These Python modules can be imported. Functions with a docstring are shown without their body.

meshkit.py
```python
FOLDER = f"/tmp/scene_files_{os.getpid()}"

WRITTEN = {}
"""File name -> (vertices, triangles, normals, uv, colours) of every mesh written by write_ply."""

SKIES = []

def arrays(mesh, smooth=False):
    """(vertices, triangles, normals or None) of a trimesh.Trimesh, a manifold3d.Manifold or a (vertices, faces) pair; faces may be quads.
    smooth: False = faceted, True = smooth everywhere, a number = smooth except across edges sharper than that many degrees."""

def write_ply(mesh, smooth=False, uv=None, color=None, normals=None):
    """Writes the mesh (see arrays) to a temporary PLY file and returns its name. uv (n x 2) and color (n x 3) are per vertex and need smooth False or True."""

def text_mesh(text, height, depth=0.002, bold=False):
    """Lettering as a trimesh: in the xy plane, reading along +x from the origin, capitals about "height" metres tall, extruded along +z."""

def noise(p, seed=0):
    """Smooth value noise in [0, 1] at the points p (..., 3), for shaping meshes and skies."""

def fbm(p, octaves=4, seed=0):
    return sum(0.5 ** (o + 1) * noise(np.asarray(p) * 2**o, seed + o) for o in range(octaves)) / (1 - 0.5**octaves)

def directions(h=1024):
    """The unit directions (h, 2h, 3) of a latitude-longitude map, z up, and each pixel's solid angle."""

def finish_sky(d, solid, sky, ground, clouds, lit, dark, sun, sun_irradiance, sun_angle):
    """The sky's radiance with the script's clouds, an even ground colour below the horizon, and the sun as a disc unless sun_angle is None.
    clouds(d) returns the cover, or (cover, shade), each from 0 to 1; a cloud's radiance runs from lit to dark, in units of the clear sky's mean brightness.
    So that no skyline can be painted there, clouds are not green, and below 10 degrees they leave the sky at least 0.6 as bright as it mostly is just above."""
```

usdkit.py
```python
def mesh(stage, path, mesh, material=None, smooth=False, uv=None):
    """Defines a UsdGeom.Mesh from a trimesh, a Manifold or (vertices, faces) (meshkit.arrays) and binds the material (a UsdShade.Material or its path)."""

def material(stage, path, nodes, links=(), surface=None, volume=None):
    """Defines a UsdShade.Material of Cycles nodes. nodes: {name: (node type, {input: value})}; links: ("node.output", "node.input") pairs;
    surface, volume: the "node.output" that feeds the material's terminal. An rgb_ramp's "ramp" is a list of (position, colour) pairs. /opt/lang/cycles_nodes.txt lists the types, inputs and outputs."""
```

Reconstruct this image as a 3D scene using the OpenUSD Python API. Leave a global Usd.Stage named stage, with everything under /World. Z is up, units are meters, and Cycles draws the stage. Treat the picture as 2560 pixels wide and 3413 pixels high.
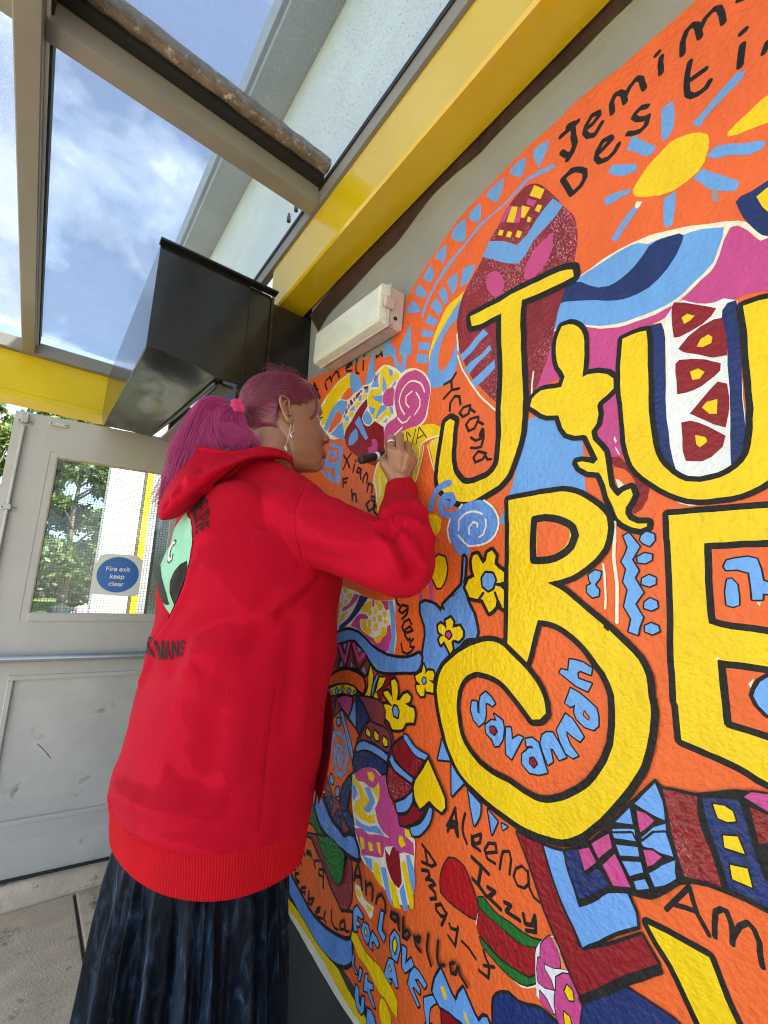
import math, random
import numpy as np, trimesh, manifold3d as m3, shapely
from shapely.geometry import Polygon, LineString, box as sbox, Point
from shapely.ops import unary_union
from shapely import affinity
import usdkit, meshkit
from pxr import Usd, UsdGeom, UsdLux, UsdShade, Gf, Sdf, Vt

stage = Usd.Stage.CreateInMemory()
UsdGeom.SetStageUpAxis(stage, 'Z'); UsdGeom.SetStageMetersPerUnit(stage, 1.0)
UsdGeom.Xform.Define(stage, '/World'); UsdGeom.Scope.Define(stage, '/World/Looks')
rng = np.random.default_rng(7)

# ---------------------------------------------------------------- camera
EYE = 1.2
RIGHT = np.array([0.78970233, -0.61306151, 0.02293082]); DOWN = np.array([0.14419834, 0.14915609, -0.97824297]); FWD = np.array([0.59630284, 0.77582733, 0.20619136])
cam = UsdGeom.Camera.Define(stage, '/World/camera')
cam.AddTransformOp().Set(Gf.Matrix4d(*RIGHT, 0, *(-DOWN), 0, *(-FWD), 0, 0, 0, EYE, 1))
cam.CreateHorizontalApertureAttr(36.0); cam.CreateVerticalApertureAttr(48.0); cam.CreateFocalLengthAttr(21.058)
cam.CreateClippingRangeAttr((0.05, 5000.0)); cam.CreateExposureAttr(2.32)

# ---------------------------------------------------------------- sky and sun
SUN_AZ = math.radians(140); SUN_EL = math.radians(52)
sun_dir = np.array([math.sin(SUN_AZ) * math.cos(SUN_EL), math.cos(SUN_AZ) * math.cos(SUN_EL), math.sin(SUN_EL)])
usdkit.material(stage, '/World/Looks/sky', {
    'sky': ('sky_texture', {'sky_type': 'single_scattering', 'sun_disc': False, 'sun_elevation': SUN_EL, 'sun_rotation': SUN_AZ, 'altitude': 60.0, 'air_density': 1.0, 'aerosol_density': 1.6}),
    'tc': ('texture_coordinate', {}),
    'mp': ('mapping', {'scale': (2.6, 2.6, 4.2), 'location': (0.35, 0.2, 0.1)}),
    'n': ('noise_texture', {'scale': 1.5, 'detail': 8.0, 'roughness': 0.58, 'distortion': 0.35}),
    'r': ('rgb_ramp', {'ramp': [(0.0, (0, 0, 0)), (0.0, (.04, .04, .04)), (0.47, (.04, .04, .04)), (0.60, (.24, .24, .24)), (0.76, (.85, .85, .85)), (1.0, (1, 1, 1))]}),
    'mx': ('mix', {'mix_type': 'mix', 'color2': (10.0, 10.3, 10.8)}),
    'bg': ('background_shader', {'strength': 0.085}),
}, [('tc.generated', 'mp.vector'), ('mp.vector', 'n.vector'), ('n.fac', 'r.fac'), ('r.color', 'mx.fac'), ('sky.color', 'mx.color1'), ('mx.color', 'bg.color')], surface='bg.background')
dome = UsdLux.DomeLight.Define(stage, '/World/sky')
UsdShade.MaterialBindingAPI.Apply(dome.GetPrim()).Bind(UsdShade.Material.Get(stage, '/World/Looks/sky'))
dome.GetPrim().SetCustomDataByKey('kind', 'structure')
sun = UsdLux.DistantLight.Define(stage, '/World/sun')
sun.CreateIntensityAttr(1.2); sun.CreateAngleAttr(0.6); sun.CreateColorAttr(Gf.Vec3f(1.0, 0.95, 0.87))
sun.GetPrim().CreateAttribute('inputs:normalize', Sdf.ValueTypeNames.Bool).Set(True)
zx = np.cross([0, 0, 1], sun_dir); zx /= np.linalg.norm(zx); zy = np.cross(sun_dir, zx)
sun.AddTransformOp().Set(Gf.Matrix4d(*zx, 0, *zy, 0, *sun_dir, 0, 0, 0, 30, 1))

# ---------------------------------------------------------------- helpers
used = {}
def numbered(parent, name):
    k = used.get((parent, name), 0); used[(parent, name)] = k + 1
    return parent + '/' + (name if k == 0 else '%s_%03d' % (name, k))
def meta(prim, label=None, cat=None, group=None, kind=None):
    for k, v in (('label', label), ('category', cat), ('group', group), ('kind', kind)):
        if v: prim.SetCustomDataByKey(k, v)
def thing(name, label, cat, loc=(0, 0, 0), rotz=0.0, group=None, kind=None):
    x = UsdGeom.Xform.Define(stage, numbered('/World', name))
    x.AddTranslateOp().Set(Gf.Vec3d(*map(float, loc))); x.AddRotateZOp().Set(float(rotz))
    meta(x.GetPrim(), label, cat, group, kind); return str(x.GetPath())
def obj(name, mesh, mat, parent='/World', smooth=False, label=None, cat=None, group=None, kind=None, uv=None):
    m = usdkit.mesh(stage, numbered(parent, name), mesh, '/World/Looks/' + mat if isinstance(mat, str) else mat, smooth=smooth, uv=uv)
    meta(m.GetPrim(), label, cat, group, kind); return str(m.GetPath())
def bx(x0, x1, y0, y1, z0, z1, bev=0.0):
    if bev > 0:
        b = bev; pts = []
        for sx, xx in ((1, x0), (-1, x1)):
            for sy, yy in ((1, y0), (-1, y1)):
                for sz, zz in ((1, z0), (-1, z1)):
                    pts += [(xx, yy + sy * b, zz + sz * b), (xx + sx * b, yy, zz + sz * b), (xx + sx * b, yy + sy * b, zz)]
        return trimesh.convex.convex_hull(np.array(pts, float))
    return trimesh.creation.box(bounds=[[x0, y0, z0], [x1, y1, z1]])
def cat(*ms): return trimesh.util.concatenate([m for m in ms])
def tube(path, r, n=10, caps=True):
    P = np.asarray(path, float); R = np.broadcast_to(np.asarray(r, float), (len(P),)); rings = []
    T = np.gradient(P, axis=0); T /= np.linalg.norm(T, axis=1)[:, None]
    ref = np.array([0, 0, 1.0]) if abs(T[0][2]) < .9 else np.array([1.0, 0, 0])
    u = np.cross(T[0], ref); u /= np.linalg.norm(u)
    for i in range(len(P)):
        u = u - T[i] * (u @ T[i]); u /= np.linalg.norm(u); v = np.cross(T[i], u)
        a = np.linspace(0, 2 * np.pi, n, endpoint=False)
        rings.append(P[i] + R[i] * (np.cos(a)[:, None] * u + np.sin(a)[:, None] * v))
    V = np.vstack(rings); F = []
    for i in range(len(P) - 1):
        for k in range(n):
            a, b = i * n + k, i * n + (k + 1) % n
            F += [(a, b, b + n), (a, b + n, a + n)]
    if caps:
        V = np.vstack([V, P[0], P[-1]]); c0, c1 = len(V) - 2, len(V) - 1; L = (len(P) - 1) * n
        for k in range(n): F += [(c0, (k + 1) % n, k), (c1, L + k, L + (k + 1) % n)]
    m = trimesh.Trimesh(V, np.array(F), process=False); m.fix_normals(); return m
def loft(rings, closed_ends=True):
    n = len(rings[0]); V = np.vstack(rings); F = []
    for i in range(len(rings) - 1):
        for k in range(n):
            a, b = i * n + k, i * n + (k + 1) % n
            F += [(a, b, b + n), (a, b + n, a + n)]
    if closed_ends:
        V = np.vstack([V, rings[0].mean(0), rings[-1].mean(0)]); c0, c1 = len(V) - 2, len(V) - 1; L = (len(rings) - 1) * n
        for k in range(n): F += [(c0, (k + 1) % n, k), (c1, L + k, L + (k + 1) % n)]
    m = trimesh.Trimesh(V, np.array(F), process=False)
    if closed_ends: m.fix_normals()
    return m
def prism(poly, a, b, axis='x'):
    """shapely polygon extruded between two levels of an axis; polygon (u, v) = the two other axes in order."""
    m = trimesh.creation.extrude_polygon(poly, b - a, engine='earcut'); v = m.vertices.copy(); v[:, 2] += a
    o = {'x': np.stack([v[:, 2], v[:, 0], v[:, 1]], 1), 'y': np.stack([v[:, 0], v[:, 2], v[:, 1]], 1), 'z': v}[axis]
    m = trimesh.Trimesh(o, m.faces, process=False); m.fix_normals(); return m
def spline(P, n=6, closed=False):
    P = np.asarray(P, float); N = len(P); out = []
    for i in range(N if closed else N - 1):
        a, b, c, d = (P[(i - 1) % N], P[i], P[(i + 1) % N], P[(i + 2) % N]) if closed else (P[max(i - 1, 0)], P[i], P[i + 1], P[min(i + 2, N - 1)])
        for t in np.linspace(0, 1, n, endpoint=False):
            out.append(.5 * (2 * b + (c - a) * t + (2 * a - 5 * b + 4 * c - d) * t * t + (3 * b - a - 3 * c + d) * t ** 3))
    if not closed: out.append(P[-1])
    return np.array(out)

# ---------------------------------------------------------------- materials
def mat(name, nodes, links, surface='p.BSDF'):
    return usdkit.material(stage, '/World/Looks/' + name, nodes, links, surface=surface)
def plain(name, col, rough=.5, var=.15, scale=12., bump=0., bscale=80., spec=.5, metallic=0., coat=0., dirt=None, extra=None):
    """paint, metal, stone: base colour with a soft uneven tone, and optionally bump and dirt specks"""
    c = np.array(col)
    nodes = {'g': ('geometry', {}), 'n': ('noise_texture', {'scale': scale, 'detail': 5.0, 'roughness': .6}),
             'r': ('rgb_ramp', {'ramp': [(.25, tuple(c * (1 - var))), (.75, tuple(np.minimum(c * (1 + var), 1)))]}),
             'p': ('principled_bsdf', {'roughness': rough, 'metallic': metallic, 'specular_ior_level': spec, 'coat_weight': coat, **(extra or {})})}
    links = [('g.position', 'n.vector'), ('n.fac', 'r.fac')]
    src = 'r.color'
    if dirt:
        dcol, dscale, th = dirt
        nodes['dn'] = ('noise_texture', {'scale': dscale, 'detail': 6.0, 'roughness': .7})
        nodes['dr'] = ('rgb_ramp', {'ramp': [(th, (0, 0, 0)), (th + .1, (1, 1, 1))]})
        nodes['dm'] = ('mix', {'mix_type': 'mix', 'color2': dcol})
        links += [('g.position', 'dn.vector'), ('dn.fac', 'dr.fac'), ('dr.color', 'dm.fac'), (src, 'dm.color1')]; src = 'dm.color'
    links.append((src, 'p.base_color'))
    if bump:
        nodes['bn'] = ('noise_texture', {'scale': bscale, 'detail': 4.0, 'roughness': .6}); nodes['b'] = ('bump', {'strength': 1.0, 'distance': bump})
        links += [('g.position', 'bn.vector'), ('bn.fac', 'b.height'), ('b.normal', 'p.normal')]
    return mat(name, nodes, links)
def wall_paint(name, col, rough=.38, var=.08, glint=None, spec=.5):
    """emulsion on old roughcast render: trowel waves, lumps and fine grain in the relief"""
    c = np.array(col)
    nodes = {'g': ('geometry', {}),
             'mpn': ('mapping', {'scale': (1., 1., .45), 'rotation': (.5, 0., 0.)}), 'n': ('noise_texture', {'scale': 16., 'detail': 8., 'roughness': .72, 'distortion': .6}),
             'r': ('rgb_ramp', {'ramp': [(.30, tuple(c * (1 - 1.7 * var))), (.70, tuple(np.minimum(c * (1 + var), 1)))]}),
             'b1': ('noise_texture', {'scale': 34., 'detail': 3., 'roughness': .5}), 'b2': ('noise_texture', {'scale': 125., 'detail': 3., 'roughness': .5}),
             'b3': ('voronoi_texture', {'scale': 34., 'feature': 'f1'}), 'b3r': ('rgb_ramp', {'ramp': [(0., (1, 1, 1)), (.16, (.25, .25, .25)), (.3, (0, 0, 0))]}),
             'k1': ('mix_float', {'fac': .62}), 'k2': ('math', {'math_type': 'multiply_add', 'value2': .16}),
             'b': ('bump', {'strength': 1., 'distance': .0050}),
             'p': ('principled_bsdf', {'roughness': rough, 'specular_ior_level': spec})}
    links = [('g.position', 'mpn.vector'), ('mpn.vector', 'n.vector'), ('n.fac', 'r.fac'), ('g.position', 'b1.vector'), ('g.position', 'b2.vector'), ('g.position', 'b3.vector'),
             ('b1.fac', 'k1.a'), ('b2.fac', 'k1.b'), ('b3.distance', 'b3r.fac'), ('b3r.color', 'k2.value1'), ('k1.result', 'k2.value3'), ('k2.value', 'b.height'), ('b.normal', 'p.normal')]
    src = 'r.color'
    if glint:
        nodes['f'] = ('noise_texture', {'scale': 260., 'detail': 3., 'roughness': .7}); nodes['fr'] = ('rgb_ramp', {'ramp': [(glint[1], (0, 0, 0)), (glint[1] + .05, (1, 1, 1))]})
        nodes['f2'] = ('noise_texture', {'scale': 7., 'detail': 2.}); nodes['f2r'] = ('rgb_ramp', {'ramp': [(.45, (0, 0, 0)), (.62, (1, 1, 1))]})
        nodes['fm'] = ('math', {'math_type': 'multiply'}); nodes['fx'] = ('mix', {'mix_type': 'mix', 'color2': glint[0]})
        links += [('g.position', 'f.vector'), ('f.fac', 'fr.fac'), ('g.position', 'f2.vector'), ('f2.fac', 'f2r.fac'), ('fr.color', 'fm.value1'), ('f2r.color', 'fm.value2'), ('fm.value', 'fx.fac'), (src, 'fx.color1')]
        src = 'fx.color'
    links.append((src, 'p.base_color'))
    return mat(name, nodes, links)

# ---------------------------------------------------------------- looks of the place
plain('grey_render', (.25, .25, .245), .75, .10, 6., .0035, 30., dirt=((.16, .14, .13), 5., .66))
plain('black_band', (.030, .030, .031), .8, .35, 9., .0025, 45., dirt=((.13, .13, .13), 14., .66))
plain('maroon_old', (.030, .016, .017), .7, .4, 20., .004, 40.)
plain('cream_render', (.74, .71, .62), .8, .08, 5., .002, 60.)
plain('eave_grey', (.33, .34, .35), .6, .15, 5.)
plain('yellow_steel', (.62, .43, .006), .16, .05, 6., .0002, 90., spec=.9, dirt=((.26, .19, .05), 34., .655))
plain('yellow_paint', (.70, .50, .006), .45, .06, 6., .0003, 90., spec=.3, dirt=((.25, .18, .04), 30., .69))
plain('grey_bar', (.225, .212, .19), .38, .08, 8., .0004, 60., dirt=((.14, .12, .10), 45., .69))
plain('gasket', (.012, .012, .013), .6, .3, 30.)
plain('moss_bead', (.17, .135, .10), .95, .6, 28., .006, 60., dirt=((.48, .45, .40), 45., .55))
plain('black_metal', (.012, .012, .012), .17, .3, 14., .0006, 24., dirt=((.07, .065, .055), 55., .70))
plain('black_scuffed', (.014, .013, .012), .24, .3, 14., .0009, 16., dirt=((.16, .14, .11), 130., .60))
plain('black_matt', (.008, .008, .009), .5, .3, 14.)
plain('door_grey', (.48, .465, .445), .42, .06, 4., .0006, 120., dirt=((.20, .19, .17), 16., .70))
plain('panel_grey', (.49, .485, .465), .38, .12, 7., .0008, 60., dirt=((.24, .23, .20), 9., .62))
plain('bare_wood', (.46, .38, .28), .8, .25, 60.)
plain('bar_alu', (.36, .38, .42), .32, .08, 30., metallic=.6)
plain('rod_steel', (.42, .42, .41), .4, .12, 40., metallic=.5, dirt=((.12, .10, .08), 60., .68))
plain('plastic_cream', (.58, .55, .48), .45, .12, 30., dirt=((.25, .22, .18), 60., .66))
plain('sign_blue', (.004, .13, .48), .3, .05, 20.)
plain('sign_white', (.80, .80, .79), .4, .03, 20.)
plain('sign_clear', (.76, .76, .73), .35, .05, 20.)
plain('wire', (.055, .06, .055), .5, .1, 20., metallic=.3)
plain('lamp_body', (.50, .41, .39), .55, .18, 22., .001, 60., dirt=((.16, .10, .08), 40., .62))
plain('kerb_stone', (.66, .57, .44), .85, .2, 10., .004, 60., dirt=((.20, .17, .13), 18., .60))
for i, t in enumerate((1.0, .88, 1.1, .95)):
    plain('paving_%d' % i, tuple(np.array((.56, .45, .32)) * t), .85, .22, 8., .0035, 130., dirt=((.17, .14, .10), 6., .57))
plain('joint_dirt', (.06, .052, .04), .95, .3, 40.)
plain('far_white', (.52, .51, .48), .7, .03, 2.)
plain('far_yellow', (.70, .50, .01), .5, .05, 4.)
plain('far_dark', (.012, .012, .014), .25, .3, 1.5)
plain('grass', (.10, .15, .035), .9, .45, 3., .03, 30., dirt=((.22, .19, .09), 2., .58))
plain('bark', (.13, .10, .07), .9, .3, 14., .01, 30.)
def leaf(name, col):
    c = np.array(col)
    mat(name, {'o': ('geometry', {}), 'r': ('rgb_ramp', {'ramp': [(0., tuple(c * .55)), (.6, tuple(c)), (1., tuple(c * np.array((1.5, 1.35, 1.1))))]}),
               'd': ('principled_bsdf', {'roughness': .5}), 't': ('translucent_bsdf', {}), 'm': ('mix_closure', {'fac': .35})},
        [('o.random_per_island', 'r.fac'), ('r.color', 'd.base_color'), ('r.color', 't.color'), ('d.BSDF', 'm.closure1'), ('t.BSDF', 'm.closure2')], surface='m.closure')
leaf('leaf_mid', (.19, .28, .075)); leaf('leaf_light', (.24, .34, .07)); leaf('leaf_dark', (.09, .14, .05))
# dirty roof glass: clear pane, faint green reflection, dust film and grit specks that differ along the pane
mat('roof_glass', {'g': ('geometry', {}), 'lw': ('layer_weight', {}), 'pw': ('math', {'math_type': 'power', 'value2': 5.0}), 'fr': ('math', {'math_type': 'multiply_add', 'value2': .85, 'value3': .03}),
    't': ('transparent_bsdf', {'color': (.78, .82, .845)}), 'gl': ('glossy_bsdf', {'roughness': .02, 'color': (.9, .95, .95)}), 'm1': ('mix_closure', {}),
    'dust': ('diffuse_bsdf', {'color': (.34, .32, .29)}), 'dust2': ('translucent_bsdf', {'color': (.55, .54, .52)}), 'dm': ('mix_closure', {'fac': .55}),
    'n1': ('noise_texture', {'scale': 3.2, 'detail': 5., 'roughness': .6}), 'r1': ('rgb_ramp', {'ramp': [(.3, (.03, .03, .03)), (.75, (.16, .16, .16))]}),
    'n2': ('noise_texture', {'scale': 240., 'detail': 4., 'roughness': .7}), 'r2': ('rgb_ramp', {'ramp': [(.55, (0, 0, 0)), (.68, (.6, .6, .6))]}),
    'sx': ('separate_xyz', {}), 'edge': ('map_range', {'from_min': .05, 'from_max': .5, 'to_min': .35, 'to_max': 1.1, 'clamp': True}), 'a0': ('math', {'math_type': 'multiply'}), 'a': ('math', {'math_type': 'add', 'use_clamp': True}), 'm2': ('mix_closure', {})},
    [('lw.facing', 'pw.value1'), ('pw.value', 'fr.value1'), ('fr.value', 'm1.fac'), ('t.BSDF', 'm1.closure1'), ('gl.BSDF', 'm1.closure2'), ('dust.BSDF', 'dm.closure1'), ('dust2.BSDF', 'dm.closure2'),
     ('g.position', 'n1.vector'), ('n1.fac', 'r1.fac'), ('g.position', 'n2.vector'), ('n2.fac', 'r2.fac'), ('g.position', 'sx.vector'), ('sx.x', 'edge.value'), ('edge.result', 'a0.value1'), ('r2.color', 'a0.value2'), ('r1.color', 'a.value1'), ('a0.value', 'a.value2'),
     ('a.value', 'm2.fac'), ('m1.closure', 'm2.closure1'), ('dm.closure', 'm2.closure2')], surface='m2.closure')
mat('door_glass', {'g': ('geometry', {}), 'lw': ('layer_weight', {}), 'pw': ('math', {'math_type': 'power', 'value2': 5.0}), 'fr': ('math', {'math_type': 'multiply_add', 'value2': .85, 'value3': .03}), 't': ('transparent_bsdf', {'color': (.88, .92, .90)}), 'gl': ('glossy_bsdf', {'roughness': .03}), 'm': ('mix_closure', {}),
    'd': ('diffuse_bsdf', {'color': (.5, .5, .48)}), 'n': ('noise_texture', {'scale': 6., 'detail': 6.}), 'r': ('rgb_ramp', {'ramp': [(.45, (.01, .01, .01)), (.8, (.12, .12, .12))]}), 'm2': ('mix_closure', {})},
    [('lw.facing', 'pw.value1'), ('pw.value', 'fr.value1'), ('fr.value', 'm.fac'), ('t.BSDF', 'm.closure1'), ('gl.BSDF', 'm.closure2'), ('g.position', 'n.vector'), ('n.fac', 'r.fac'), ('r.color', 'm2.fac'), ('m.closure', 'm2.closure1'), ('d.BSDF', 'm2.closure2')], surface='m2.closure')
mat('lamp_lens', {'g': ('geometry', {}), 'sx': ('separate_xyz', {}), 'w': ('wave_texture', {'wave_type': 'bands', 'bands_direction': 'z', 'scale': 70., 'distortion': .2}),
    'n': ('noise_texture', {'scale': 18., 'detail': 6.}), 'r': ('rgb_ramp', {'ramp': [(.3, (.86, .86, .82)), (.64, (.80, .80, .75)), (.78, (.45, .42, .34))]}),
    'b': ('bump', {'strength': .6, 'distance': .0015}), 'p': ('principled_bsdf', {'roughness': .22, 'transmission_weight': .15, 'coat_weight': .7, 'subsurface_weight': .3, 'subsurface_scale': .01})},
    [('g.position', 'w.vector'), ('g.position', 'n.vector'), ('n.fac', 'r.fac'), ('r.color', 'p.base_color'), ('w.fac', 'b.height'), ('b.normal', 'p.normal')])

# ---------------------------------------------------------------- ground
G = lambda x, y: np.clip((y - 9.5) / 16.0, 0, 1) ** .95 * 1.25
gx = np.concatenate([[-400, -150, -60], np.linspace(-30, 30, 41), [60, 150, 400]]); gy = np.concatenate([[-300, -80, -30], np.linspace(-12, 40, 53), [60, 120, 400]])
xx, yy = np.meshgrid(gx, gy, indexing='ij'); zz = G(xx, yy) - .03 + .04 * (meshkit.fbm(np.stack([xx * .3, yy * .3, 0 * xx], -1), 3) - .5) * (yy > 10)
V = np.stack([xx.ravel(), yy.ravel(), zz.ravel()], 1); nx, ny = len(gx), len(gy); F = []
for i in range(nx - 1):
    for j in range(ny - 1):
        a = i * ny + j; F += [(a, a + ny, a + ny + 1), (a, a + ny + 1, a + 1)]
obj('ground', trimesh.Trimesh(V, F, process=False), 'grass', smooth=True, kind='structure')
pv = thing('paving', None, None, kind='structure')
obj('bedding', bx(-6, .65, -7, 9, -.03, -.012), 'joint_dirt', pv)
def slabs(x0, x1, y0, y1, sx, sy, off):
    j = 0; y = y1
    while y > y0 + .05:
        ya = max(y - sy, y0); x = x1 - (0 if j % 2 else off)
        xs = [x1]
        while x > x0:
            if x < x1 - .02: xs.append(x)
            x -= sx
        xs.append(x0)
        for a, b in zip(xs[1:], xs[:-1]):
            if b - a > .03:
                dz = rng.uniform(-.003, .003)
                obj('paving_slab', bx(a + .006, b - .006, ya + .006, y - .006, -.05, dz, .004), 'paving_%d' % rng.integers(4), pv)
        y = ya; j += 1
slabs(-3.0, .648, -1.35, 2.49, .90, .60 * 1.45, .32)
slabs(-6.0, -3.0, -6, 8.5, .90, .9, .45); slabs(-3.0, .648, -6, -1.35, .90, .9, .45); slabs(-3.0, .648, 2.80, 8.5, .9, .9, .45)
# rounded stone kerb that the door closes on
kp = Polygon([(2.495, -.03), (2.495, .062), (2.503, .085), (2.522, .098), (2.60, .104), (2.795, .104), (2.795, -.03)])
kerb = thing('kerb', None, None, kind='structure')
for a, b in ((-2.9, -1.62), (-1.61, -.33), (-.32, .64)): obj('kerb_stone', prism(kp, a, b, 'x'), 'kerb_stone', kerb, smooth=40)

# ---------------------------------------------------------------- the building with the mural, its eave and the wall above the canopy
bld = thing('school_building', 'cream rendered building wall rising above the glass canopy, with a grey overhanging eave', 'building')
obj('upper_wall', bx(.70, 6.5, -4, 4.62, 2.44, 3.72), 'cream_render', bld)
obj('eave', bx(.50, 6.7, -4.2, 4.72, 3.78, 3.95), 'eave_grey', bld)
obj('soffit', bx(.52, .70, -4.2, 4.70, 3.722, 3.778), 'eave_grey', bld)
obj('inner_wall', bx(.92, 6.5, -4, 2.78, -.05, 2.438), 'cream_render', bld)
obj('dark_window', bx(.86, 6.5, 2.79, 4.62, -.05, 2.438), 'far_dark', bld)
obj('back_wall', bx(.652, .919, 1.42, 2.78, 0, 2.436), 'black_matt', bld)
wall = thing('mural_wall', 'grey rendered wall covered by a bright orange mural with big yellow letters and painted names', 'wall')
obj('render', bx(.65, .918, -3.2, 1.296, -.02, 2.436), 'grey_render', wall)
obj('dark_band', bx(.6478, .6498, -3.2, 1.294, 0, .50), 'black_band', wall)

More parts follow.
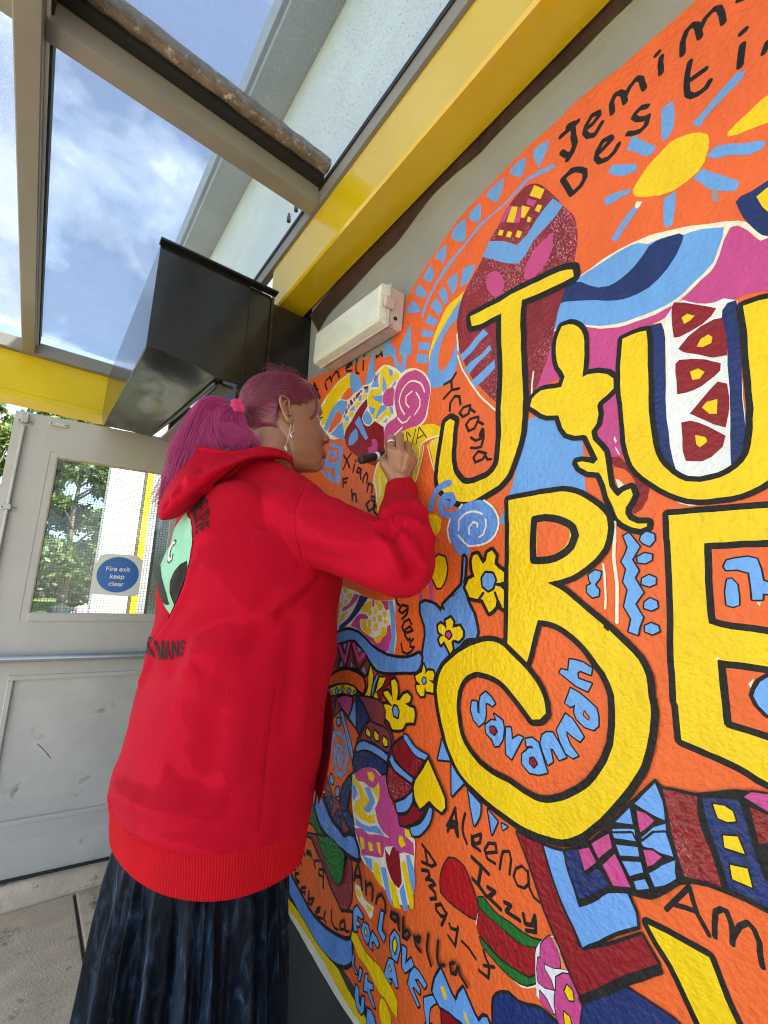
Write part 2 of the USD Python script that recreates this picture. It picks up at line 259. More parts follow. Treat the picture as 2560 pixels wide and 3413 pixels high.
MURAL = """
P;mural_ground;orange;0.0;0.0:338,2091,395,2093,444,2091,497,2083,565,2073,612,2059,657,2035,706,2012,739,1987,763,1972,774,1952,778,1901,862,1865,958,1872,1153,1927,1294,1952,1343,1866,1318,1492,1295,1160,1244,751,1233,624,1225,525,1207,495,1092,461,975,440,885,426,808,408,725,377,605,346,146,660,-48,2087,56,2082,116,2082,168,2083,197,2084,228,2084,274,2092,306,2096
P;written_name;ink;0.0;11.6:313,2054,322,2058|11.4:315,2030,313,2010,319,1998,327,1990|10.3:337,2050,322,2050,305,2051|10.1:314,2047,314,2027,314,2009,319,1997,330,2000,338,2015|9.1:293,2021,280,2020,268,2025,269,2033,280,2038,291,2028,295,2017,289,2003,278,1995,265,2007|9.4:247,2010,247,2030,240,2039,233,2037,228,2029,226,2010|8.9:226,2019,217,2031,206,2036,200,2028,199,2014,198,2005|8.4:170,2037,172,2026,173,2008|8.6:176,2048,173,2049|8.6:144,2010,142,2030,135,2044,128,2046,122,2039,121,2027,121,2014|8.1:120,2026,112,2038,102,2042,96,2036,94,2023,94,2006|9.2:74,2022,68,2018
P;written_name;ink;0.0;10.0:326,1914,332,1933,340,1958,328,1960,316,1957|9.7:324,1962,312,1954,300,1939,300,1926,308,1917,319,1914,325,1914|9.1:277,1953,265,1956,252,1960,254,1966,266,1970,276,1960,279,1948,274,1935,261,1929,250,1932,242,1941|8.3:196,1969,205,1976,214,1974,217,1970,211,1959,202,1951,197,1950,201,1937,210,1935,220,1940,228,1947|8.3:137,1986,141,1971,145,1953,145,1936,140,1927,132,1923,123,1923,118,1929|8.3:141,1956,131,1955,121,1954|8.4:79,1947,82,1934,85,1917|8.4:78,1966,74,1967|7.1:61,1911,56,1922
P;painted_sun;yellow;0.0;0.0:138,1860,129,1848,131,1826,137,1810,146,1801,161,1796,175,1795,193,1801,214,1815,228,1828,229,1840,217,1854,205,1864,186,1872,172,1878,154,1871
S;sun_ray;sky;0.0;0.0:180,1942,176,1945,164,1945,163,1940,163,1926,167,1898,175,1887,183,1889,183,1906,181,1923
S;sun_ray;sky;0.0;0.0:145,1882,137,1886,125,1892,112,1900,98,1907,87,1911,81,1904,85,1896,101,1890,118,1883,131,1876,136,1868,142,1875
S;sun_ray;sky;0.0;0.0:135,1816,123,1821,108,1812,96,1800,84,1792,75,1784,75,1779,80,1775,93,1778,111,1795,127,1804
S;sun_ray;sky;0.0;0.0:153,1796,140,1801,135,1791,121,1772,105,1747,110,1738,121,1746,138,1764,145,1782
S;sun_ray;sky;0.0;0.0:222,1936,217,1932,210,1918,200,1902,191,1887,198,1879,205,1882,217,1899,232,1920,228,1926
S;sun_ray;sky;0.0;0.0:264,1904,255,1912,238,1896,222,1884,219,1875,226,1871,240,1877,250,1886
S;sun_ray;sky;0.0;0.0:274,1860,263,1859,245,1852,232,1845,231,1838,243,1841,259,1842,270,1844
S;sun_ray;sky;0.0;0.0:267,1779,260,1787,250,1797,241,1804,230,1810,224,1803,235,1793,248,1782,258,1770,262,1771
S;sun_ray;sky;0.0;0.0:190,1792,174,1792,177,1770,181,1750,184,1742,193,1744,194,1760,192,1777
P;ray_stub;cream;0.0;0.0:226,1816,218,1810,222,1804,227,1804,229,1810
P;grey_smudge;smudge;0.0;0.0:136,1756,132,1758,128,1747,127,1739,132,1737,136,1744
P;painted_petal;yellow;0.0;0.0:109,1830,99,1835,85,1839,72,1845,65,1845,50,1842,44,1797,70,1807,88,1814,99,1818,109,1824
P;cream_band;cream;0.0;0.0:369,1747,351,1749,326,1747,310,1748,281,1753,250,1752,227,1749,208,1745,190,1737,172,1729,152,1718,131,1706,111,1693,97,1676,84,1649,86,1630,95,1651,106,1676,114,1688,122,1690,129,1677,139,1653,151,1639,165,1632,182,1624,194,1617,217,1617,242,1619,268,1623,296,1635,325,1654,345,1659,374,1665,397,1661,400,1686
P;sky_band;skyb;0.0;0.0:369,1747,349,1750,326,1744,310,1746,281,1748,251,1749,230,1745,217,1734,209,1733,191,1728,172,1717,163,1715,150,1710,128,1695,131,1683,138,1666,144,1653,157,1643,171,1636,182,1629,201,1624,224,1624,251,1626,281,1633,297,1640,311,1649,330,1660,348,1668,371,1673,392,1666,406,1654,400,1686
P;navy_band;navy;0.0;0.0:369,1738,347,1744,331,1741,319,1733,306,1718,294,1707,278,1700,258,1702,240,1709,226,1719,216,1730,206,1731,191,1728,177,1723,172,1716,175,1707,183,1693,196,1679,209,1669,222,1663,238,1662,258,1665,278,1674,305,1691,333,1706,353,1715,371,1716,382,1713
P;navy_loop;navy;0.0;0.0:75,1728,81,1727,95,1725,106,1727,112,1722,111,1712,107,1695,100,1674,92,1657,84,1649,65,1634,55,1711
S;loop_heart;yellow;0.0;0.0:56,1702,76,1719,87,1715,92,1713,88,1695,84,1684,62,1655
P;pink_field;pink;0.0;0.0:184,1621,172,1629,158,1637,147,1642,137,1659,130,1677,122,1690,118,1690,109,1681,101,1662,95,1651,88,1650,65,1634,75,1554,97,1582,114,1588,128,1589,139,1596,149,1596,167,1605,182,1619
P;pink_field;pink;0.0;0.0:408,1660,391,1670,369,1669,348,1663,325,1654,296,1634,268,1623,242,1619,217,1617,197,1619,198,1608,206,1605,224,1606,240,1603,263,1603,269,1593,266,1566,265,1540,268,1504,282,1418,309,1398,334,1470,362,1580,406,1576,471,1520
P;white_field;white;0.0;0.0:206,1605,194,1619,183,1620,167,1605,149,1596,139,1596,126,1586,128,1545,133,1484,139,1389,154,1342,190,1334,215,1339,237,1374,226,1523,220,1602
P;cream_trim;cream;0.0;0.0:223,1603,206,1604,208,1569,211,1517,212,1507,218,1510,215,1572
P;navy_bar;navy;0.0;0.0:227,1604,212,1600,209,1587,210,1561,215,1508,218,1468,218,1419,214,1376,225,1375,238,1407,239,1476,233,1562
P;navy_bar;navy;0.0;0.0:127,1587,126,1544,134,1476,136,1440,138,1397,146,1370,155,1360,155,1386,149,1445,146,1481,144,1516,142,1548,143,1571,142,1581,136,1588
P;painted_tile;maroon;0.0;0.0:193,1622,182,1615,164,1601,148,1587,154,1579,165,1573,178,1570,192,1568,199,1570,199,1591,197,1617
S;tile_centre;yellow;0.0;0.0:187,1595,180,1597,172,1589,178,1585,185,1584
P;painted_tile;maroon;0.0;0.0:195,1552,182,1564,167,1571,152,1573,143,1571,142,1548,143,1529,144,1518,159,1522,175,1534,190,1544
S;tile_centre;yellow;0.0;0.0:174,1545,169,1553,160,1555,156,1549,158,1542,168,1541
P;painted_tile;maroon;0.0;0.0:201,1531,196,1535,182,1530,167,1523,151,1511,153,1501,160,1496,174,1488,192,1486,203,1487,202,1507
S;tile_centre;yellow;0.0;0.0:185,1513,176,1514,169,1506,175,1499,184,1500
P;painted_leaf;sky;0.0;0.0:360,2064,363,2051,373,2036,386,2023,389,2038,396,2064,394,2073,380,2073
P;painted_leaf;sky;0.0;0.0:410,2073,412,2054,424,2034,437,2051,450,2068,447,2077,430,2078
P;painted_leaf;sky;0.0;0.0:464,2071,467,2051,478,2031,485,2025,498,2045,510,2061,507,2070,488,2072
P;painted_leaf;sky;0.0;0.0:527,2060,525,2035,527,2021,532,2014,550,2031,561,2048,557,2057,542,2060
P;painted_leaf;sky;0.0;0.0:569,2052,568,2020,570,2003,577,1998,598,2014,614,2038,608,2050,587,2055
P;painted_leaf;sky;0.0;0.0:629,2029,629,2002,638,1984,653,2002,667,2016,661,2024,642,2027
P;painted_leaf;sky;0.0;0.0:681,2009,673,1988,667,1971,683,1958,697,1974,710,1987,701,1996
P;painted_leaf;sky;0.0;0.0:720,1980,707,1958,694,1937,700,1930,722,1944,739,1963,733,1974
P;painted_leaf;sky;0.0;0.0:745,1948,730,1930,714,1900,725,1903,767,1923,763,1939
P;painted_arc;sky;0.0;0.0:352,2004,355,1995,377,2003,407,2013,436,2008,464,2003,497,2003,525,1999,561,1987,595,1973,624,1959,654,1944,673,1928,693,1905,707,1879,714,1882,711,1893,697,1914,677,1936,654,1956,624,1974,595,1982,567,1992,534,2006,503,2008,467,2008,436,2016,414,2022,389,2018
P;arc_block;sky;0.0;0.0:544,1917,549,1905,566,1887,588,1888,584,1907,578,1930,565,1927
P;arc_block;sky;0.0;0.0:595,1930,596,1903,610,1882,622,1913,628,1929,613,1932
P;arc_block;sky;0.0;0.0:637,1921,626,1893,625,1876,634,1872,646,1893,656,1916
P;arc_block;sky;0.0;0.0:661,1904,641,1872,654,1853,669,1878,683,1893,673,1901
P;arc_block;sky;0.0;0.0:685,1876,658,1844,667,1833,685,1848,700,1862,695,1870
P;arc_block;sky;0.0;0.0:709,1850,670,1821,675,1810,712,1830,712,1841
P;arc_block;sky;0.0;0.0:721,1820,683,1800,685,1782,724,1801
P;arc_block;sky;0.0;0.0:726,1793,690,1774,692,1752,730,1770
P;painted_spike;sky;0.0;0.0:753,1889,750,1849,745,1798,763,1809,767,1800,769,1779,773,1759,797,1779,814,1803,819,1821,837,1841,861,1840,862,1857,853,1894,833,1874,806,1839,810,1830,798,1802,786,1781,783,1816,796,1824,790,1843,772,1867
P;yellow_arc;yellow;0.0;0.0:574,1872,580,1858,604,1847,625,1827,647,1809,662,1793,673,1769,686,1752,688,1764,681,1787,665,1818,647,1841,625,1864,597,1868
P;blue_hook;sky;0.0;0.0:576,1861,583,1841,597,1817,622,1807,640,1791,651,1770,656,1747,654,1723,647,1710,633,1714,616,1731,602,1755,598,1756,596,1728,599,1705,613,1686,633,1676,666,1679,679,1685,688,1706,690,1733,684,1757,677,1777,658,1800,636,1821,604,1844
P;mandala_base;cream;0.0;0.0:856,1820,812,1793,784,1765,768,1769,739,1760,705,1736,685,1707,680,1680,687,1645,693,1617,713,1605,746,1611,774,1611,807,1614,845,1607,847,1580,878,1549,954,1589,1016,1636,1037,1673,1094,1682,1142,1704,1182,1739,1188,1823,1145,1846,1085,1866,1019,1867,995,1846,958,1804,924,1796,894,1814
P;painted_orange_gap;orange;0.0;0.0:1014,1859,977,1835,949,1800,902,1817,899,1841,916,1876,997,1885,1034,1879
P;yellow_patch;yellow;0.0;0.0:1187,1816,1158,1825,1145,1846,1099,1857,1051,1864,1023,1867,1017,1844,1018,1825,1048,1817,1071,1807,1094,1798,1113,1782,1127,1767,1152,1755,1169,1747,1181,1779
P;blue_patch;sky;0.0;0.0:1019,1870,986,1845,954,1807,951,1797,983,1792,1000,1792,1016,1824
P;painted_spike;sky;0.0;0.0:904,1875,899,1841,900,1821,894,1811,908,1794,924,1793,939,1796,934,1820,927,1846,916,1870
P;orange_patch;orange;0.0;0.0:1011,1817,1000,1791,1027,1785,1066,1802,1052,1814,1025,1821
P;blue_patch;sky;0.0;0.0:1070,1798,1029,1780,1032,1762,1051,1742,1067,1755,1083,1775,1091,1761,1115,1743,1138,1722,1158,1737,1142,1761,1109,1789
P;orange_patch;orange;0.0;0.0:1080,1771,1051,1742,1060,1728,1088,1721,1112,1712,1132,1715,1126,1730,1100,1753
P;blue_patch;sky;0.0;0.0:1050,1722,1041,1695,1036,1662,1070,1680,1116,1705,1097,1710,1074,1722
P;maroon_leaf;maroon;0.0;0.0:930,1753,925,1729,945,1713,952,1701,934,1677,914,1668,891,1675,861,1652,851,1646,848,1608,845,1580,857,1569,882,1550,913,1564,958,1590,1016,1636,1037,1673,1029,1694,1004,1710,987,1725,963,1740
S;blue_drop;sky;0.0;0.0:929,1719,908,1696,901,1676,914,1671,930,1679,945,1694,948,1707
S;blue_bar;sky;0.0;0.0:965,1714,954,1696,938,1669,918,1636,930,1633,949,1655,972,1684,986,1699
S;blue_drop;sky;0.0;0.0:978,1682,966,1662,965,1647,990,1637,1012,1641,1015,1654,1006,1671
S;pink_blot;pink;0.0;0.0:901,1628,881,1620,875,1606,876,1588,891,1582,914,1591,919,1607,900,1609
P;bead_row;maroon;0.0;0.0:949,1794,924,1788,926,1781,940,1782|0.0:987,1783,968,1788,963,1779,981,1769|0.0:1015,1778,1008,1779,996,1763,1005,1758,1014,1767|0.0:1036,1756,1025,1760,1026,1744,1038,1742
P;bead_row;pink;0.0;0.0:966,1791,951,1788,957,1780,965,1783|0.0:1000,1780,986,1780,986,1767,994,1765|0.0:1026,1768,1012,1766,1016,1754,1022,1753|0.0:1047,1740,1038,1745,1035,1736,1044,1731
P;yellow_patch;yellow;0.0;0.0:950,1774,927,1764,931,1757,951,1757|0.0:985,1761,959,1753,963,1746,984,1740|0.0:1019,1742,992,1735,996,1723,1014,1726|0.0:1040,1719,1017,1713,1030,1700,1041,1695
P;blue_patch;sky;0.0;0.0:940,1781,924,1782,925,1768,944,1775|0.0:973,1773,956,1774,955,1756,968,1758|0.0:1011,1749,989,1755,988,1739,1010,1743|0.0:1034,1731,1019,1733,1018,1717,1036,1722
P;yellow_star;yellow;0.0;0.0:871,1814,854,1814,847,1784,835,1747,851,1742,861,1760,872,1742,902,1749,863,1717,866,1709,881,1694,895,1677,912,1700,893,1713,921,1731,926,1755,915,1771,872,1760,873,1785
P;yellow_star;yellow;0.0;0.0:856,1817,837,1804,829,1781,815,1768,812,1784,794,1769,794,1755,825,1758,832,1746,847,1774
P;yellow_star;yellow;0.0;0.0:833,1692,822,1669,822,1660,844,1677,858,1670,872,1665,887,1670,858,1682,844,1691
P;blue_patch;sky;0.0;0.0:859,1794,847,1767,842,1748,860,1743|0.0:906,1750,862,1736,859,1713,890,1732|0.0:921,1728,889,1709,896,1694,908,1701|0.0:866,1709,844,1703,840,1692,866,1687,884,1676,888,1682,874,1701|0.0:830,1693,816,1686,812,1666,822,1672|0.0:837,1802,819,1787,818,1774,829,1776|0.0:808,1758,804,1744,824,1743|0.0:857,1660,836,1665,839,1654|0.0:874,1810,881,1791,876,1766,912,1778,893,1801
P;pink_rose;pink;0.0;0.0:732,1752,705,1729,687,1702,682,1676,689,1649,699,1619,719,1609,752,1608,800,1610,838,1607,846,1594,849,1632,839,1649,811,1654,798,1657,807,1687,810,1716,797,1746,767,1758
S;rose_curl;cream;0.0;4.3:700,1683,708,1702,729,1722,757,1730,780,1719,791,1695,785,1675,770,1652|4.1:729,1692,715,1670,716,1653,734,1639|4.3:744,1701,765,1697,766,1679,753,1664|4.3:795,1651,778,1632,762,1631,749,1640|4.4:824,1606,778,1621
P;pink_rose;pink;0.0;0.0:817,1743,810,1731,813,1708,814,1690,837,1696,856,1712,858,1732,846,1744
P;pink_dot;pink;0.0;0.0:893,1808,885,1800,891,1788,901,1794
P;yellow_bell;yellow;0.0;0.0:781,1611,746,1611,719,1606,693,1602,668,1594,647,1580,649,1563,684,1565,713,1559,745,1559,767,1580
S;bell_edge;cream;0.0;4.3:751,1557,713,1559,690,1565,652,1563
P;yellow_strip;yellow;0.0;0.0:739,1560,704,1558,707,1547,712,1518,718,1493,729,1475,738,1452,741,1514
S;strip_gap;cream;0.0;3.0:733,1554,727,1521,732,1492|2.9:717,1556,715,1545,722,1510|2.9:701,1553,712,1511,721,1489,732,1471
P;yellow_strip;yellow;0.0;0.0:687,1554,662,1561,652,1559,651,1466,668,1491,676,1519
S;strip_gap;cream;0.0;2.7:690,1552,679,1515,663,1476,652,1465|2.8:676,1559,668,1546
P;yellow_leg;yellow;0.0;0.0:875,1558,853,1554,838,1524,830,1491,846,1459,849,1429,854,1387,869,1411,872,1455,879,1488,885,1525
S;strip_gap;cream;0.0;5.8:889,1508,881,1536,871,1554|5.7:888,1510,877,1487,871,1455|5.5:837,1497,831,1518|5.6:863,1523,859,1466
P;blue_maze;sky;0.0;0.0:1119,1680,1078,1663,1039,1642,1046,1613,1051,1562,1056,1537,1118,1566,1186,1617,1130,1634
S;maze_line;orange;0.0;10.2:1117,1663,1069,1642,1072,1611,1116,1621,1115,1637,1095,1633|10.3:1164,1609,1086,1586,1084,1564|10.1:1096,1588,1097,1572|10.4:1131,1593,1130,1579
P;written_name;ink;0.0;9.5:1194,1854,1217,1886,1238,1922,1246,1909,1245,1889|9.5:1241,1892,1212,1890|8.1:1152,1866,1165,1890,1160,1900,1137,1904,1124,1882|7.8:1128,1892,1113,1901,1098,1905,1090,1899,1081,1879|7.3:1042,1893,1025,1889,1014,1895,1030,1901,1044,1895,1038,1879,1012,1871|7.0:988,1895,990,1877,987,1853,973,1845|6.8:953,1875,953,1847|6.8:951,1889,949,1891|6.4:869,1861,884,1858,890,1857,891,1864|6.3:871,1865,865,1850
P;written_name;ink;0.0;6.8:1035,1617,1020,1601,1003,1574|6.7:997,1613,1014,1602,1034,1577|6.5:978,1577,985,1557|6.5:974,1587,972,1584|6.3:945,1555,960,1564,966,1553,955,1548,946,1556,949,1539,946,1528|6.1:923,1541,934,1529,936,1518|6.1:932,1531,921,1540,915,1532,918,1512|6.0:910,1510,913,1499,915,1488|5.9:913,1501,902,1508,893,1500,896,1482|5.7:882,1469,897,1473,893,1461,878,1456|5.7:882,1470,885,1453,874,1442
P;written_name;ink;0.0;7.2:1034,1549,1032,1525|7.1:1034,1547,1010,1545|7.1:1033,1537,1015,1534|6.7:983,1483,978,1495,967,1490,963,1470|6.8:987,1507,982,1477|6.9:903,1463,917,1456,906,1436,887,1439,883,1456,882,1430,867,1419
P;written_name;ink;0.0;3.1:763,1605,756,1577|3.1:758,1603,747,1589|3.0:729,1598,729,1601,744,1564|3.0:728,1565,718,1603,693,1571|3.0:724,1577,703,1579
P;written_name;ink;0.0;6.6:603,1689,616,1677|6.6:637,1677,616,1677,615,1655,595,1651|6.7:616,1655,639,1644|6.5:622,1610,620,1627,607,1638,594,1632,591,1613|6.2:567,1602,584,1604,594,1595,585,1583,569,1586,564,1601|6.0:566,1595,553,1583|6.0:545,1570,566,1573,577,1564,570,1548,555,1549,544,1565|5.8:546,1561,533,1551|5.7:536,1542,542,1533,539,1523,535,1536|5.8:564,1533,553,1523,541,1523|5.7:533,1540,532,1523,539,1506,553,1507,565,1511|5.7:528,1490,547,1499,559,1490,554,1479,536,1480,529,1490|5.5:531,1488,525,1477,516,1475
P;maroon_oval;maroonchip;0.0;0.0:405,2003,381,1980,361,1943,343,1905,326,1872,321,1849,321,1819,326,1795,333,1768,352,1732,367,1696,384,1638,420,1565,474,1566,500,1585,532,1624,561,1664,582,1710,592,1736,596,1776,597,1816,580,1863,556,1888,524,1918,505,1947,477,1969,453,1994,426,2005
S;oval_band;sky;0.0;0.0:525,1922,505,1946,470,1921,439,1890,415,1898,394,1915,372,1928,360,1932,342,1904,360,1891,384,1882,404,1874,420,1857,438,1848,467,1869,494,1894
S;yellow_tile;yellow;0.0;0.0:396,1993,375,1965,385,1952,407,1978|0.0:447,1986,434,1974,444,1945,462,1960,454,1973|0.0:425,1970,407,1951,420,1938,428,1945|0.0:391,1945,382,1935,389,1925,398,1937|0.0:413,1935,405,1926,409,1919,416,1925
S;pink_tile;pink;0.0;0.0:411,1976,393,1955,400,1947,414,1964|0.0:456,1994,445,1987,466,1963,477,1971,471,1981|0.0:432,1972,425,1965,431,1935,444,1945
S;yellow_dot;yellow;0.0;0.0:478,1954,469,1946,473,1936,484,1946|0.0:459,1937,449,1927,454,1918,465,1928|0.0:437,1922,427,1912,433,1902,442,1911
S;pink_leaf;pink;0.0;0.0:365,1863,366,1840,373,1821,391,1803,413,1798,426,1806,424,1830,413,1845,395,1858
S;pink_dot;pink;0.0;0.0:492,1867,479,1850,473,1831,478,1805,497,1811,513,1837,516,1863,510,1873
S;oval_stripe;sky;0.0;0.0:526,1753,514,1737,535,1731,551,1720,573,1712,586,1707,590,1726,572,1730,547,1744
S;oval_stripe;sky;0.0;0.0:512,1712,507,1699,524,1692,549,1682,567,1670,580,1688,561,1696,533,1701
S;oval_stripe;sky;0.0;0.0:501,1674,500,1656,520,1647,541,1638,553,1633,563,1652,549,1657,525,1665
P;oval_rim;cream;0.0;3.8:597,1728,586,1694,562,1649,541,1616,516,1585,502,1569|4.2:598,1778,595,1738|3.2:417,1613,422,1589,423,1569
P;blue_field;sky;0.0;0.0:436,1528,378,1529,341,1477,338,1382,317,1311,369,1345,503,1349,467,1428
S;cream_nick;cream;0.0;0.0:293,1389,288,1386,282,1378,290,1375
P;red_ring;maroon;0.0;0.0:296,1423,285,1421,275,1408,265,1393,254,1379,249,1367,252,1353,261,1339,271,1334,276,1340,269,1349,263,1361,265,1373,271,1391,279,1401,293,1408,296,1415
P;white_flecks;cream;0.0;0.0:289,1454,286,1446,288,1443,291,1449|0.0:289,1438,286,1430,283,1422,286,1425,289,1432
P;painted_tile;maroon;0.0;0.0:157,1488,148,1481,149,1452,156,1425,167,1433,191,1456,175,1472
S;tile_centre;yellow;0.0;0.0:177,1460,171,1465,160,1465,163,1446,170,1448
P;painted_tile;maroon;0.0;0.0:202,1447,191,1446,173,1432,157,1415,161,1402,174,1392,184,1389,202,1394,204,1407
S;tile_centre;yellow;0.0;0.0:188,1425,177,1419,176,1413,185,1407,188,1412
P;painted_letter;yellow;12.2;0.0:560,1801,546,1799,515,1796,484,1792,459,1792,433,1789,401,1784,376,1781,349,1775,333,1766,332,1752,351,1753,375,1756,403,1760,434,1766,438,1743,440,1718,440,1689,441,1661,441,1630,440,1600,441,1569,444,1539,448,1509,454,1489,466,1462,479,1439,500,1422,533,1411,567,1403,597,1408,629,1426,655,1456,655,1494,648,1529,641,1560,634,1587,620,1591,607,1581,611,1559,614,1535,616,1505,612,1476,596,1451,578,1440,549,1439,521,1444,502,1460,495,1487,491,1523,490,1568,485,1614,482,1660,483,1698,483,1735,481,1764,505,1767,531,1768,556,1776
P;painted_flower;yellow;8.4;0.0:359,1672,346,1670,331,1656,323,1637,323,1614,326,1585,330,1566,321,1567,305,1563,291,1555,283,1544,284,1528,294,1521,307,1515,310,1509,309,1496,313,1482,322,1471,321,1458,312,1444,306,1433,304,1415,303,1398,302,1380,296,1369,291,1363,283,1369,273,1371,271,1361,276,1352,282,1344,283,1336,279,1327,268,1320,256,1318,257,1314,265,1312,276,1316,287,1323,294,1331,299,1349,305,1365,308,1382,312,1397,316,1404,333,1409,345,1419,349,1428,341,1428,330,1423,323,1419,316,1425,323,1445,330,1466,334,1469,349,1472,363,1480,370,1492,373,1507,375,1516,396,1522,415,1538,427,1551,423,1563,404,1571,382,1566,367,1563,360,1579,369,1602,373,1625,370,1652
P;painted_letter;yellow;7.1;0.0:264,1601,250,1601,231,1598,233,1563,236,1517,239,1476,239,1439,236,1413,229,1394,219,1380,204,1367,189,1363,168,1364,150,1372,138,1386,132,1405,128,1428,126,1452,125,1472,123,1511,121,1542,121,1575,106,1574,94,1570,74,1564,99,1365,115,1357,131,1347,149,1340,171,1339,194,1341,214,1348,235,1364,255,1385,267,1404,273,1432,274,1459,274,1488,274,1513,273,1543,268,1579
P;blue_swirl;blue2;0.0;15.2:678,1406,673,1425,659,1443,637,1451,624,1451|14.5:590,1380,622,1382,648,1396,651,1416,637,1426,618,1424,612,1412,621,1404,634,1410
P;blue_swirl;blue2;0.0;0.0:590,1399,560,1403,535,1399,514,1380,504,1361,506,1342,519,1322,546,1316,574,1316,571,1303,586,1297,601,1303,616,1323,625,1345,622,1370,606,1392
S;swirl_curl;cream;0.0;4.1:600,1351,598,1370,581,1381,558,1382,540,1374|4.0:572,1339,573,1353,561,1362,551,1357,552,1351|3.9:532,1363,531,1350,538,1335,547,1331|3.9:600,1340,585,1325,575,1317,546,1316,521,1323,505,1340,503,1361,514,1382,535,1399|4.4:622,1375,630,1355,627,1338,622,1328|4.3:596,1395,590,1400
P;yellow_blob;yellow;0.0;0.0:697,1396,665,1391,648,1379,650,1360,665,1347,686,1339,707,1362
P;pink_strip;pink;0.0;0.0:687,1276,682,1273,673,1250,672,1226,667,1212,682,1215,687,1250,694,1267|0.0:708,1243,701,1212,713,1212,715,1231
P;yellow_leaf;yellow;3.9;0.0:655,1306,638,1299,632,1278,637,1255,649,1240,660,1240,670,1254,684,1276,679,1292
P;blue_wing;blue2;6.3;0.0:586,1297,583,1293,585,1271,590,1247,605,1230,639,1215,649,1199,636,1195,642,1206,587,1247,580,1215,565,1190,557,1160,561,1149,589,1143,649,1079,681,1058,697,1078,700,1111,692,1154,708,1191,708,1207,696,1212,665,1205,649,1192,639,1212,605,1228,593,1241
P;painted_flower;yellow;7.0;0.0:567,1288,563,1298,553,1299,540,1281,533,1286,529,1300,519,1304,511,1294,514,1279,505,1271,494,1263,495,1247,511,1245,495,1233,497,1202,505,1206,512,1225,514,1205,529,1194,538,1209,543,1217,554,1218,573,1221,583,1239,575,1253,560,1258,566,1272
S;flower_centre;sky;4.2;0.0:534,1264,518,1262,513,1251,519,1237,529,1233,541,1240,543,1254
S;petal_line;ink;0.0;5.2:541,1228,551,1217|4.9:514,1229,510,1217,503,1205|4.9:511,1243,495,1240
P;painted_flower;yellow;5.6;0.0:635,1176,622,1182,615,1174,618,1163,599,1167,591,1158,592,1149,602,1141,615,1142,621,1137,618,1124,624,1116,632,1127,640,1138,649,1130,654,1139,649,1146,640,1147,654,1154,657,1165,649,1170,639,1166,633,1158
S;flower_centre;pink;3.6;0.0:633,1154,626,1156,621,1150,627,1144,635,1148
P;written_name;ink;0.0;6.4:790,1218,786,1207,778,1204|6.2:750,1202,770,1204,781,1192,769,1187,750,1197,754,1185,769,1175|6.1:738,1166,746,1175,761,1170,769,1158,761,1148|6.0:757,1146,734,1152,742,1161,757,1153,759,1141,749,1132,742,1135|5.3:731,1136,742,1128,741,1119,728,1120|5.3:728,1120,736,1111,753,1104,766,1107,770,1123
P;white_patch;white;0.0;0.0:1019,1250,957,1238,907,1222,858,1214,794,1216,791,1167,787,1130,796,1097,853,1107,902,1125,944,1144,991,1148,1035,1135,1026,1180,1025,1214
S;yellow_dot;yellow;0.0;0.0:1015,1247,994,1245,989,1233,1005,1234|0.0:989,1231,969,1233,964,1220,979,1216,990,1222|0.0:1020,1238,1009,1229,1008,1218,1016,1216|0.0:1004,1216,988,1216,987,1203,999,1203|0.0:1024,1209,1011,1205,1017,1193,1025,1196|0.0:994,1187,983,1185,1004,1167,1024,1153,1021,1167
S;pink_band;pink;0.0;0.0:957,1231,933,1227,955,1207,986,1192,1010,1185,1007,1196,979,1205
S;navy_band;navy;0.0;0.0:932,1227,898,1220,935,1186,972,1160,1007,1143,1023,1140,1020,1149,984,1168,954,1195
S;pink_band;pink;0.0;0.0:934,1180,905,1181,894,1175,897,1169,926,1170,930,1162,925,1147,899,1135,871,1127,860,1116,847,1119,838,1131,822,1141,820,1158,809,1161,807,1148,806,1129,815,1104,830,1099,857,1108,888,1123,925,1141,967,1152,956,1165
S;yellow_dot;yellow;0.0;0.0:924,1197,896,1210,882,1214,881,1200,898,1185,920,1189|0.0:895,1189,881,1192,880,1180,894,1177|0.0:871,1196,859,1194,860,1184,870,1182|0.0:856,1180,842,1181,839,1167,853,1165|0.0:877,1176,865,1176,864,1166,875,1166|0.0:894,1169,882,1170,881,1154,893,1151|0.0:869,1161,856,1161,855,1145,868,1144|0.0:839,1189,822,1187,824,1175,833,1177|0.0:833,1173,820,1170,820,1160,833,1164|0.0:923,1168,901,1167,900,1155,879,1146,885,1134,903,1138,922,1152|0.0:842,1155,823,1154,822,1139,841,1129,847,1119,861,1118,869,1129,842,1138|0.0:865,1214,844,1206,837,1198,850,1190,868,1208
S;pink_band;pink;0.0;0.0:879,1215,870,1215,873,1198,880,1200|0.0:848,1213,819,1214,815,1195,827,1191,838,1206
S;blue_edge;sky;0.0;0.0:817,1214,803,1214,793,1186,790,1139,796,1097,815,1101,806,1129,807,1163,811,1189
P;blue_wave;blue2;6.5;0.0:1037,1126,1002,1137,970,1140,936,1137,902,1123,870,1107,837,1097,796,1092,755,1094,728,1101,712,1108,704,1102,707,1088,720,1073,761,1067,804,1061,835,1059,855,1061,875,1074,897,1089,923,1105,953,1115,988,1112,1037,1100
P;zigzag_field;wine;5.5;0.0:1038,1096,988,1108,949,1113,922,1101,900,1087,882,1071,885,1056,898,1041,920,1051,957,1053,996,1051,1035,1034,1052,1025
S;zigzag;pink;0.0;11.5:1039,1080,1045,1047|11.0:1015,1098,985,1065,970,1107|10.2:949,1107,924,1073,904,1089
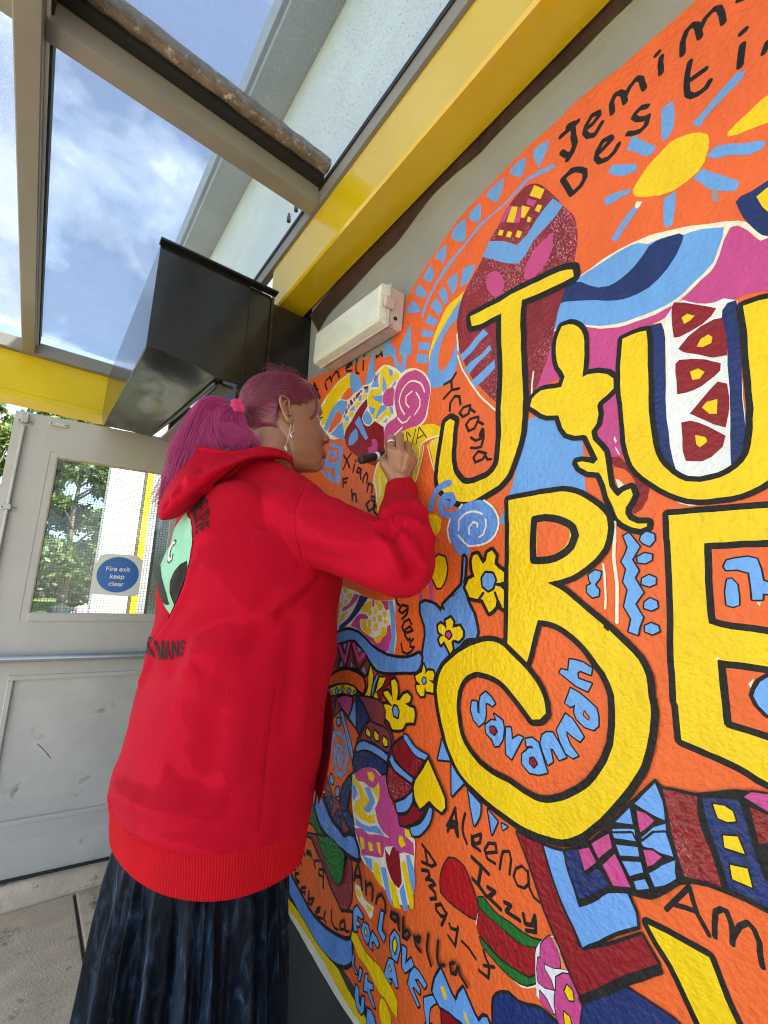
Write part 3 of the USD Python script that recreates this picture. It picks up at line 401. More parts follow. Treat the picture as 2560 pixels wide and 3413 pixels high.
S;zigzag_line;ink;0.0;5.1:1043,1043,1030,1094,1024,1099,992,1051,980,1051,960,1108,931,1052,920,1055,890,1084|5.2:1019,1042,1007,1069,987,1050|5.0:949,1056,954,1066,961,1057|5.4:1032,1094,1032,1049|5.2:980,1107,986,1085,1004,1105
S;blue_bit;sky;0.0;0.0:1001,1065,992,1052,1008,1050|0.0:956,1068,947,1056,961,1055|0.0:902,1061,894,1045,911,1051|0.0:995,1103,980,1107,989,1091|0.0:934,1104,915,1098,925,1091
P;orange_roll;orange;7.2;0.0:1055,1010,1035,1027,999,1040,964,1045,930,1042,904,1034,897,1020,903,1003,917,1005,939,1014,973,1015,1013,1009,1058,997
P;diamond_band;yellow;4.5;0.0:1057,988,1016,1003,981,1010,946,1011,928,1005,927,990,952,990,991,990,1030,976,1054,961,1073,933
S;diamond;sky;2.8;0.0:1025,989,1016,998,1007,992,1016,982|0.0:997,997,990,1006,982,999,989,992|0.0:970,997,961,1005,953,1000,960,993|0.0:1058,977,1050,987,1035,981,1049,968|0.0:942,999,928,1005,931,993
P;triangle_field;wine;4.2;0.0:1066,947,1034,969,1006,979,952,988,937,983,927,998,909,997,880,971,829,984,829,970,832,892,1060,837,1073,926
S;triangle;pink;3.3;0.0:1010,975,945,983,957,946,977,954
S;triangle;navy;3.2;0.0:1053,949,1021,969,1021,938|0.0:927,992,913,994,880,961,921,953
S;triangle;sky;3.2;0.0:937,983,928,976,935,950,946,948
P;navy_bar;sky;3.9;0.0:851,1050,847,1047,860,1023,865,1002,870,1001,866,1024
P;yellow_stripe;yellow;4.4;0.0:875,1066,864,1045,870,1023,875,1000,895,999,883,1018,884,1042|0.0:841,1045,819,1047,831,1029,853,1013,847,1032|0.0:853,1013,843,1000,845,992,862,1002
P;maroon_bar;maroon;0.0;0.0:838,1051,783,1057,801,1047,806,1032,824,1017,830,998,839,1000,843,1014,822,1030,813,1046
P;painted_flower;yellow;6.2;0.0:798,1044,786,1049,777,1040,775,1025,779,1007,768,1010,757,1022,743,1028,734,1021,737,1012,751,1005,737,1002,724,1001,721,990,724,975,748,969,758,955,775,950,792,948,801,960,816,965,829,979,833,987,817,993,799,993,790,993,806,1002,821,1011,824,1017,809,1021,797,1013,791,1003,794,1022
S;flower_centre;sky;4.0;0.0:786,995,777,995,772,987,774,975,786,976,790,986
P;painted_flower;yellow;4.9;0.0:703,1072,698,1088,692,1078,694,1070,684,1078,671,1079,667,1072,671,1061,684,1061,670,1055,670,1039,689,1039,694,1047,696,1030,706,1027,717,1035,719,1046,706,1048,719,1055,722,1063,709,1070
S;flower_centre;sky;2.8;0.0:697,1063,691,1062,690,1056,696,1051,701,1056
P;drip;cream;0.0;4.8:299,1326,301,1302,304,1281,303,1253,303,1229,306,1197,307,1186|3.3:320,1267,319,1252,320,1239,320,1219,322,1205
P;squiggle;blue3;2.2;0.0:288,1305,280,1308,276,1301,272,1294,268,1288,274,1279,280,1271,272,1256,279,1246,269,1227,281,1211,272,1194,278,1181,281,1171,293,1175,287,1192,295,1208,288,1230,294,1241,288,1259,294,1270,284,1288
P;blue_dot;blue3;2.1;0.0:265,1303,258,1307,249,1303,249,1295,256,1288,263,1292,267,1297|0.0:272,1274,263,1279,254,1276,255,1269,263,1265,272,1267|0.0:269,1245,260,1249,252,1245,253,1237,261,1234,270,1238|0.0:269,1213,261,1219,253,1215,253,1207,261,1203,270,1206|0.0:270,1183,263,1187,255,1184,254,1178,263,1173,271,1176
P;blue_dot;blue3;2.4;0.0:343,1253,333,1259,324,1256,327,1247,333,1241,335,1238,329,1231,330,1223,340,1220,348,1228,347,1236,340,1239,343,1245
P;painted_letter;yellow;9.1;0.0:479,1389,429,1389,376,1386,355,1379,338,1368,321,1352,309,1335,308,1319,312,1303,317,1290,331,1275,345,1265,369,1252,411,1243,391,1234,367,1216,342,1195,318,1175,299,1158,285,1143,332,1122,341,1132,355,1150,371,1164,389,1176,410,1183,431,1185,443,1150,454,1119,465,1105,493,1139,491,1147,486,1215,483,1274,480,1335
S;letter_counter;orange;0.0;0.0:423,1342,399,1341,381,1335,368,1323,368,1309,378,1297,394,1288,413,1283,428,1284
S;counter_outline;ink;0.0;12.1:428,1348,409,1348,385,1342,362,1326,359,1313,366,1298,384,1285,407,1279,434,1280,433,1314,428,1348
P;painted_letter;yellow;9.5;0.0:318,1175,299,1157,282,1140,275,1120,274,1096,273,1075,280,1041,295,1002,330,953,364,915,400,887,437,878,474,877,499,881,535,889,572,901,604,918,626,944,643,980,656,1023,659,1052,646,1085,615,1111,572,1134,532,1145,507,1143,484,1128,462,1112,446,1098,432,1079,425,1060,424,1047,435,1037,449,1034,457,1041,474,1057,491,1072,509,1084,534,1090,560,1091,581,1082,599,1064,606,1043,608,1023,603,992,592,968,576,953,556,941,532,934,497,930,471,924,441,921,412,930,385,946,361,966,343,990,330,1013,322,1038,319,1062,318,1089,322,1104,329,1118,341,1132
S;letter_join;yellow;0.0;0.0:278,1103,278,1118,285,1139,302,1157,322,1175,341,1192,358,1205,373,1171,355,1151,341,1133,328,1117,321,1105,317,1092
P;bubble_letter;blue3;2.4;0.0:381,1130,361,1128,348,1121,350,1112,366,1116,371,1112,370,1104,350,1100,357,1089,374,1094,399,1109,396,1114,384,1113
P;bubble_letter;blue3;2.3;0.0:383,1089,370,1085,356,1076,345,1068,344,1057,345,1046,352,1039,364,1040,376,1048,379,1057,377,1068,385,1063,393,1067,386,1081
S;bubble_hole;orange;1.6;0.0:363,1061,357,1055,358,1051,364,1055
P;bubble_letter;blue3;2.4;0.0:393,1052,383,1047,375,1037,367,1027,373,1019,385,1024,393,1029,394,1024,389,1011,377,1000,386,994,397,998,404,1012,409,1027,402,1038
P;bubble_letter;blue3;2.5;0.0:434,1014,426,1020,416,1022,409,1013,396,993,407,986,416,999,421,999,418,981,426,975,431,984,437,1002
P;bubble_letter;blue3;2.6;0.0:463,1002,451,1006,441,1001,436,987,428,964,443,957,459,955,472,965,471,979,458,990,449,992,453,995,463,992
S;bubble_hole;maroon;2.2;0.0:457,976,450,979,445,972,451,965,458,969
P;bubble_letter;blue3;2.8;0.0:500,1011,491,1013,490,995,477,1004,469,1003,481,985,492,966,502,971,502,992
P;bubble_letter;blue3;2.9;0.0:525,1027,507,1021,505,1009,508,992,516,980,525,977,530,986,542,994,543,1006,531,1016,519,1018
S;bubble_hole;maroon;2.5;0.0:533,1005,525,1007,520,1001,525,995,533,998
P;bubble_letter;blue3;3.1;0.0:542,1059,530,1053,522,1045,528,1040,538,1043,543,1040,543,1021,546,1011,558,1002,570,1010,576,1025,572,1040,562,1041,561,1023,556,1022,556,1040,553,1051
P;painted_letter;yellow;7.8;0.0:229,1326,179,1323,129,1320,86,1319,90,1282,133,1284,171,1285,193,1285,197,1242,199,1189,177,1184,146,1180,105,1174,108,1146,149,1146,176,1148,195,1148,196,1121,196,1078,194,1075,176,1072,158,1069,119,1064,125,1016,163,1027,188,1038,242,1051,242,1089,243,1093,240,1156,236,1199,232,1268
P;blue_zigzag;blue3;1.9;0.0:177,1256,173,1263,165,1265,152,1266,144,1263,142,1251,142,1238,134,1234,116,1227,117,1214,136,1223,144,1224,145,1217,154,1217,153,1230,153,1248,164,1252,175,1252
P;blue_drop;blue3;1.7;0.0:175,1241,171,1242,166,1235,166,1222,167,1211,173,1209,179,1211,178,1227
P;blue_lozenge;blue3;4.3;0.0:151,1134,157,1129,162,1120,165,1113,162,1104,155,1096,132,1096,126,1142
P;cream_chip;cream;0.0;0.0:150,1214,147,1214,148,1210,150,1212|0.0:195,1151,192,1151,195,1147,197,1148|0.0:168,1125,162,1132,166,1121
P;wine_field;wine;4.1;0.0:1183,951,1077,945,1054,966,1016,977,935,990,902,995,848,996,829,992,818,978,821,953,803,946,789,929,791,905,801,893,808,882,807,862,871,841,925,826,946,761,941,697,965,682,1012,708,1053,750,1087,786,1077,836,1079,908
P;navy_shape;navy;4.5;0.0:1052,952,1020,968,1022,940,1029,932,1047,943|0.0:1075,899,1061,935,1045,898,1067,893|0.0:923,992,902,980,873,953,899,928,914,912,922,939
P;pink_shape;pink;3.8;0.0:1013,974,975,985,944,986,947,966,958,944,986,956
P;blue_shape;sky;3.1;0.0:931,982,925,923,940,933,954,939,942,962
P;painted_oval;orange;5.0;0.0:990,949,967,937,931,922,914,910,925,886,934,860,931,822,961,803,977,781,984,753,1007,757,1032,779,1044,803,1052,842,1051,878,1034,910,1016,930
S;oval_bar;sky;3.1;0.0:994,946,983,949,966,923,946,894,932,863,935,853,954,879,969,907
S;blue_dot;sky;3.9;0.0:1007,928,993,930,990,919,999,912,1008,916|0.0:1034,912,1024,912,1021,901,1030,896,1037,902|0.0:1044,884,1034,879,1038,869,1046,867|0.0:1047,841,1035,840,1036,827,1046,823|0.0:1024,799,1012,793,1011,780,1022,779,1029,788|0.0:997,777,986,779,985,764,995,758,1001,766
S;spiral;sky;0.0;10.7:1026,848,1023,872,1013,891,995,895,972,891,960,873,956,852,963,829,979,807,997,811,1008,830,1008,853,998,869,984,868,976,852,981,830,992,830,995,842,987,856
P;wine_band;wine;4.4;0.0:870,947,853,946,820,945,803,938,794,920,802,901,826,903,859,909,905,903,895,923
S;yellow_oval;yellow;4.4;0.0:879,932,867,924,869,916,883,919,885,925|0.0:851,932,838,927,837,916,848,916,854,923|0.0:820,928,807,923,805,913,817,910,823,918
P;blue_band;sky;4.4;0.0:920,883,909,894,889,902,855,901,826,899,805,894,806,882,836,886,873,885,904,880,920,874
P;navy_arch;navy;4.4;0.0:931,850,912,872,881,883,843,883,808,876,807,862,824,852,849,857,879,853,910,839,925,830
P;navy_crescent;navy;5.2;0.0:933,822,953,805,973,778,975,752,965,730,943,715,914,710,903,719,919,731,940,738,948,756,943,783,932,797
P;cupcake;cream;0.0;0.0:931,822,902,839,872,853,842,857,824,850,810,854,806,836,792,817,772,798,762,781,747,779,726,778,716,768,717,737,718,697,722,662,747,649,778,640,810,652,848,663,885,671,905,698,917,729,927,757,931,787
S;cupcake_pink;pink;0.0;0.0:925,824,902,841,872,854,846,856,827,849,810,854,806,834,789,814,769,795,762,779,747,779,744,766,720,763,718,743,746,737,761,730,780,735,806,724,812,703,835,694,856,689,885,678,898,697,915,720,888,728,865,726,830,737,790,746,813,748,831,759,843,782,833,797,831,836,848,819,874,818,885,821,908,816
S;cupcake_yellow;yellow;0.0;0.0:875,844,856,849,847,842,852,830,867,830|0.0:929,821,908,816,888,805,880,796,861,790,882,765,867,760,846,771,841,756,859,748,904,746,921,753,914,773,895,785,908,802,928,808|0.0:855,817,828,829,829,798,840,806|0.0:895,712,879,711,875,694,889,688|0.0:865,713,850,714,844,702,858,696|0.0:836,721,823,725,819,702,829,707|0.0:762,761,753,763,742,751,755,742,765,748|0.0:747,777,732,781,726,768,741,767
S;cupcake_blue;sky;0.0;0.0:930,806,916,802,907,790,922,771,928,779|0.0:881,810,862,817,843,795,860,769,875,764,882,769,861,790|0.0:916,740,888,737,859,742,834,752,807,743,844,736,880,728,911,729
S;cupcake_heart;maroon;0.0;0.0:806,720,792,714,780,735,761,730,759,713,760,690,772,672,785,677,798,694
P;maroon_bar;maroonchip;5.8;0.0:758,937,750,938,728,922,696,910,718,877,755,884,785,899,788,914,775,926
P;blue_bar;sky;3.3;0.0:752,947,741,946,719,930,681,925,687,915,716,916,734,927,753,939
P;blue_bar;sky;3.9;0.0:791,899,781,888,752,879,724,872,727,864,758,866,784,876,798,888
P;maroon_bar;maroonchip;4.9;0.0:796,878,780,868,755,864,727,860,736,843,779,818,793,826,803,844
P;blue_bar;sky;4.2;0.0:774,814,748,829,724,849,724,833,741,811,769,799
P;maroon_bar;maroon;4.6;0.0:763,794,738,805,721,827,692,826,712,802,747,784,759,782
P;blue_bar;sky;4.3;0.0:729,785,700,802,684,822,676,838,669,838,672,821,684,801,706,781,723,775
P;painted_heart;yellow;5.6;0.0:679,918,668,905,654,888,636,865,635,851,644,841,660,843,676,850,690,837,702,828,714,838,720,859,714,873,695,896
P;white_trim;cream;0.0;0.0:1077,791,1060,770,1048,749,1058,746,1072,767|0.0:1095,767,1083,748,1090,745
P;navy_shape;navy;1.9;0.0:1066,776,1041,774,1053,752|0.0:1045,739,1020,751,1010,737,1017,715,1037,728|0.0:1007,709,987,733,973,723,969,699,984,696
P;green_band;green;4.4;0.0:1114,701,1092,692,1060,673,1026,662,981,658,963,652,948,618,966,581,993,595,1026,615,1073,647,1115,659,1146,653,1139,681
P;blue_blade;blue2;9.0;0.0:1082,734,1062,738,1041,718,1011,699,975,691,957,685,937,696,917,699,901,684,896,668,911,664,947,662,990,664,1046,670,1071,683,1089,705
P;blue_pennant;sky;3.8;0.0:645,960,636,945,626,930,656,924
P;blue_pennant;sky;3.6;0.0:622,924,609,913,593,903,621,874
P;red_band;redwine;4.5;0.0:1132,629,1062,649,1033,622,987,604,972,597,958,621,948,648,931,647,926,614,926,579,937,557,954,539,967,535,991,543,1022,563,1055,588,1084,607
P;green_band;green;3.2;0.0:1072,646,1011,663,953,655,954,629,959,605,971,587,985,585,1016,599,1049,626
P;written_panel;orange;6.0;0.0:1211,527,1181,580,1148,613,1114,623,1090,610,1050,588,1012,560,982,545,963,535,941,545,920,553,922,523,934,501,977,484,1034,475,1097,474,1168,485,1202,510
P;blue_rim;blue2;7.9;0.0:1216,513,1195,501,1150,488,1091,472,1029,473,977,482,937,494,921,505,915,471,934,453,964,438,1010,429,1065,431,1121,442,1169,453,1209,465
P;yellow_rim;yellow;0.0;0.0:1213,450,1169,448,1121,440,1065,429,1014,426,968,428,936,416,906,409,871,406,851,397,816,395,847,375,884,377,933,378,978,388,1021,397,1084,412,1153,420,1216,424
P;white_rim;cream;0.0;0.0:1216,429,1172,427,1113,421,1053,413,1012,406,979,396,934,388,893,383,851,383,832,379,861,361,900,368,950,372,1005,381,1071,392,1145,407,1208,418
P;written_name;ink;0.0;7.0:1195,552,1175,542|7.0:1198,527,1177,551|6.9:1180,578,1163,564,1169,544|6.8:1154,590,1175,560,1153,553|6.8:1151,587,1138,578|6.6:1111,595,1128,593,1130,585,1110,590|6.5:1111,598,1101,586|6.4:1093,585,1083,572|6.3:1090,581,1077,592,1066,593|6.2:1045,585,1065,577,1066,565,1048,568|6.1:1044,581,1043,547
P;written_name;ink;0.0;7.0:1201,526,1183,527|7.0:1205,531,1192,525|6.8:1164,526,1182,519,1177,508,1159,511,1176,499|6.6:1124,514,1146,502,1150,490,1128,502,1128,496|6.4:1107,512,1110,492|6.3:1108,495,1084,508,1093,490,1110,487|6.0:1067,493,1052,504,1056,493,1071,486,1068,477,1040,487|5.8:1029,506,1035,490,1025,486|5.6:1001,521,1002,501,987,493,973,498|5.4:951,526,966,514,965,502,947,511,949,527,943,509,930,515
P;cupcake_stripe;sky;0.0;0.0:882,679,850,685,845,665,865,667|0.0:820,683,802,688,779,632,796,641|0.0:760,668,747,685,732,648,746,641|0.0:741,734,732,739,715,713,718,679,728,689
P;cupcake_stripe;yellow;0.0;0.0:844,683,827,686,811,649,841,658|0.0:798,680,787,673,770,671,754,639,775,633|0.0:756,717,744,723,718,675,719,655,729,653
P;cupcake_cherry;maroon;0.0;0.0:806,718,792,714,783,733,761,732,757,710,752,683,761,671,776,672,798,692
P;written_name;ink;0.0;7.1:899,655,908,637,911,620|6.9:897,656,887,635,882,616|7.0:908,629,887,637|6.7:869,635,866,614|6.6:867,629,852,640,844,633,845,613|6.3:832,613,827,627,814,637,803,630,801,612|6.4:762,625,782,621,785,612,771,611,760,622,762,612,758,603|6.1:747,630,748,597,736,600,727,611,736,614,745,607|5.9:714,612,700,621,702,613,714,609,717,614,711,602,699,599|5.6:679,636,682,610,671,594|5.4:654,639,657,611,652,604,639,611|5.5:616,627,626,620,623,608,613,612,608,626,604,616,589,609
P;eight_patch;cream;0.0;0.0:915,611,894,613,881,599,861,598,846,599,849,582,856,573,876,581,893,585,910,594
S;yellow_oval;yellow;0.0;0.0:908,606,894,605,889,597,897,591,908,597|0.0:869,593,853,593,853,586,867,583
P;bubble_letter;blue3;3.4;0.0:914,565,902,575,888,570,879,565,887,559,901,559,903,548,891,548,894,542,904,540,902,529,912,526,915,547
P;bubble_letter;blue3;3.3;0.0:879,556,863,559,857,549,858,535,865,525,877,529,886,540
S;bubble_hole;yellow;2.2;0.0:873,549,867,546,868,538,874,540
P;bubble_letter;blue3;3.2;0.0:848,555,833,551,825,544,830,537,843,542,851,535,846,525,858,525,855,538
P;bubble_letter;blue3;3.1;0.0:815,607,806,610,812,577,799,573,804,562,824,572
P;bubble_letter;blue3;3.4;0.0:778,591,764,587,761,569,770,545,783,544,792,557,791,574
S;bubble_hole;yellow;2.9;0.0:776,580,771,573,775,555,782,559,781,572
P;bubble_letter;blue3;3.2;0.0:754,578,743,580,746,553,729,572,723,563,747,540,755,546
P;bubble_letter;blue3;3.1;0.0:720,563,708,563,688,554,693,546,711,551,720,545,705,538,705,531,722,533,725,528,706,513,710,509,738,528,732,547
P;bubble_letter;blue3;2.9;0.0:793,538,780,542,769,517,766,507,772,504,782,512,795,506,785,505,788,500,808,505,800,524
S;bubble_hole;yellow;2.0;0.0:791,527,786,524,789,519,793,521
P;bubble_letter;blue3;2.5;0.0:695,531,671,547,660,544,679,527,682,500,674,505,674,489,699,483,687,500,693,515
P;bubble_letter;blue3;3.3;0.0:913,483,907,482,910,467,895,458,901,456,914,465
P;bubble_letter;blue3;3.2;0.0:886,472,878,474,885,452,891,450
P;bubble_letter;blue3;3.1;0.0:868,472,861,474,862,464,844,467,842,461,854,454,833,435,840,433,861,446,873,442
P;bubble_letter;blue3;3.2;0.0:898,437,890,437,887,415,879,410,876,430,868,433,869,409,878,399,894,403,901,416
P;bubble_letter;blue3;3.0;0.0:856,421,845,424,834,418,826,405,855,388,859,407
P;yellow_swoosh;yellow;1.0;0.0:918,521,901,525,876,512,846,509,820,511,802,503,775,493,765,485,766,459,781,461,801,468,826,468,844,478,867,486,891,489,908,500,921,507
P;yellow_swoosh;yellow;1.0;0.0:815,464,801,463,787,453,783,432,806,418,817,429,821,447
P;painted_lolly;red;3.0;0.0:632,771,618,775,597,772,584,756,575,744,569,733,569,710,588,705,609,705,633,706,652,711,654,725,649,745
P;melon_white;cream;0.0;0.0:575,749,569,742,563,743,565,725,573,702,566,689,564,684,528,669,489,663,461,678,459,694,465,723,453,730,448,741,466,735,484,732,527,706,549,717
P;melon_rind;green;2.2;0.0:566,741,555,746,544,740,526,734,504,735,482,733,466,734,450,739,455,731,476,720,495,718,511,720,535,722,556,725,565,732
P;melon_flesh;maroonr;1.4;0.0:563,728,549,723,531,722,511,718,495,716,476,719,459,726,459,711,462,694,474,684,486,681,507,681,528,681,546,686,566,691,570,697
S;melon_seed;ink;0.0;1.9:544,711,543,709|1.8:523,705,522,702|1.8:531,696,531,693|1.7:494,706,494,703|1.8:514,689,514,684|1.7:492,690,491,686
P;melon_rind;green;2.1;0.0:564,687,546,683,528,678,507,678,486,680,472,683,462,691,463,683,479,671,491,667,516,667,539,672,560,679
P;written_name;ink;0.0;5.8:702,766,682,758,665,749|5.7:665,749,676,741,702,738|5.8:693,759,687,741|6.2:702,724,685,730,682,724,691,713|6.1:688,716,673,719,667,716,682,706|6.0:682,706,667,703,665,695,679,688|5.8:641,685,652,692,665,685,664,678,653,674,641,678|5.7:638,685,647,668,651,661|5.1:632,673,628,668,614,672|5.0:612,677,617,658,619,647,635,654|4.8:604,661,589,659,575,652|4.9:558,672,553,663,546,658,549,640,568,640|4.9:558,652,537,661
P;written_name;ink;0.0;5.9:624,832,635,812|5.8:623,833,612,813|5.9:632,819,615,827|6.0:616,855,624,840,636,820|5.9:616,854,610,813|5.9:627,831,612,834|5.7:593,854,600,826,590,810|5.4:575,825,558,835,560,822,573,815,579,825,578,812,561,810|5.1:549,811,527,821,529,832,543,828,551,815,546,804,530,804|4.5:521,800,516,822,513,828,502,832,499,822,503,800|4.2:471,817,479,821,490,813,496,800,489,791,477,793,469,802,469,819,468,798,461,788,452,786
P;written_name;ink;0.0;6.9:579,793,561,789,545,784|6.9:559,789,564,768,567,759|6.8:578,762,565,758,550,750|6.5:547,764,532,764,546,750,522,745|6.2:514,758,502,759,512,747,487,747|5.8:480,758,477,747,465,751,460,766|5.8:459,761,460,745,475,739
P;navy_hill;navy;4.0;0.0:539,619,525,634,510,642,492,641,476,646,457,655,443,655,425,653,425,613,546,534,541,594
P;blue_peak;sky;4.4;0.0:652,597,642,587,629,576,618,570,611,585,602,598,591,589,579,577,570,571,560,584,553,587,545,577,555,528,601,549,637,543,653,541,673,553,667,573
S;peak_dot;yellow;0.0;0.0:654,570,645,576,637,562,645,558|0.0:602,567,596,567,589,556,596,555
P;maroon_peak;maroon;3.2;0.0:651,540,632,544,606,543,578,527,627,496,648,514
P;white_leaf;white;0.0;0.0:437,752,429,757,421,745,421,721,411,725,404,721,395,706,400,641,421,666,449,662,462,668,459,726
S;pink_leaf;pink;1.3;0.0:436,753,427,745,422,732,422,722,432,717,446,715,453,720,451,735|0.0:457,716,448,720,447,708,438,701,433,691,448,686,458,686,459,700|0.0:456,677,445,673,435,662,449,662,456,667
P;pink_tower;pink;1.5;0.0:429,708,418,718,407,723,401,716,393,695,393,658,416,643,430,660,433,674,430,695
S;tower_window;yellow;1.8;0.0:413,708,405,706,404,696,411,692,417,698|0.0:419,675,411,674,408,666,418,660
P;pale_patch;orangepale;0.0;0.0:434,753,429,755,412,725,420,723,423,741
P;backing_black;ink;0.0;0.0:397,874,381,889,366,899,338,928,309,963,276,999,268,993,230,997,183,1014,134,1011,147,908,178,903,214,905,248,899,274,880,296,864,316,857,340,851,378,820,388,821,393,840
P;maroon_strip;maroon;3.6;0.0:485,864,465,863,440,864,435,848,418,820,406,795,397,781,393,762,382,764,343,790,308,817,291,797,317,776,347,751,392,705,404,722,416,742,442,782,463,826
P;blue_corner;sky;3.9;0.0:438,864,423,865,408,868,402,851,394,826,388,810,376,818,359,832,345,845,321,856,312,839,312,826,342,803,386,765,397,784,412,804,430,841
P;navy_corner;navy;3.3;0.0:403,870,383,881,376,868,378,856,375,853,358,869,344,855,359,842,386,820,395,837,402,856
P;pink_tile;pink;2.0;0.0:383,880,368,889,359,875,376,858|0.0:364,895,339,916,336,901,355,881|0.0:350,875,333,895,316,865,338,857
P;blue_tile;sky;2.7;0.0:303,963,276,994,269,976,268,956,279,957,292,960|0.0:329,933,309,956,307,938|0.0:334,923,306,933,305,921,332,913|0.0:298,926,282,943,268,952,268,942,264,920,283,920,296,919
S;pink_point;pink;2.7;0.0:301,956,290,956,280,951,294,936,299,932
P;blue_tile;sky;2.6;0.0:334,918,309,927,305,920,332,914|0.0:330,907,303,914,302,904,326,896|0.0:324,890,301,898,299,888,316,877|0.0:312,873,298,881,294,873,309,865|0.0:298,921,282,937,269,942,266,931,263,919,276,918,296,918|0.0:292,890,276,905,261,916,263,903,262,897,276,884,287,877
S;pink_point;pink;2.6;0.0:296,914,285,917,276,914,287,902,293,897
P;maroon_tile;maroonchip;3.6;0.0:267,990,248,992,230,993,232,969,223,939,217,913,217,908,253,903,260,931,263,961
P;navy_tile;navy;2.8;0.0:225,993,209,998,190,1002,187,986,182,955,176,931,153,927,158,893,178,907,209,910,215,940,223,968
S;tile_window;yellow;2.0;0.0:215,990,204,992,197,989,195,980,203,976,212,977|0.0:209,961,195,965,192,953,191,950,209,949|0.0:206,934,190,937,188,920,205,921
P;maroon_tile;maroonchip;2.1;0.0:181,998,167,995,146,990,150,957,170,968,177,965
P;pink_wedge;pink;2.1;0.0:185,1007,178,1014,165,1016,142,1017,145,992,167,999
P;arch_edge;ink;0.0;5.3:316,859,294,864,276,878,260,894,246,901,230,905,214,906,195,906,178,904,156,904
P;written_name;ink;0.0;5.4:277,858,263,876,250,893,248,882,244,869,240,862,235,853|5.5:267,867,257,869,245,871|5.7:229,854,228,868,226,879,220,885,215,885,212,875,212,865,213,856|5.4:212,862,205,876,197,883,192,879,189,869,189,859,189,848
P;painted_letter;yellow;7.2;0.0:300,832,278,833,260,832,237,831,233,820,226,799,217,781,202,748,228,731,253,760,264,781,276,802,290,817
P;navy_tower;navy;2.3;0.0:390,698,362,723,330,751,316,751,298,751,280,750,272,748,265,727,399,642,394,682
P;letter_bar;ink;0.0;8.0:393,703,354,736,323,764,290,791
P;blue_pennant;sky;3.3;0.0:583,893,556,881,559,862,571,844
P;blue_pennant;sky;3.1;0.0:542,877,523,866,535,843
P;blue_pennant;sky;2.4;0.0:515,866,504,866,514,858
P;old_paint;maroondark;0.0;0.0:1309,2216,1055,2241,876,2238,653,2248,482,2240,384,2240,296,2243,232,2243,175,2243,145,2194,198,2195,248,2197,299,2194,361,2196,442,2198,490,2195,526,2191,570,2197,621,2203,685,2203,751,2185,822,2165,873,2167,1017,2155,1173,2141,1232,2111
"""
# ---------------------------------------------------------------- the mural: paint on the wall, each painted thing a sheet of its own (millimetres along the wall and above the floor)
PAINT = dict(orange=(.74, .122, .025), orangepale=(.74, .22, .10), yellow=(.80, .54, .003), sky=(.135, .32, .70), skyb=(.135, .33, .72), blue2=(.115, .27, .66), blue3=(.14, .35, .74),
             navy=(.012, .026, .12), maroon=(.22, .008, .014), maroonr=(.27, .010, .016), wine=(.20, .040, .045), redwine=(.24, .030, .040), red=(.36, .008, .012), pink=(.50, .060, .23),
             white=(.72, .74, .76), cream=(.76, .72, .58), green=(.012, .12, .020), ink=(.012, .011, .011), smudge=(.33, .24, .25))
for k, c in PAINT.items(): wall_paint('paint_' + k, c, rough=.36 if k in ('orange', 'orangepale') else (.5 if k == 'ink' else .27), var=.22 if k in ('navy', 'blue2') else (.35 if k == 'ink' else .07), spec=.25 if k == 'ink' else .34)
wall_paint('paint_maroonglint', PAINT['maroon'], rough=.15, var=.3, glint=((.50, .20, .22), .545))  # pale pink specks paint the sky glints of glossy maroon into its colour
wall_paint('paint_maroondark', (.035, .014, .016), rough=.6, var=.5)
def smooth_poly(P, closed):
    """rounds a painted outline except at its real corners, and gives it the slight wobble of a brush"""
    P = np.asarray(P, float); N = len(P)
    if N < 3: return P
    out = []
    def corner(i):
        if not closed and i in (0, N - 1): return True
        a, b = P[i] - P[(i - 1) % N], P[(i + 1) % N] - P[i]; la, lb = np.linalg.norm(a), np.linalg.norm(b)
        return la < 1e-6 or lb < 1e-6 or (a @ b) / (la * lb) < .64
    cs = [corner(i) for i in range(N)]
    for i in range(N if closed else N - 1):
        b, c = P[i], P[(i + 1) % N]
        a = P[(i - 1) % N] if not cs[i] else b - (c - b) * .0
        d = P[(i + 2) % N] if not cs[(i + 1) % N] else c
        L = np.linalg.norm(c - b); n = int(np.clip(L / 9, 1, 14))
        m0 = (c - a) * .5 if not cs[i] else (c - b); m1 = (d - b) * .5 if not cs[(i + 1) % N] else (c - b)
        m0 *= min(1, L / max(np.linalg.norm(m0), 1e-6)); m1 *= min(1, L / max(np.linalg.norm(m1), 1e-6))
        for t in np.linspace(0, 1, n, endpoint=False):
            out.append((2 * t ** 3 - 3 * t * t + 1) * b + (t ** 3 - 2 * t * t + t) * m0 + (3 * t * t - 2 * t ** 3) * c + (t ** 3 - t * t) * m1)
    if not closed: out.append(P[-1])
    out = np.array(out)
    w = meshkit.fbm(np.stack([out[:, 0] * .07, out[:, 1] * .07, 0 * out[:, 0]], 1), 2, 5) - .5, meshkit.fbm(np.stack([out[:, 0] * .07, out[:, 1] * .07, 0 * out[:, 0] + 9], 1), 2, 8) - .5
    return out + 1.7 * np.stack(w, 1)
def sheet(g, lift):
    vs, fs, k = [], [], 0
    for q in getattr(g, 'geoms', [g]):
        if q.geom_type != 'Polygon' or q.area < 2: continue
        v, f = trimesh.creation.triangulate_polygon(q, engine='earcut')
        vs.append(v); fs.append(np.asarray(f) + k); k += len(v)
    if not vs: return None
    v, f = np.vstack(vs) / 1000.0, np.vstack(fs)
    V = np.stack([np.full(len(v), .6478 - lift), v[:, 0], v[:, 1]], 1)
    m = trimesh.Trimesh(V, f, process=False); flip = m.face_normals[:, 0] > 0
    m.faces[flip] = m.faces[flip][:, ::-1]; return trimesh.Trimesh(V, m.faces, process=False)
laid = []
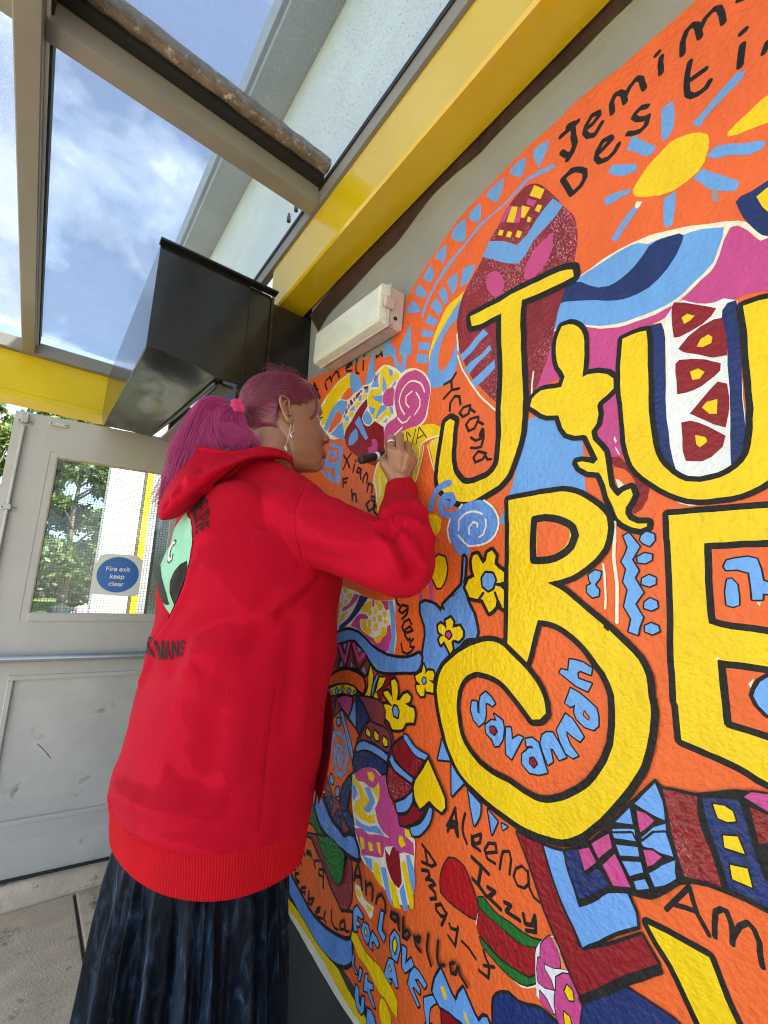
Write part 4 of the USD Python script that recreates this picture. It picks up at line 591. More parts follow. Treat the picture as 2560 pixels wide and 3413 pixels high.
def layer_of(g):
    b = g.bounds; k = 0
    for (bb, gg, l) in laid:
        if l + 1 > k and bb[0] < b[2] and bb[2] > b[0] and bb[1] < b[3] and bb[3] > b[1] and gg.intersects(g): k = l + 1
    laid.append((b, g, k)); return k
part = None
for line in MURAL.strip().split('\n'):
    kind, name, col, bw, body = line.split(';')
    gs = []
    for chunk in body.split('|'):
        sw, _, pts = chunk.partition(':'); v = np.array(list(map(float, pts.split(',')))).reshape(-1, 2)
        if float(sw) > 0:
            gs.append(LineString(smooth_poly(v, False)).buffer(float(sw) / 2, quad_segs=4))
        else:
            q = Polygon(smooth_poly(v, True)); gs.append(q if q.is_valid else q.buffer(0))
    g = unary_union(gs).simplify(.25)
    if float(bw) > 0:
        o = g.buffer(float(bw), quad_segs=5).simplify(.4)
        k = layer_of(o); k2 = layer_of(g)
    else: k2 = layer_of(g)
    m = sheet(g, .0002 + k2 * .00013)
    if m is None: continue
    parent = wall if kind == 'P' or part is None else part
    p = obj(name, m, 'paint_' + col, parent)
    if kind == 'P': part = p
    if float(bw) > 0: obj('outline', sheet(o, .0002 + k * .00013), 'paint_ink', p if kind == 'P' else part)

# ---------------------------------------------------------------- canopy of glass on yellow and grey bars
can = thing('glass_canopy', 'glass canopy roof with grey glazing bars and thick yellow beams over the doorway', 'canopy')
obj('side_beam', bx(.543, .648, -3.2, 1.420, 2.231, 2.418, .006), 'yellow_steel', can, label='yellow beam running along the top of the mural')
obj('front_beam', prism(Polygon([(2.78, 2.215), (2.78, 2.418), (2.92, 2.418), (2.92, 2.185), (2.772, 2.185), (2.772, 2.209)]), -3.0, .30, 'x'), 'yellow_paint', can, label='yellow beam across the front above the door')
obj('wall_bar', bx(.535, .560, -3.2, 2.74, 2.421, 2.476), 'grey_bar', can)
obj('front_bar', bx(-3.0, .52, 2.752, 2.79, 2.421, 2.49, .003), 'grey_bar', can)
SL = -.0573
rz = lambda x: 2.488 + SL * (x - .543)
obj('wall_gasket', bx(.531, .5345, -3.2, 2.74, 2.468, 2.484), 'gasket', can)
for x0 in (-.209, -1.16, -2.1):
    obj('glazing_bar', bx(x0, x0 + .053, -3.2, 2.751, 2.42, rz(x0) - .004, .003), 'grey_bar', can)
    obj('bar_liner', bx(x0 + .0535, x0 + .060, -3.2, 2.750, 2.462, rz(x0) - .004), 'sign_clear', can)
    obj('bar_gasket', bx(x0 + .0602, x0 + .066, -3.2, 2.750, 2.476, rz(x0) - .003), 'gasket', can)
xs = [(-.155, .534), (-1.106, -.210), (-2.046, -1.161)]
def slope_box(x0, x1, y0, y1, d0, d1):
    v = np.array([(x, y, rz(x) + d) for x in (x0, x1) for y in (y0, y1) for d in (d0, d1)]); return trimesh.convex.convex_hull(v)
for yb in (1.066, -.75, -2.5):
    for x0, x1 in xs: obj('cross_bar', slope_box(x0, x1, yb, yb + .054, -.070, -.002), 'grey_bar', can)
for x0, x1 in xs:
    for y0, y1 in ((1.118, 2.752), (-.748, 1.068), (-2.5, -.75)):
        obj('glass_pane', slope_box(x0 - .02, x1 + (.03 if x1 < .5 else .006), y0 + .001, y1 - .001, .0, .006), 'roof_glass', can)
# weathered mortar bead and black seal lying along the near edge of the cross bar
def bead(x0, x1, yb):
    n = 90; t = np.linspace(0, 1, n); X = x0 + (x1 - x0) * t; a = np.linspace(0, 2 * np.pi, 14, endpoint=False); rings = []
    for i, x in enumerate(X):
        r = .021 * (1 + .35 * (meshkit.fbm(np.stack([np.full(14, x * 30), np.cos(a) * 1.5, np.sin(a) * 1.5], 1), 3, 3) - .4))
        rings.append(np.stack([np.full(14, x), yb + np.cos(a) * r * 1.15, rz(x) + .018 + np.sin(a) * r], 1))
    return loft(rings)
bd = obj('weathered_bead', bead(-.15, .53, 1.012), 'moss_bead', can, smooth=True)
obj('seal', slope_box(-.15, .53, 1.030, 1.064, -.012, .014), 'gasket', can)
for yy_ in (1.20, 1.255): obj('bolt', cat(trimesh.creation.cylinder(.007, .02, sections=6, transform=trimesh.transformations.translation_matrix((.52, yy_, 2.502))), trimesh.creation.cylinder(.004, .03, sections=8, transform=trimesh.transformations.translation_matrix((.52, yy_, 2.51)))), 'gasket', can)
obj('post', bx(-3.0, -2.9, 2.78, 2.88, 0, 2.18, .005), 'yellow_steel', can)
obj('post', bx(-3.0, -2.9, -3.2, -3.1, 0, 2.41, .005), 'yellow_steel', can)
obj('outer_beam', bx(-3.0, -2.9, -3.09, 2.77, 2.231, 2.418, .006), 'yellow_steel', can)

# ---------------------------------------------------------------- black metal housing in the corner beside the wall
hs = thing('black_housing', 'glossy black sheet metal housing and post in the corner under the canopy', 'metal housing')
obj('post_face', bx(.507, .648, 1.296, 1.40, .0, 2.19, .002), 'black_metal', hs)
obj('edge_trim', bx(.497, .506, 1.288, 1.40, .0, 2.205), 'black_scuffed', hs)
obj('side_strip', bx(.424, .496, 1.294, 1.34, 1.0, 2.212, .002), 'black_metal', hs)
Pf = Polygon([(.154, 1.884), (.154, 2.216), (.4232, 2.216), (.4232, 1.862), (.36, 1.858), (.284, 1.878), (.20, 1.888)])
obj('front_panel', prism(Pf, 1.290, 1.296, 'y'), 'black_metal', hs)
obj('top_flange', bx(.150, .512, 1.270, 1.300, 2.2165, 2.2225), 'black_metal', hs)
Ps = Polygon([(1.297, 1.886), (1.297, 2.216), (2.486, 2.288), (2.505, 2.087), (2.33, 1.981)])
obj('side_panel', prism(Ps, .154, .158, 'x'), 'black_metal', hs)
obj('top_panel', trimesh.convex.convex_hull(np.array([(x, y, z + d) for x in (.159, .506) for (y, z) in ((1.30, 2.205), (2.48, 2.27)) for d in (0, .004)])), 'black_metal', hs)
# underside: a sagging sheet, dented towards its front
nu, nv = 26, 60; U, W_ = np.meshgrid(np.linspace(0, 1, nu), np.linspace(0, 1, nv), indexing='ij')
yS = 1.300 + W_ * 1.03; xS = .159 + U * (.358 - .159) * (1 - .04 * W_)
zS = 1.886 + W_ * .097 - .020 * U * (1 - W_) + .030 * np.sin(np.pi * np.clip(U * 1.1, 0, 1)) * np.exp(-(W_ / .10) ** 2) + .012 * (meshkit.fbm(np.stack([xS * 9, yS * 5, 0 * xS], -1), 3, 11) - .5) * np.sin(np.pi * U)
zS += .006 * np.sin(U * 9 + 1) * np.exp(-((W_ - .9) / .08) ** 2)
V = np.stack([xS.ravel(), yS.ravel(), zS.ravel()], 1); V2 = V + [0, 0, .003]; F = []
for i in range(nu - 1):
    for j in range(nv - 1):
        a = i * nv + j; b = a + nv; F += [(a, a + 1, b + 1), (a, b + 1, b)]
F = np.array(F); obj('underside', trimesh.Trimesh(np.vstack([V, V2]), np.vstack([F, F[:, ::-1] + len(V)]), process=False), 'black_scuffed', hs, smooth=True)
obj('bottom_lip', tube([(.357, 1.33, 1.862), (.356, 1.8, 1.915), (.349, 2.33, 1.982)], .006, 8), 'black_scuffed', hs, smooth=True)
obj('track_channel', trimesh.convex.convex_hull(np.array([(x, y, z + d) for (x, y, z) in ((.395, 1.42, 1.90), (.44, 1.42, 1.90), (.39, 2.3, 1.965), (.43, 2.3, 1.965)) for d in (0, .012)])), 'grey_bar', hs)
obj('track_bracket', bx(.385, .40, 1.40, 1.43, 1.895, 1.97), 'grey_bar', hs)
obj('seam', bx(.4235, .4245, 1.286, 1.2935, 1.80, 2.21), 'black_scuffed', hs)
for zz_ in (1.84, 1.97, 2.13): obj('screw', trimesh.creation.icosphere(2, .005).apply_translation((.415, 1.290, zz_)), 'black_scuffed', hs, smooth=True)
obj('inner_back', bx(.47, .648, 2.56, 2.59, 1.75, 2.28), 'black_matt', hs)

# ---------------------------------------------------------------- emergency light on the wall
em = thing('emergency_light', 'grimy white bulkhead light with ribbed lens, fixed to the wall above the mural', 'light', (.65, .945, 1.946))
def tilt(m): m.apply_transform(trimesh.transformations.rotation_matrix(math.radians(5.2), [1, 0, 0])); return m
obj('base', tilt(bx(-.048, -.0005, -.168, .165, -.052, .055, .006)), 'lamp_body', em)
hull = trimesh.convex.convex_hull(np.array([(-.049, s * .166, t) for s in (-1, 1) for t in (-.054, .054)] + [(-.074, s * .163, t) for s in (-1, 1) for t in (-.050, .050)] + [(-.080, s * .158, t) for s in (-1, 1) for t in (-.040, .040)]))
obj('lens', tilt(hull), 'lamp_lens', em, smooth=25)
obj('clip', tilt(bx(-.070, -.040, -.178, -.1675, -.012, .018, .003)), 'lamp_body', em)
obj('clip', tilt(bx(-.070, -.040, .1665, .177, -.012, .018, .003)), 'lamp_body', em)
obj('lens_rim', tilt(bx(-.0535, -.0485, -.171, .169, -.058, .058, .002)), 'lamp_body', em)
obj('screw', tilt(trimesh.creation.cylinder(.005, .004, sections=10).apply_transform(trimesh.transformations.rotation_matrix(math.pi / 2, [1, 0, 0])).apply_translation((-.03, -.169, -.028))), 'gasket', em)

# ---------------------------------------------------------------- grey door leaf
door = thing('grey_door', 'grey painted fire door with wired glass, standing behind the person in red', 'door', (.2986, 2.4820, 1.2), -6.86)
dt = lambda t0, t1, z0, z1, y0, y1, b=0: bx(t0, t1, y0, y1, z0, z1, b)
T0, T1 = -.472, .34
T = lambda m: m
GL, GR, GB, GT = -.293, .215, -.060, .645
obj('stile', dt(T0, GL - .028, -1.087, .835, 0, .045), 'door_grey', door); obj('stile', dt(GR + .028, T1, -1.087, .835, 0, .045), 'door_grey', door)
obj('top_rail', dt(GL - .0279, GR + .0279, GT + .022, .835, 0, .045), 'door_grey', door)
obj('middle_rail', dt(GL - .0279, GR + .0279, -.318, GB - .036, 0, .045), 'door_grey', door)
obj('bottom_rail', dt(GL - .0279, GR + .0279, -1.087, -.897, 0, .045), 'door_grey', door)
for nm, a in (('glazing_bead', (GL - .0278, GL, GB - .036, GT + .0218)), ('glazing_bead', (GR, GR + .0278, GB - .036, GT + .0218))):
    obj(nm, dt(a[0], a[1], a[2], a[3], .002 if a[0] < 0 else -.006, .040), 'door_grey', door)
obj('glazing_bead', dt(GL, GR, GB - .0358, GB, -.010, .040, .003), 'door_grey', door); obj('glazing_bead', dt(GL, GR, GT, GT + .0217, -.003, .040), 'door_grey', door)
obj('putty_line', dt(GL, GL + .005, GB, GT, .004, .016), 'bare_wood', door); obj('putty_line', dt(GL, GR, GT - .005, GT, .004, .016), 'bare_wood', door)
gp = obj('glass_pane', dt(GL, GR, GB, GT, .018, .024), 'door_glass', door)
ws = []
for z in np.arange(GB + .006, GT, .0125): ws.append(dt(GL, GR, z, z + .0015, .0205, .0213))
for t in np.arange(GL + .006, GR, .0125): ws.append(dt(t, t + .0015, GB, GT, .0213, .0221))
obj('wire_mesh', cat(*ws), 'wire', gp)
obj('panel', dt(GL - .0279, GR + .0279, -.897, -.318, .012, .034), 'panel_grey', door)
for a in ((GL - .0279, GR + .0279, -.338, -.318), (GL - .0279, GR + .0279, -.897, -.878)): obj('panel_moulding', dt(*a, -.007, .012, .003), 'door_grey', door)
for a in ((GL - .0279, GL - .008, -.8779, -.3381), (GR + .008, GR + .0279, -.8779, -.3381)): obj('panel_moulding', dt(*a, -.007, .012, .003), 'door_grey', door)
obj('scratch', tube([(-.185, .0112, -.600), (-.160, .0112, -.625), (-.130, .0112, -.664)], .0012, 5), 'gasket', door)
obj('kick_plate', dt(T0 + .004, T1 - .004, -1.083, -.955, -.0015, -.0002), 'panel_grey', door)
obj('drip_strip', dt(T0, T1, -1.097, -1.087, -.010, .045), 'gasket', door)
pb = obj('push_bar', tube([(-.44, -.055, -.247), (.30, -.055, -.247)], .0145, 12), 'bar_alu', door, smooth=40)
obj('bar_flat', dt(-.45, .31, -.262, -.232, -.0415, -.030, .002), 'bar_alu', door)
obj('bar_bracket', dt(-.46, -.43, -.30, -.17, -.040, -.0003, .004), 'rod_steel', door)
obj('vertical_rod', tube([(-.4305, -.016, -.20), (-.4300, -.016, .30), (-.4300, -.016, .765)], .0085, 12), 'rod_steel', door, smooth=40)
for z, w in ((.79, .028), (.387, .026), (.0, .026)):
    bk = obj('rod_bracket', cat(dt(-.430 - w, -.430 + w, z - .011, z + .011, -.005, -.0003, .001), dt(-.443, -.417, z - .012, z + (.03 if z > .7 else .012), -.028, -.0052, .002)), 'rod_steel', door)
    for s in (-1, 1): obj('screw', trimesh.creation.cylinder(.0035, .003, sections=8).apply_transform(trimesh.transformations.rotation_matrix(math.pi / 2, [1, 0, 0])).apply_translation((-.430 + s * (w - .006), -.0062, z)), 'wire', bk)
sn = obj('contact_sensor', dt(-.343, -.272, .793, .809, -.014, -.0003, .002), 'plastic_cream', door)
for t in (-.334, -.281): obj('screw', trimesh.creation.cylinder(.003, .003, sections=8).apply_transform(trimesh.transformations.rotation_matrix(math.pi / 2, [1, 0, 0])).apply_translation((t, -.0148, .801)), 'wire', sn)

# fire exit notice stuck inside the glass
sg = thing('fire_exit_sign', 'round blue sticker reading Fire exit keep clear on the door glass', 'sign', (.2986, 2.4820, 1.2), -6.86)
def place(m, y): return trimesh.Trimesh(np.stack([m.vertices[:, 0], y - m.vertices[:, 2], m.vertices[:, 1]], 1), m.faces, process=False)
bk = Polygon([(-.062, .210), (-.030, .218), (.090, .218), (.118, .194), (.118, .030), (.104, .022), (-.083, .026), (-.083, .165), (-.072, .176)])
def ex(p, y0, th): m = place(trimesh.creation.extrude_polygon(p, th, engine='earcut'), y0); m.fix_normals(); return m
obj('backing', ex(bk, .0168, .0006), 'sign_clear', sg)
disc = affinity.scale(Point(.020, .121).buffer(1, quad_segs=24), .087, .084)
obj('disc', ex(disc, .0160, .0004), 'sign_blue', sg)
for txt, zc in (('Fire exit', .137), ('keep', .102), ('clear', .067)):
    tm = meshkit.text_mesh(txt, .0195, .0004, bold=True); b = tm.bounds; tm.apply_translation((.018 - (b[0][0] + b[1][0]) / 2, zc, 0)); tm = place(tm, .0154); tm.fix_normals()
    obj('lettering', tm, 'sign_white', sg)

# ---------------------------------------------------------------- beyond the door: white wing, lawn, trees, people sitting out
wing = thing('white_wing', 'bright white end wall with yellow edge and dark glazing seen through the door glass', 'building')
obj('wall', bx(.637, 1.085, 7.0, 7.3, -.05, 3.7), 'far_white', wing); obj('yellow_trim', bx(1.087, 1.165, 6.96, 7.3, -.05, 3.7), 'far_yellow', wing)
obj('window_frame', bx(1.167, 1.27, 6.98, 7.2, -.05, 3.7), 'eave_grey', wing); obj('dark_glazing', bx(1.272, 5.0, 7.05, 7.25, -.05, 3.7), 'far_dark', wing)
obj('window_bar', bx(1.62, 1.68, 7.0, 7.045, -.05, 3.7), 'eave_grey', wing)
def leaves(centres, n, size, seed, squash=1.0):
    r = np.random.default_rng(seed); C = np.array([c[:3] for c in centres]); R = np.array([c[3] for c in centres]); w = R ** 2; k = r.choice(len(C), n, p=w / w.sum())
    d = r.normal(size=(n, 3)); d /= np.linalg.norm(d, axis=1)[:, None]; rad = R[k] * r.uniform(.25, 1, n) ** .5 * (1 + .25 * r.normal(size=n)); P = C[k] + d * rad[:, None] * [1, 1, .8]
    a = r.normal(size=(n, 3)); a /= np.linalg.norm(a, axis=1)[:, None]; b = np.cross(a, r.normal(size=(n, 3))); b /= np.linalg.norm(b, axis=1)[:, None]
    s = size * r.uniform(.6, 1.3, n)[:, None]
    V = np.stack([P - a * s, P + b * s * .45, P + a * s, P - b * s * .45], 1).reshape(-1, 3); f = np.arange(n)[:, None] * 4
    return trimesh.Trimesh(V, np.vstack([f + [0, 1, 2], f + [0, 2, 3]]), process=False)
def tree(name, label, x, y, h, rad, nleaf, size, mat_, seed, low=.25, twigs=0, group=None):
    r = np.random.default_rng(seed); z0 = float(G(x, y)) - .06
    t = thing(name, label, 'tree', (x, y, z0), 0, group)
    trunk = tube(spline([(0, 0, 0), (.05, .03, h * .2), (-.06, .05, h * .45), (.05, 0, h * .8)], 4), np.linspace(h * .022, h * .005, 13), 8); limbs = [trunk]; cl = []
    for i in range(26):
        u = r.uniform(low, 1) ** .8; a = r.uniform(0, 2 * np.pi); rr = rad * (1.15 - u * .75) * r.uniform(.35, 1); c = np.array([math.cos(a) * rr, math.sin(a) * rr, h * (u * .93)])
        cl.append((*c, rad * r.uniform(.16, .36)))
        limbs.append(tube(spline([(0, 0, max(c[2] - rr * .7, h * .12)), (c[0] * .5, c[1] * .5, c[2] - rr * .25), tuple(c)], 4), np.linspace(h * .007, h * .002, 9), 5))
    for i in range(twigs):
        a = r.uniform(0, 2 * np.pi); c = np.array([math.cos(a) * rad * r.uniform(.1, .9), math.sin(a) * rad * .4, h * r.uniform(.93, 1.06)]); cl += [(c[0] + r.uniform(-.25, .25), c[1], c[2] + q * .22, .20) for q in range(4)]
        limbs.append(tube([(c[0] * .7, c[1], c[2] - .9), (c[0], c[1], c[2] + .3), (c[0] + .1, c[1], c[2] + .8)], [.03, .02, .008], 5))
    obj('trunk', cat(*limbs), 'bark', t, smooth=True); obj('crown', leaves(cl, nleaf, size, seed + 1), mat_, t, kind='stuff')
tree('tree', 'tall green tree filling the left half of the door window', .9, 20., 7.3, 2.3, 15000, .14, 'leaf_mid', 21, .06, 10)
tree('tree', 'light green leafy tree at the left edge beside the door', -2.2, 19.5, 5.5, 1.6, 9000, .13, 'leaf_light', 31, .08, 6)
tree('tree', 'loose topped tree whose twigs show between door and yellow beam', -.5, 23.5, 7.5, 2.0, 7000, .15, 'leaf_mid', 41, .1, 12)
r_ = np.random.default_rng(77)
hedge = obj('hedge', leaves([(x, 27 + r_.uniform(-.6, .6), z, r_.uniform(.6, 1.0)) for x in np.arange(-9, 9, .62) for z in (1.5, 2.3, 3.1 + r_.uniform(-.3, .5))], 26000, .16, 79), 'leaf_dark', kind='stuff', label='dense dark hedge along the back of the lawn', cat='hedge')
plain('cloth_dark', (.02, .022, .03), .9, .2, 30.); plain('cloth_pink', (.42, .26, .36), .9, .35, 40.); plain('cloth_blue', (.28, .48, .72), .9, .1, 30.); plain('hair_dark', (.012, .010, .009), .6, .2, 60.); plain('skin_far', (.34, .20, .13), .6, .1, 20.); plain('wood_far', (.16, .11, .07), .8, .2, 20.)
def hull_chain(bones, edge=.03):
    m = m3.Manifold()
    for a, ra, b, rb in bones:
        s1 = m3.Manifold.sphere(ra, 20).translate(list(map(float, a))); s2 = m3.Manifold.sphere(rb, 20).translate(list(map(float, b))); m += m3.Manifold.batch_hull([s1, s2])
    mm = m.refine_to_length(edge).to_mesh(); t = trimesh.Trimesh(mm.vert_properties[:, :3], mm.tri_verts); trimesh.smoothing.filter_taubin(t, iterations=8); return t
def sitter(x, y, z, cloth, label):
    """person sitting on the grass, back to the camera, knees up, arms round them"""
    p = thing('person', label, 'person', (x, y, z))
    body = [((-.09, 0, .12), .11, (.09, 0, .12), .11), ((-.10, .02, .14), .11, (-.12, .10, .46), .10), ((.10, .02, .14), .11, (.12, .10, .46), .10), ((0, 0, .14), .14, (0, .09, .44), .13), ((-.13, .10, .50), .07, (.13, .10, .50), .07),
            ((0, .11, .52), .055, (0, .13, .62), .05), ((-.11, .05, .10), .09, (-.14, .42, .42), .065), ((-.14, .42, .42), .065, (-.12, .52, .05), .05), ((.11, .05, .10), .09, (.14, .42, .42), .065), ((.14, .42, .42), .065, (.12, .52, .05), .05),
            ((-.19, .11, .47), .06, (-.25, .18, .26), .045), ((-.25, .18, .26), .045, (-.08, .42, .34), .035), ((.19, .11, .47), .06, (.25, .18, .26), .045), ((.25, .18, .26), .045, (.08, .42, .34), .035)]
    obj('body', hull_chain(body), cloth, p, smooth=True)
    hd = hull_chain([((0, .16, .70), .085, (0, .15, .76), .092)], .02); obj('head', hd, 'skin_far', p, smooth=True); obj('hair', hull_chain([((0, .13, .70), .088, (0, .135, .775), .096)], .02), 'hair_dark', p, smooth=True)
sitter(.72, 15.6, float(G(.72, 15.6)) - .03, 'cloth_dark', 'person in dark top sitting on the lawn, back turned, left of the two')
sitter(1.30, 15.6, float(G(1.3, 15.6)) - .03, 'cloth_pink', 'person in pink checked top sitting on the lawn beside the white wing')
bg = thing('blue_bag', 'pale blue bag standing on the lawn between the two sitting people', 'bag', (1.02, 15.5, float(G(1.02, 15.5)) - .03)); obj('sack', hull_chain([((-.08, 0, .10), .09, (.08, 0, .10), .09), ((-.05, 0, .25), .07, (.05, 0, .25), .07)], .03), 'cloth_blue', bg, smooth=True); obj('handle', tube(spline([(-.06, 0, .30), (-.03, 0, .40), (.03, 0, .40), (.06, 0, .30)], 4), .01, 6), 'cloth_blue', bg)

TAIL_GUIDES = [
    ([(0.315, 0.985, 1.645), (0.291, 0.990, 1.648), (0.266, 0.995, 1.639), (0.246, 1.000, 1.612), (0.234, 1.005, 1.577), (0.226, 1.010, 1.539), (0.217, 1.015, 1.501), (0.210, 1.020, 1.459), (0.192, 1.025, 1.421), (0.175, 1.030, 1.397)], 0.020),
    ([(0.316, 0.985, 1.643), (0.292, 0.993, 1.644), (0.269, 1.001, 1.627), (0.255, 1.009, 1.594), (0.247, 1.018, 1.560), (0.238, 1.026, 1.527), (0.229, 1.034, 1.494), (0.220, 1.042, 1.457), (0.214, 1.050, 1.439)], 0.022),
    ([(0.316, 0.985, 1.640), (0.291, 0.986, 1.633), (0.274, 0.987, 1.606), (0.266, 0.988, 1.571), (0.265, 0.989, 1.547), (0.260, 0.991, 1.537), (0.246, 0.992, 1.522), (0.235, 0.993, 1.495), (0.225, 0.994, 1.457), (0.213, 0.995, 1.435)], 0.018),
    ([(0.316, 0.985, 1.638), (0.299, 0.981, 1.627), (0.282, 0.977, 1.601), (0.275, 0.973, 1.569), (0.281, 0.969, 1.541), (0.286, 0.965, 1.522)], 0.017),
    ([(0.319, 0.985, 1.636), (0.309, 0.979, 1.619), (0.300, 0.973, 1.590), (0.305, 0.967, 1.565), (0.323, 0.961, 1.549), (0.336, 0.955, 1.534)], 0.017),
    ([(0.319, 0.985, 1.636), (0.323, 0.979, 1.618), (0.323, 0.973, 1.596), (0.334, 0.967, 1.577), (0.352, 0.961, 1.558), (0.358, 0.955, 1.544)], 0.015),
    ([(0.316, 0.985, 1.640), (0.296, 0.980, 1.633), (0.280, 0.975, 1.614), (0.277, 0.970, 1.589), (0.289, 0.965, 1.577), (0.311, 0.960, 1.574), (0.326, 0.955, 1.558), (0.317, 0.950, 1.535), (0.292, 0.945, 1.521)], 0.013),
    ([(0.315, 0.985, 1.648), (0.288, 0.996, 1.651), (0.261, 1.006, 1.639), (0.245, 1.017, 1.608), (0.236, 1.028, 1.575), (0.226, 1.039, 1.551), (0.216, 1.049, 1.528), (0.215, 1.060, 1.511)], 0.018),
    ([(0.316, 0.985, 1.643), (0.279, 0.989, 1.623), (0.258, 0.993, 1.580), (0.248, 0.998, 1.541), (0.245, 1.002, 1.522), (0.237, 1.006, 1.489), (0.225, 1.010, 1.451)], 0.020),
    ([(0.319, 0.985, 1.636), (0.307, 0.985, 1.610), (0.296, 0.985, 1.573), (0.304, 0.985, 1.546), (0.314, 0.985, 1.529)], 0.020),
    ([(0.319, 0.985, 1.636), (0.317, 0.985, 1.598), (0.325, 0.985, 1.566), (0.337, 0.985, 1.535)], 0.020),
    ([(0.316, 0.985, 1.640), (0.276, 0.989, 1.608), (0.268, 0.993, 1.568), (0.273, 0.996, 1.532), (0.271, 1.000, 1.518)], 0.020),
]
HOOD_RIM = [(0.438, 0.930, 1.530), (0.430, 0.925, 1.533), (0.402, 0.915, 1.538), (0.373, 0.910, 1.536), (0.346, 0.912, 1.530), (0.323, 0.920, 1.520), (0.297, 0.930, 1.514), (0.271, 0.945, 1.516), (0.248, 0.965, 1.521), (0.238, 0.985, 1.525)]
HOOD_MID = [(0.437, 0.926, 1.526), (0.424, 0.912, 1.524), (0.392, 0.896, 1.526), (0.357, 0.885, 1.520), (0.322, 0.880, 1.504), (0.290, 0.880, 1.483), (0.254, 0.885, 1.462), (0.228, 0.900, 1.437), (0.199, 0.930, 1.405), (0.183, 0.965, 1.382)]
HOOD_SEAM = [(0.439, 0.928, 1.523), (0.426, 0.915, 1.522), (0.394, 0.900, 1.520), (0.360, 0.885, 1.510), (0.334, 0.885, 1.500), (0.306, 0.890, 1.484), (0.283, 0.900, 1.461), (0.267, 0.920, 1.436), (0.246, 0.945, 1.403), (0.221, 0.972, 1.373)]
FRINGE = [(0.478, 0.940, 1.730), (0.485, 0.925, 1.705), (0.490, 0.920, 1.681), (0.483, 0.915, 1.653), (0.471, 0.912, 1.637)]
SCRUNCHIE = [(0.316, 0.985, 1.642)]
HAND = dict(WR=(0.6186, 0.7440, 1.4616), PC=(0.6045, 0.7305, 1.4805), M2=(0.5737, 0.7246, 1.5287), M3=(0.5848, 0.7093, 1.5250), M4=(0.6007, 0.7014, 1.5183), M5=(0.6167, 0.7035, 1.5126), P2=(0.5848, 0.7417, 1.5677), P3=(0.5998, 0.7290, 1.5725), P4=(0.6166, 0.7234, 1.5545), P5=(0.6283, 0.7237, 1.5390), D2=(0.5992, 0.7693, 1.5581), D3=(0.6191, 0.7584, 1.5708), D4=(0.6320, 0.7482, 1.5523), D5=(0.6404, 0.7456, 1.5378), T2=(0.5941, 0.7652, 1.5400), T3=(0.6138, 0.7624, 1.5518), T4=(0.6245, 0.7500, 1.5382), T5=(0.6302, 0.7435, 1.5271), C1=(0.5941, 0.7390, 1.4784), TM=(0.5739, 0.7471, 1.5060), TI=(0.5810, 0.7597, 1.5211), TT=(0.5946, 0.7657, 1.5364), CUFFA=(0.6191, 0.7480, 1.4596), CUFFB=(0.6084, 0.7388, 1.4235))
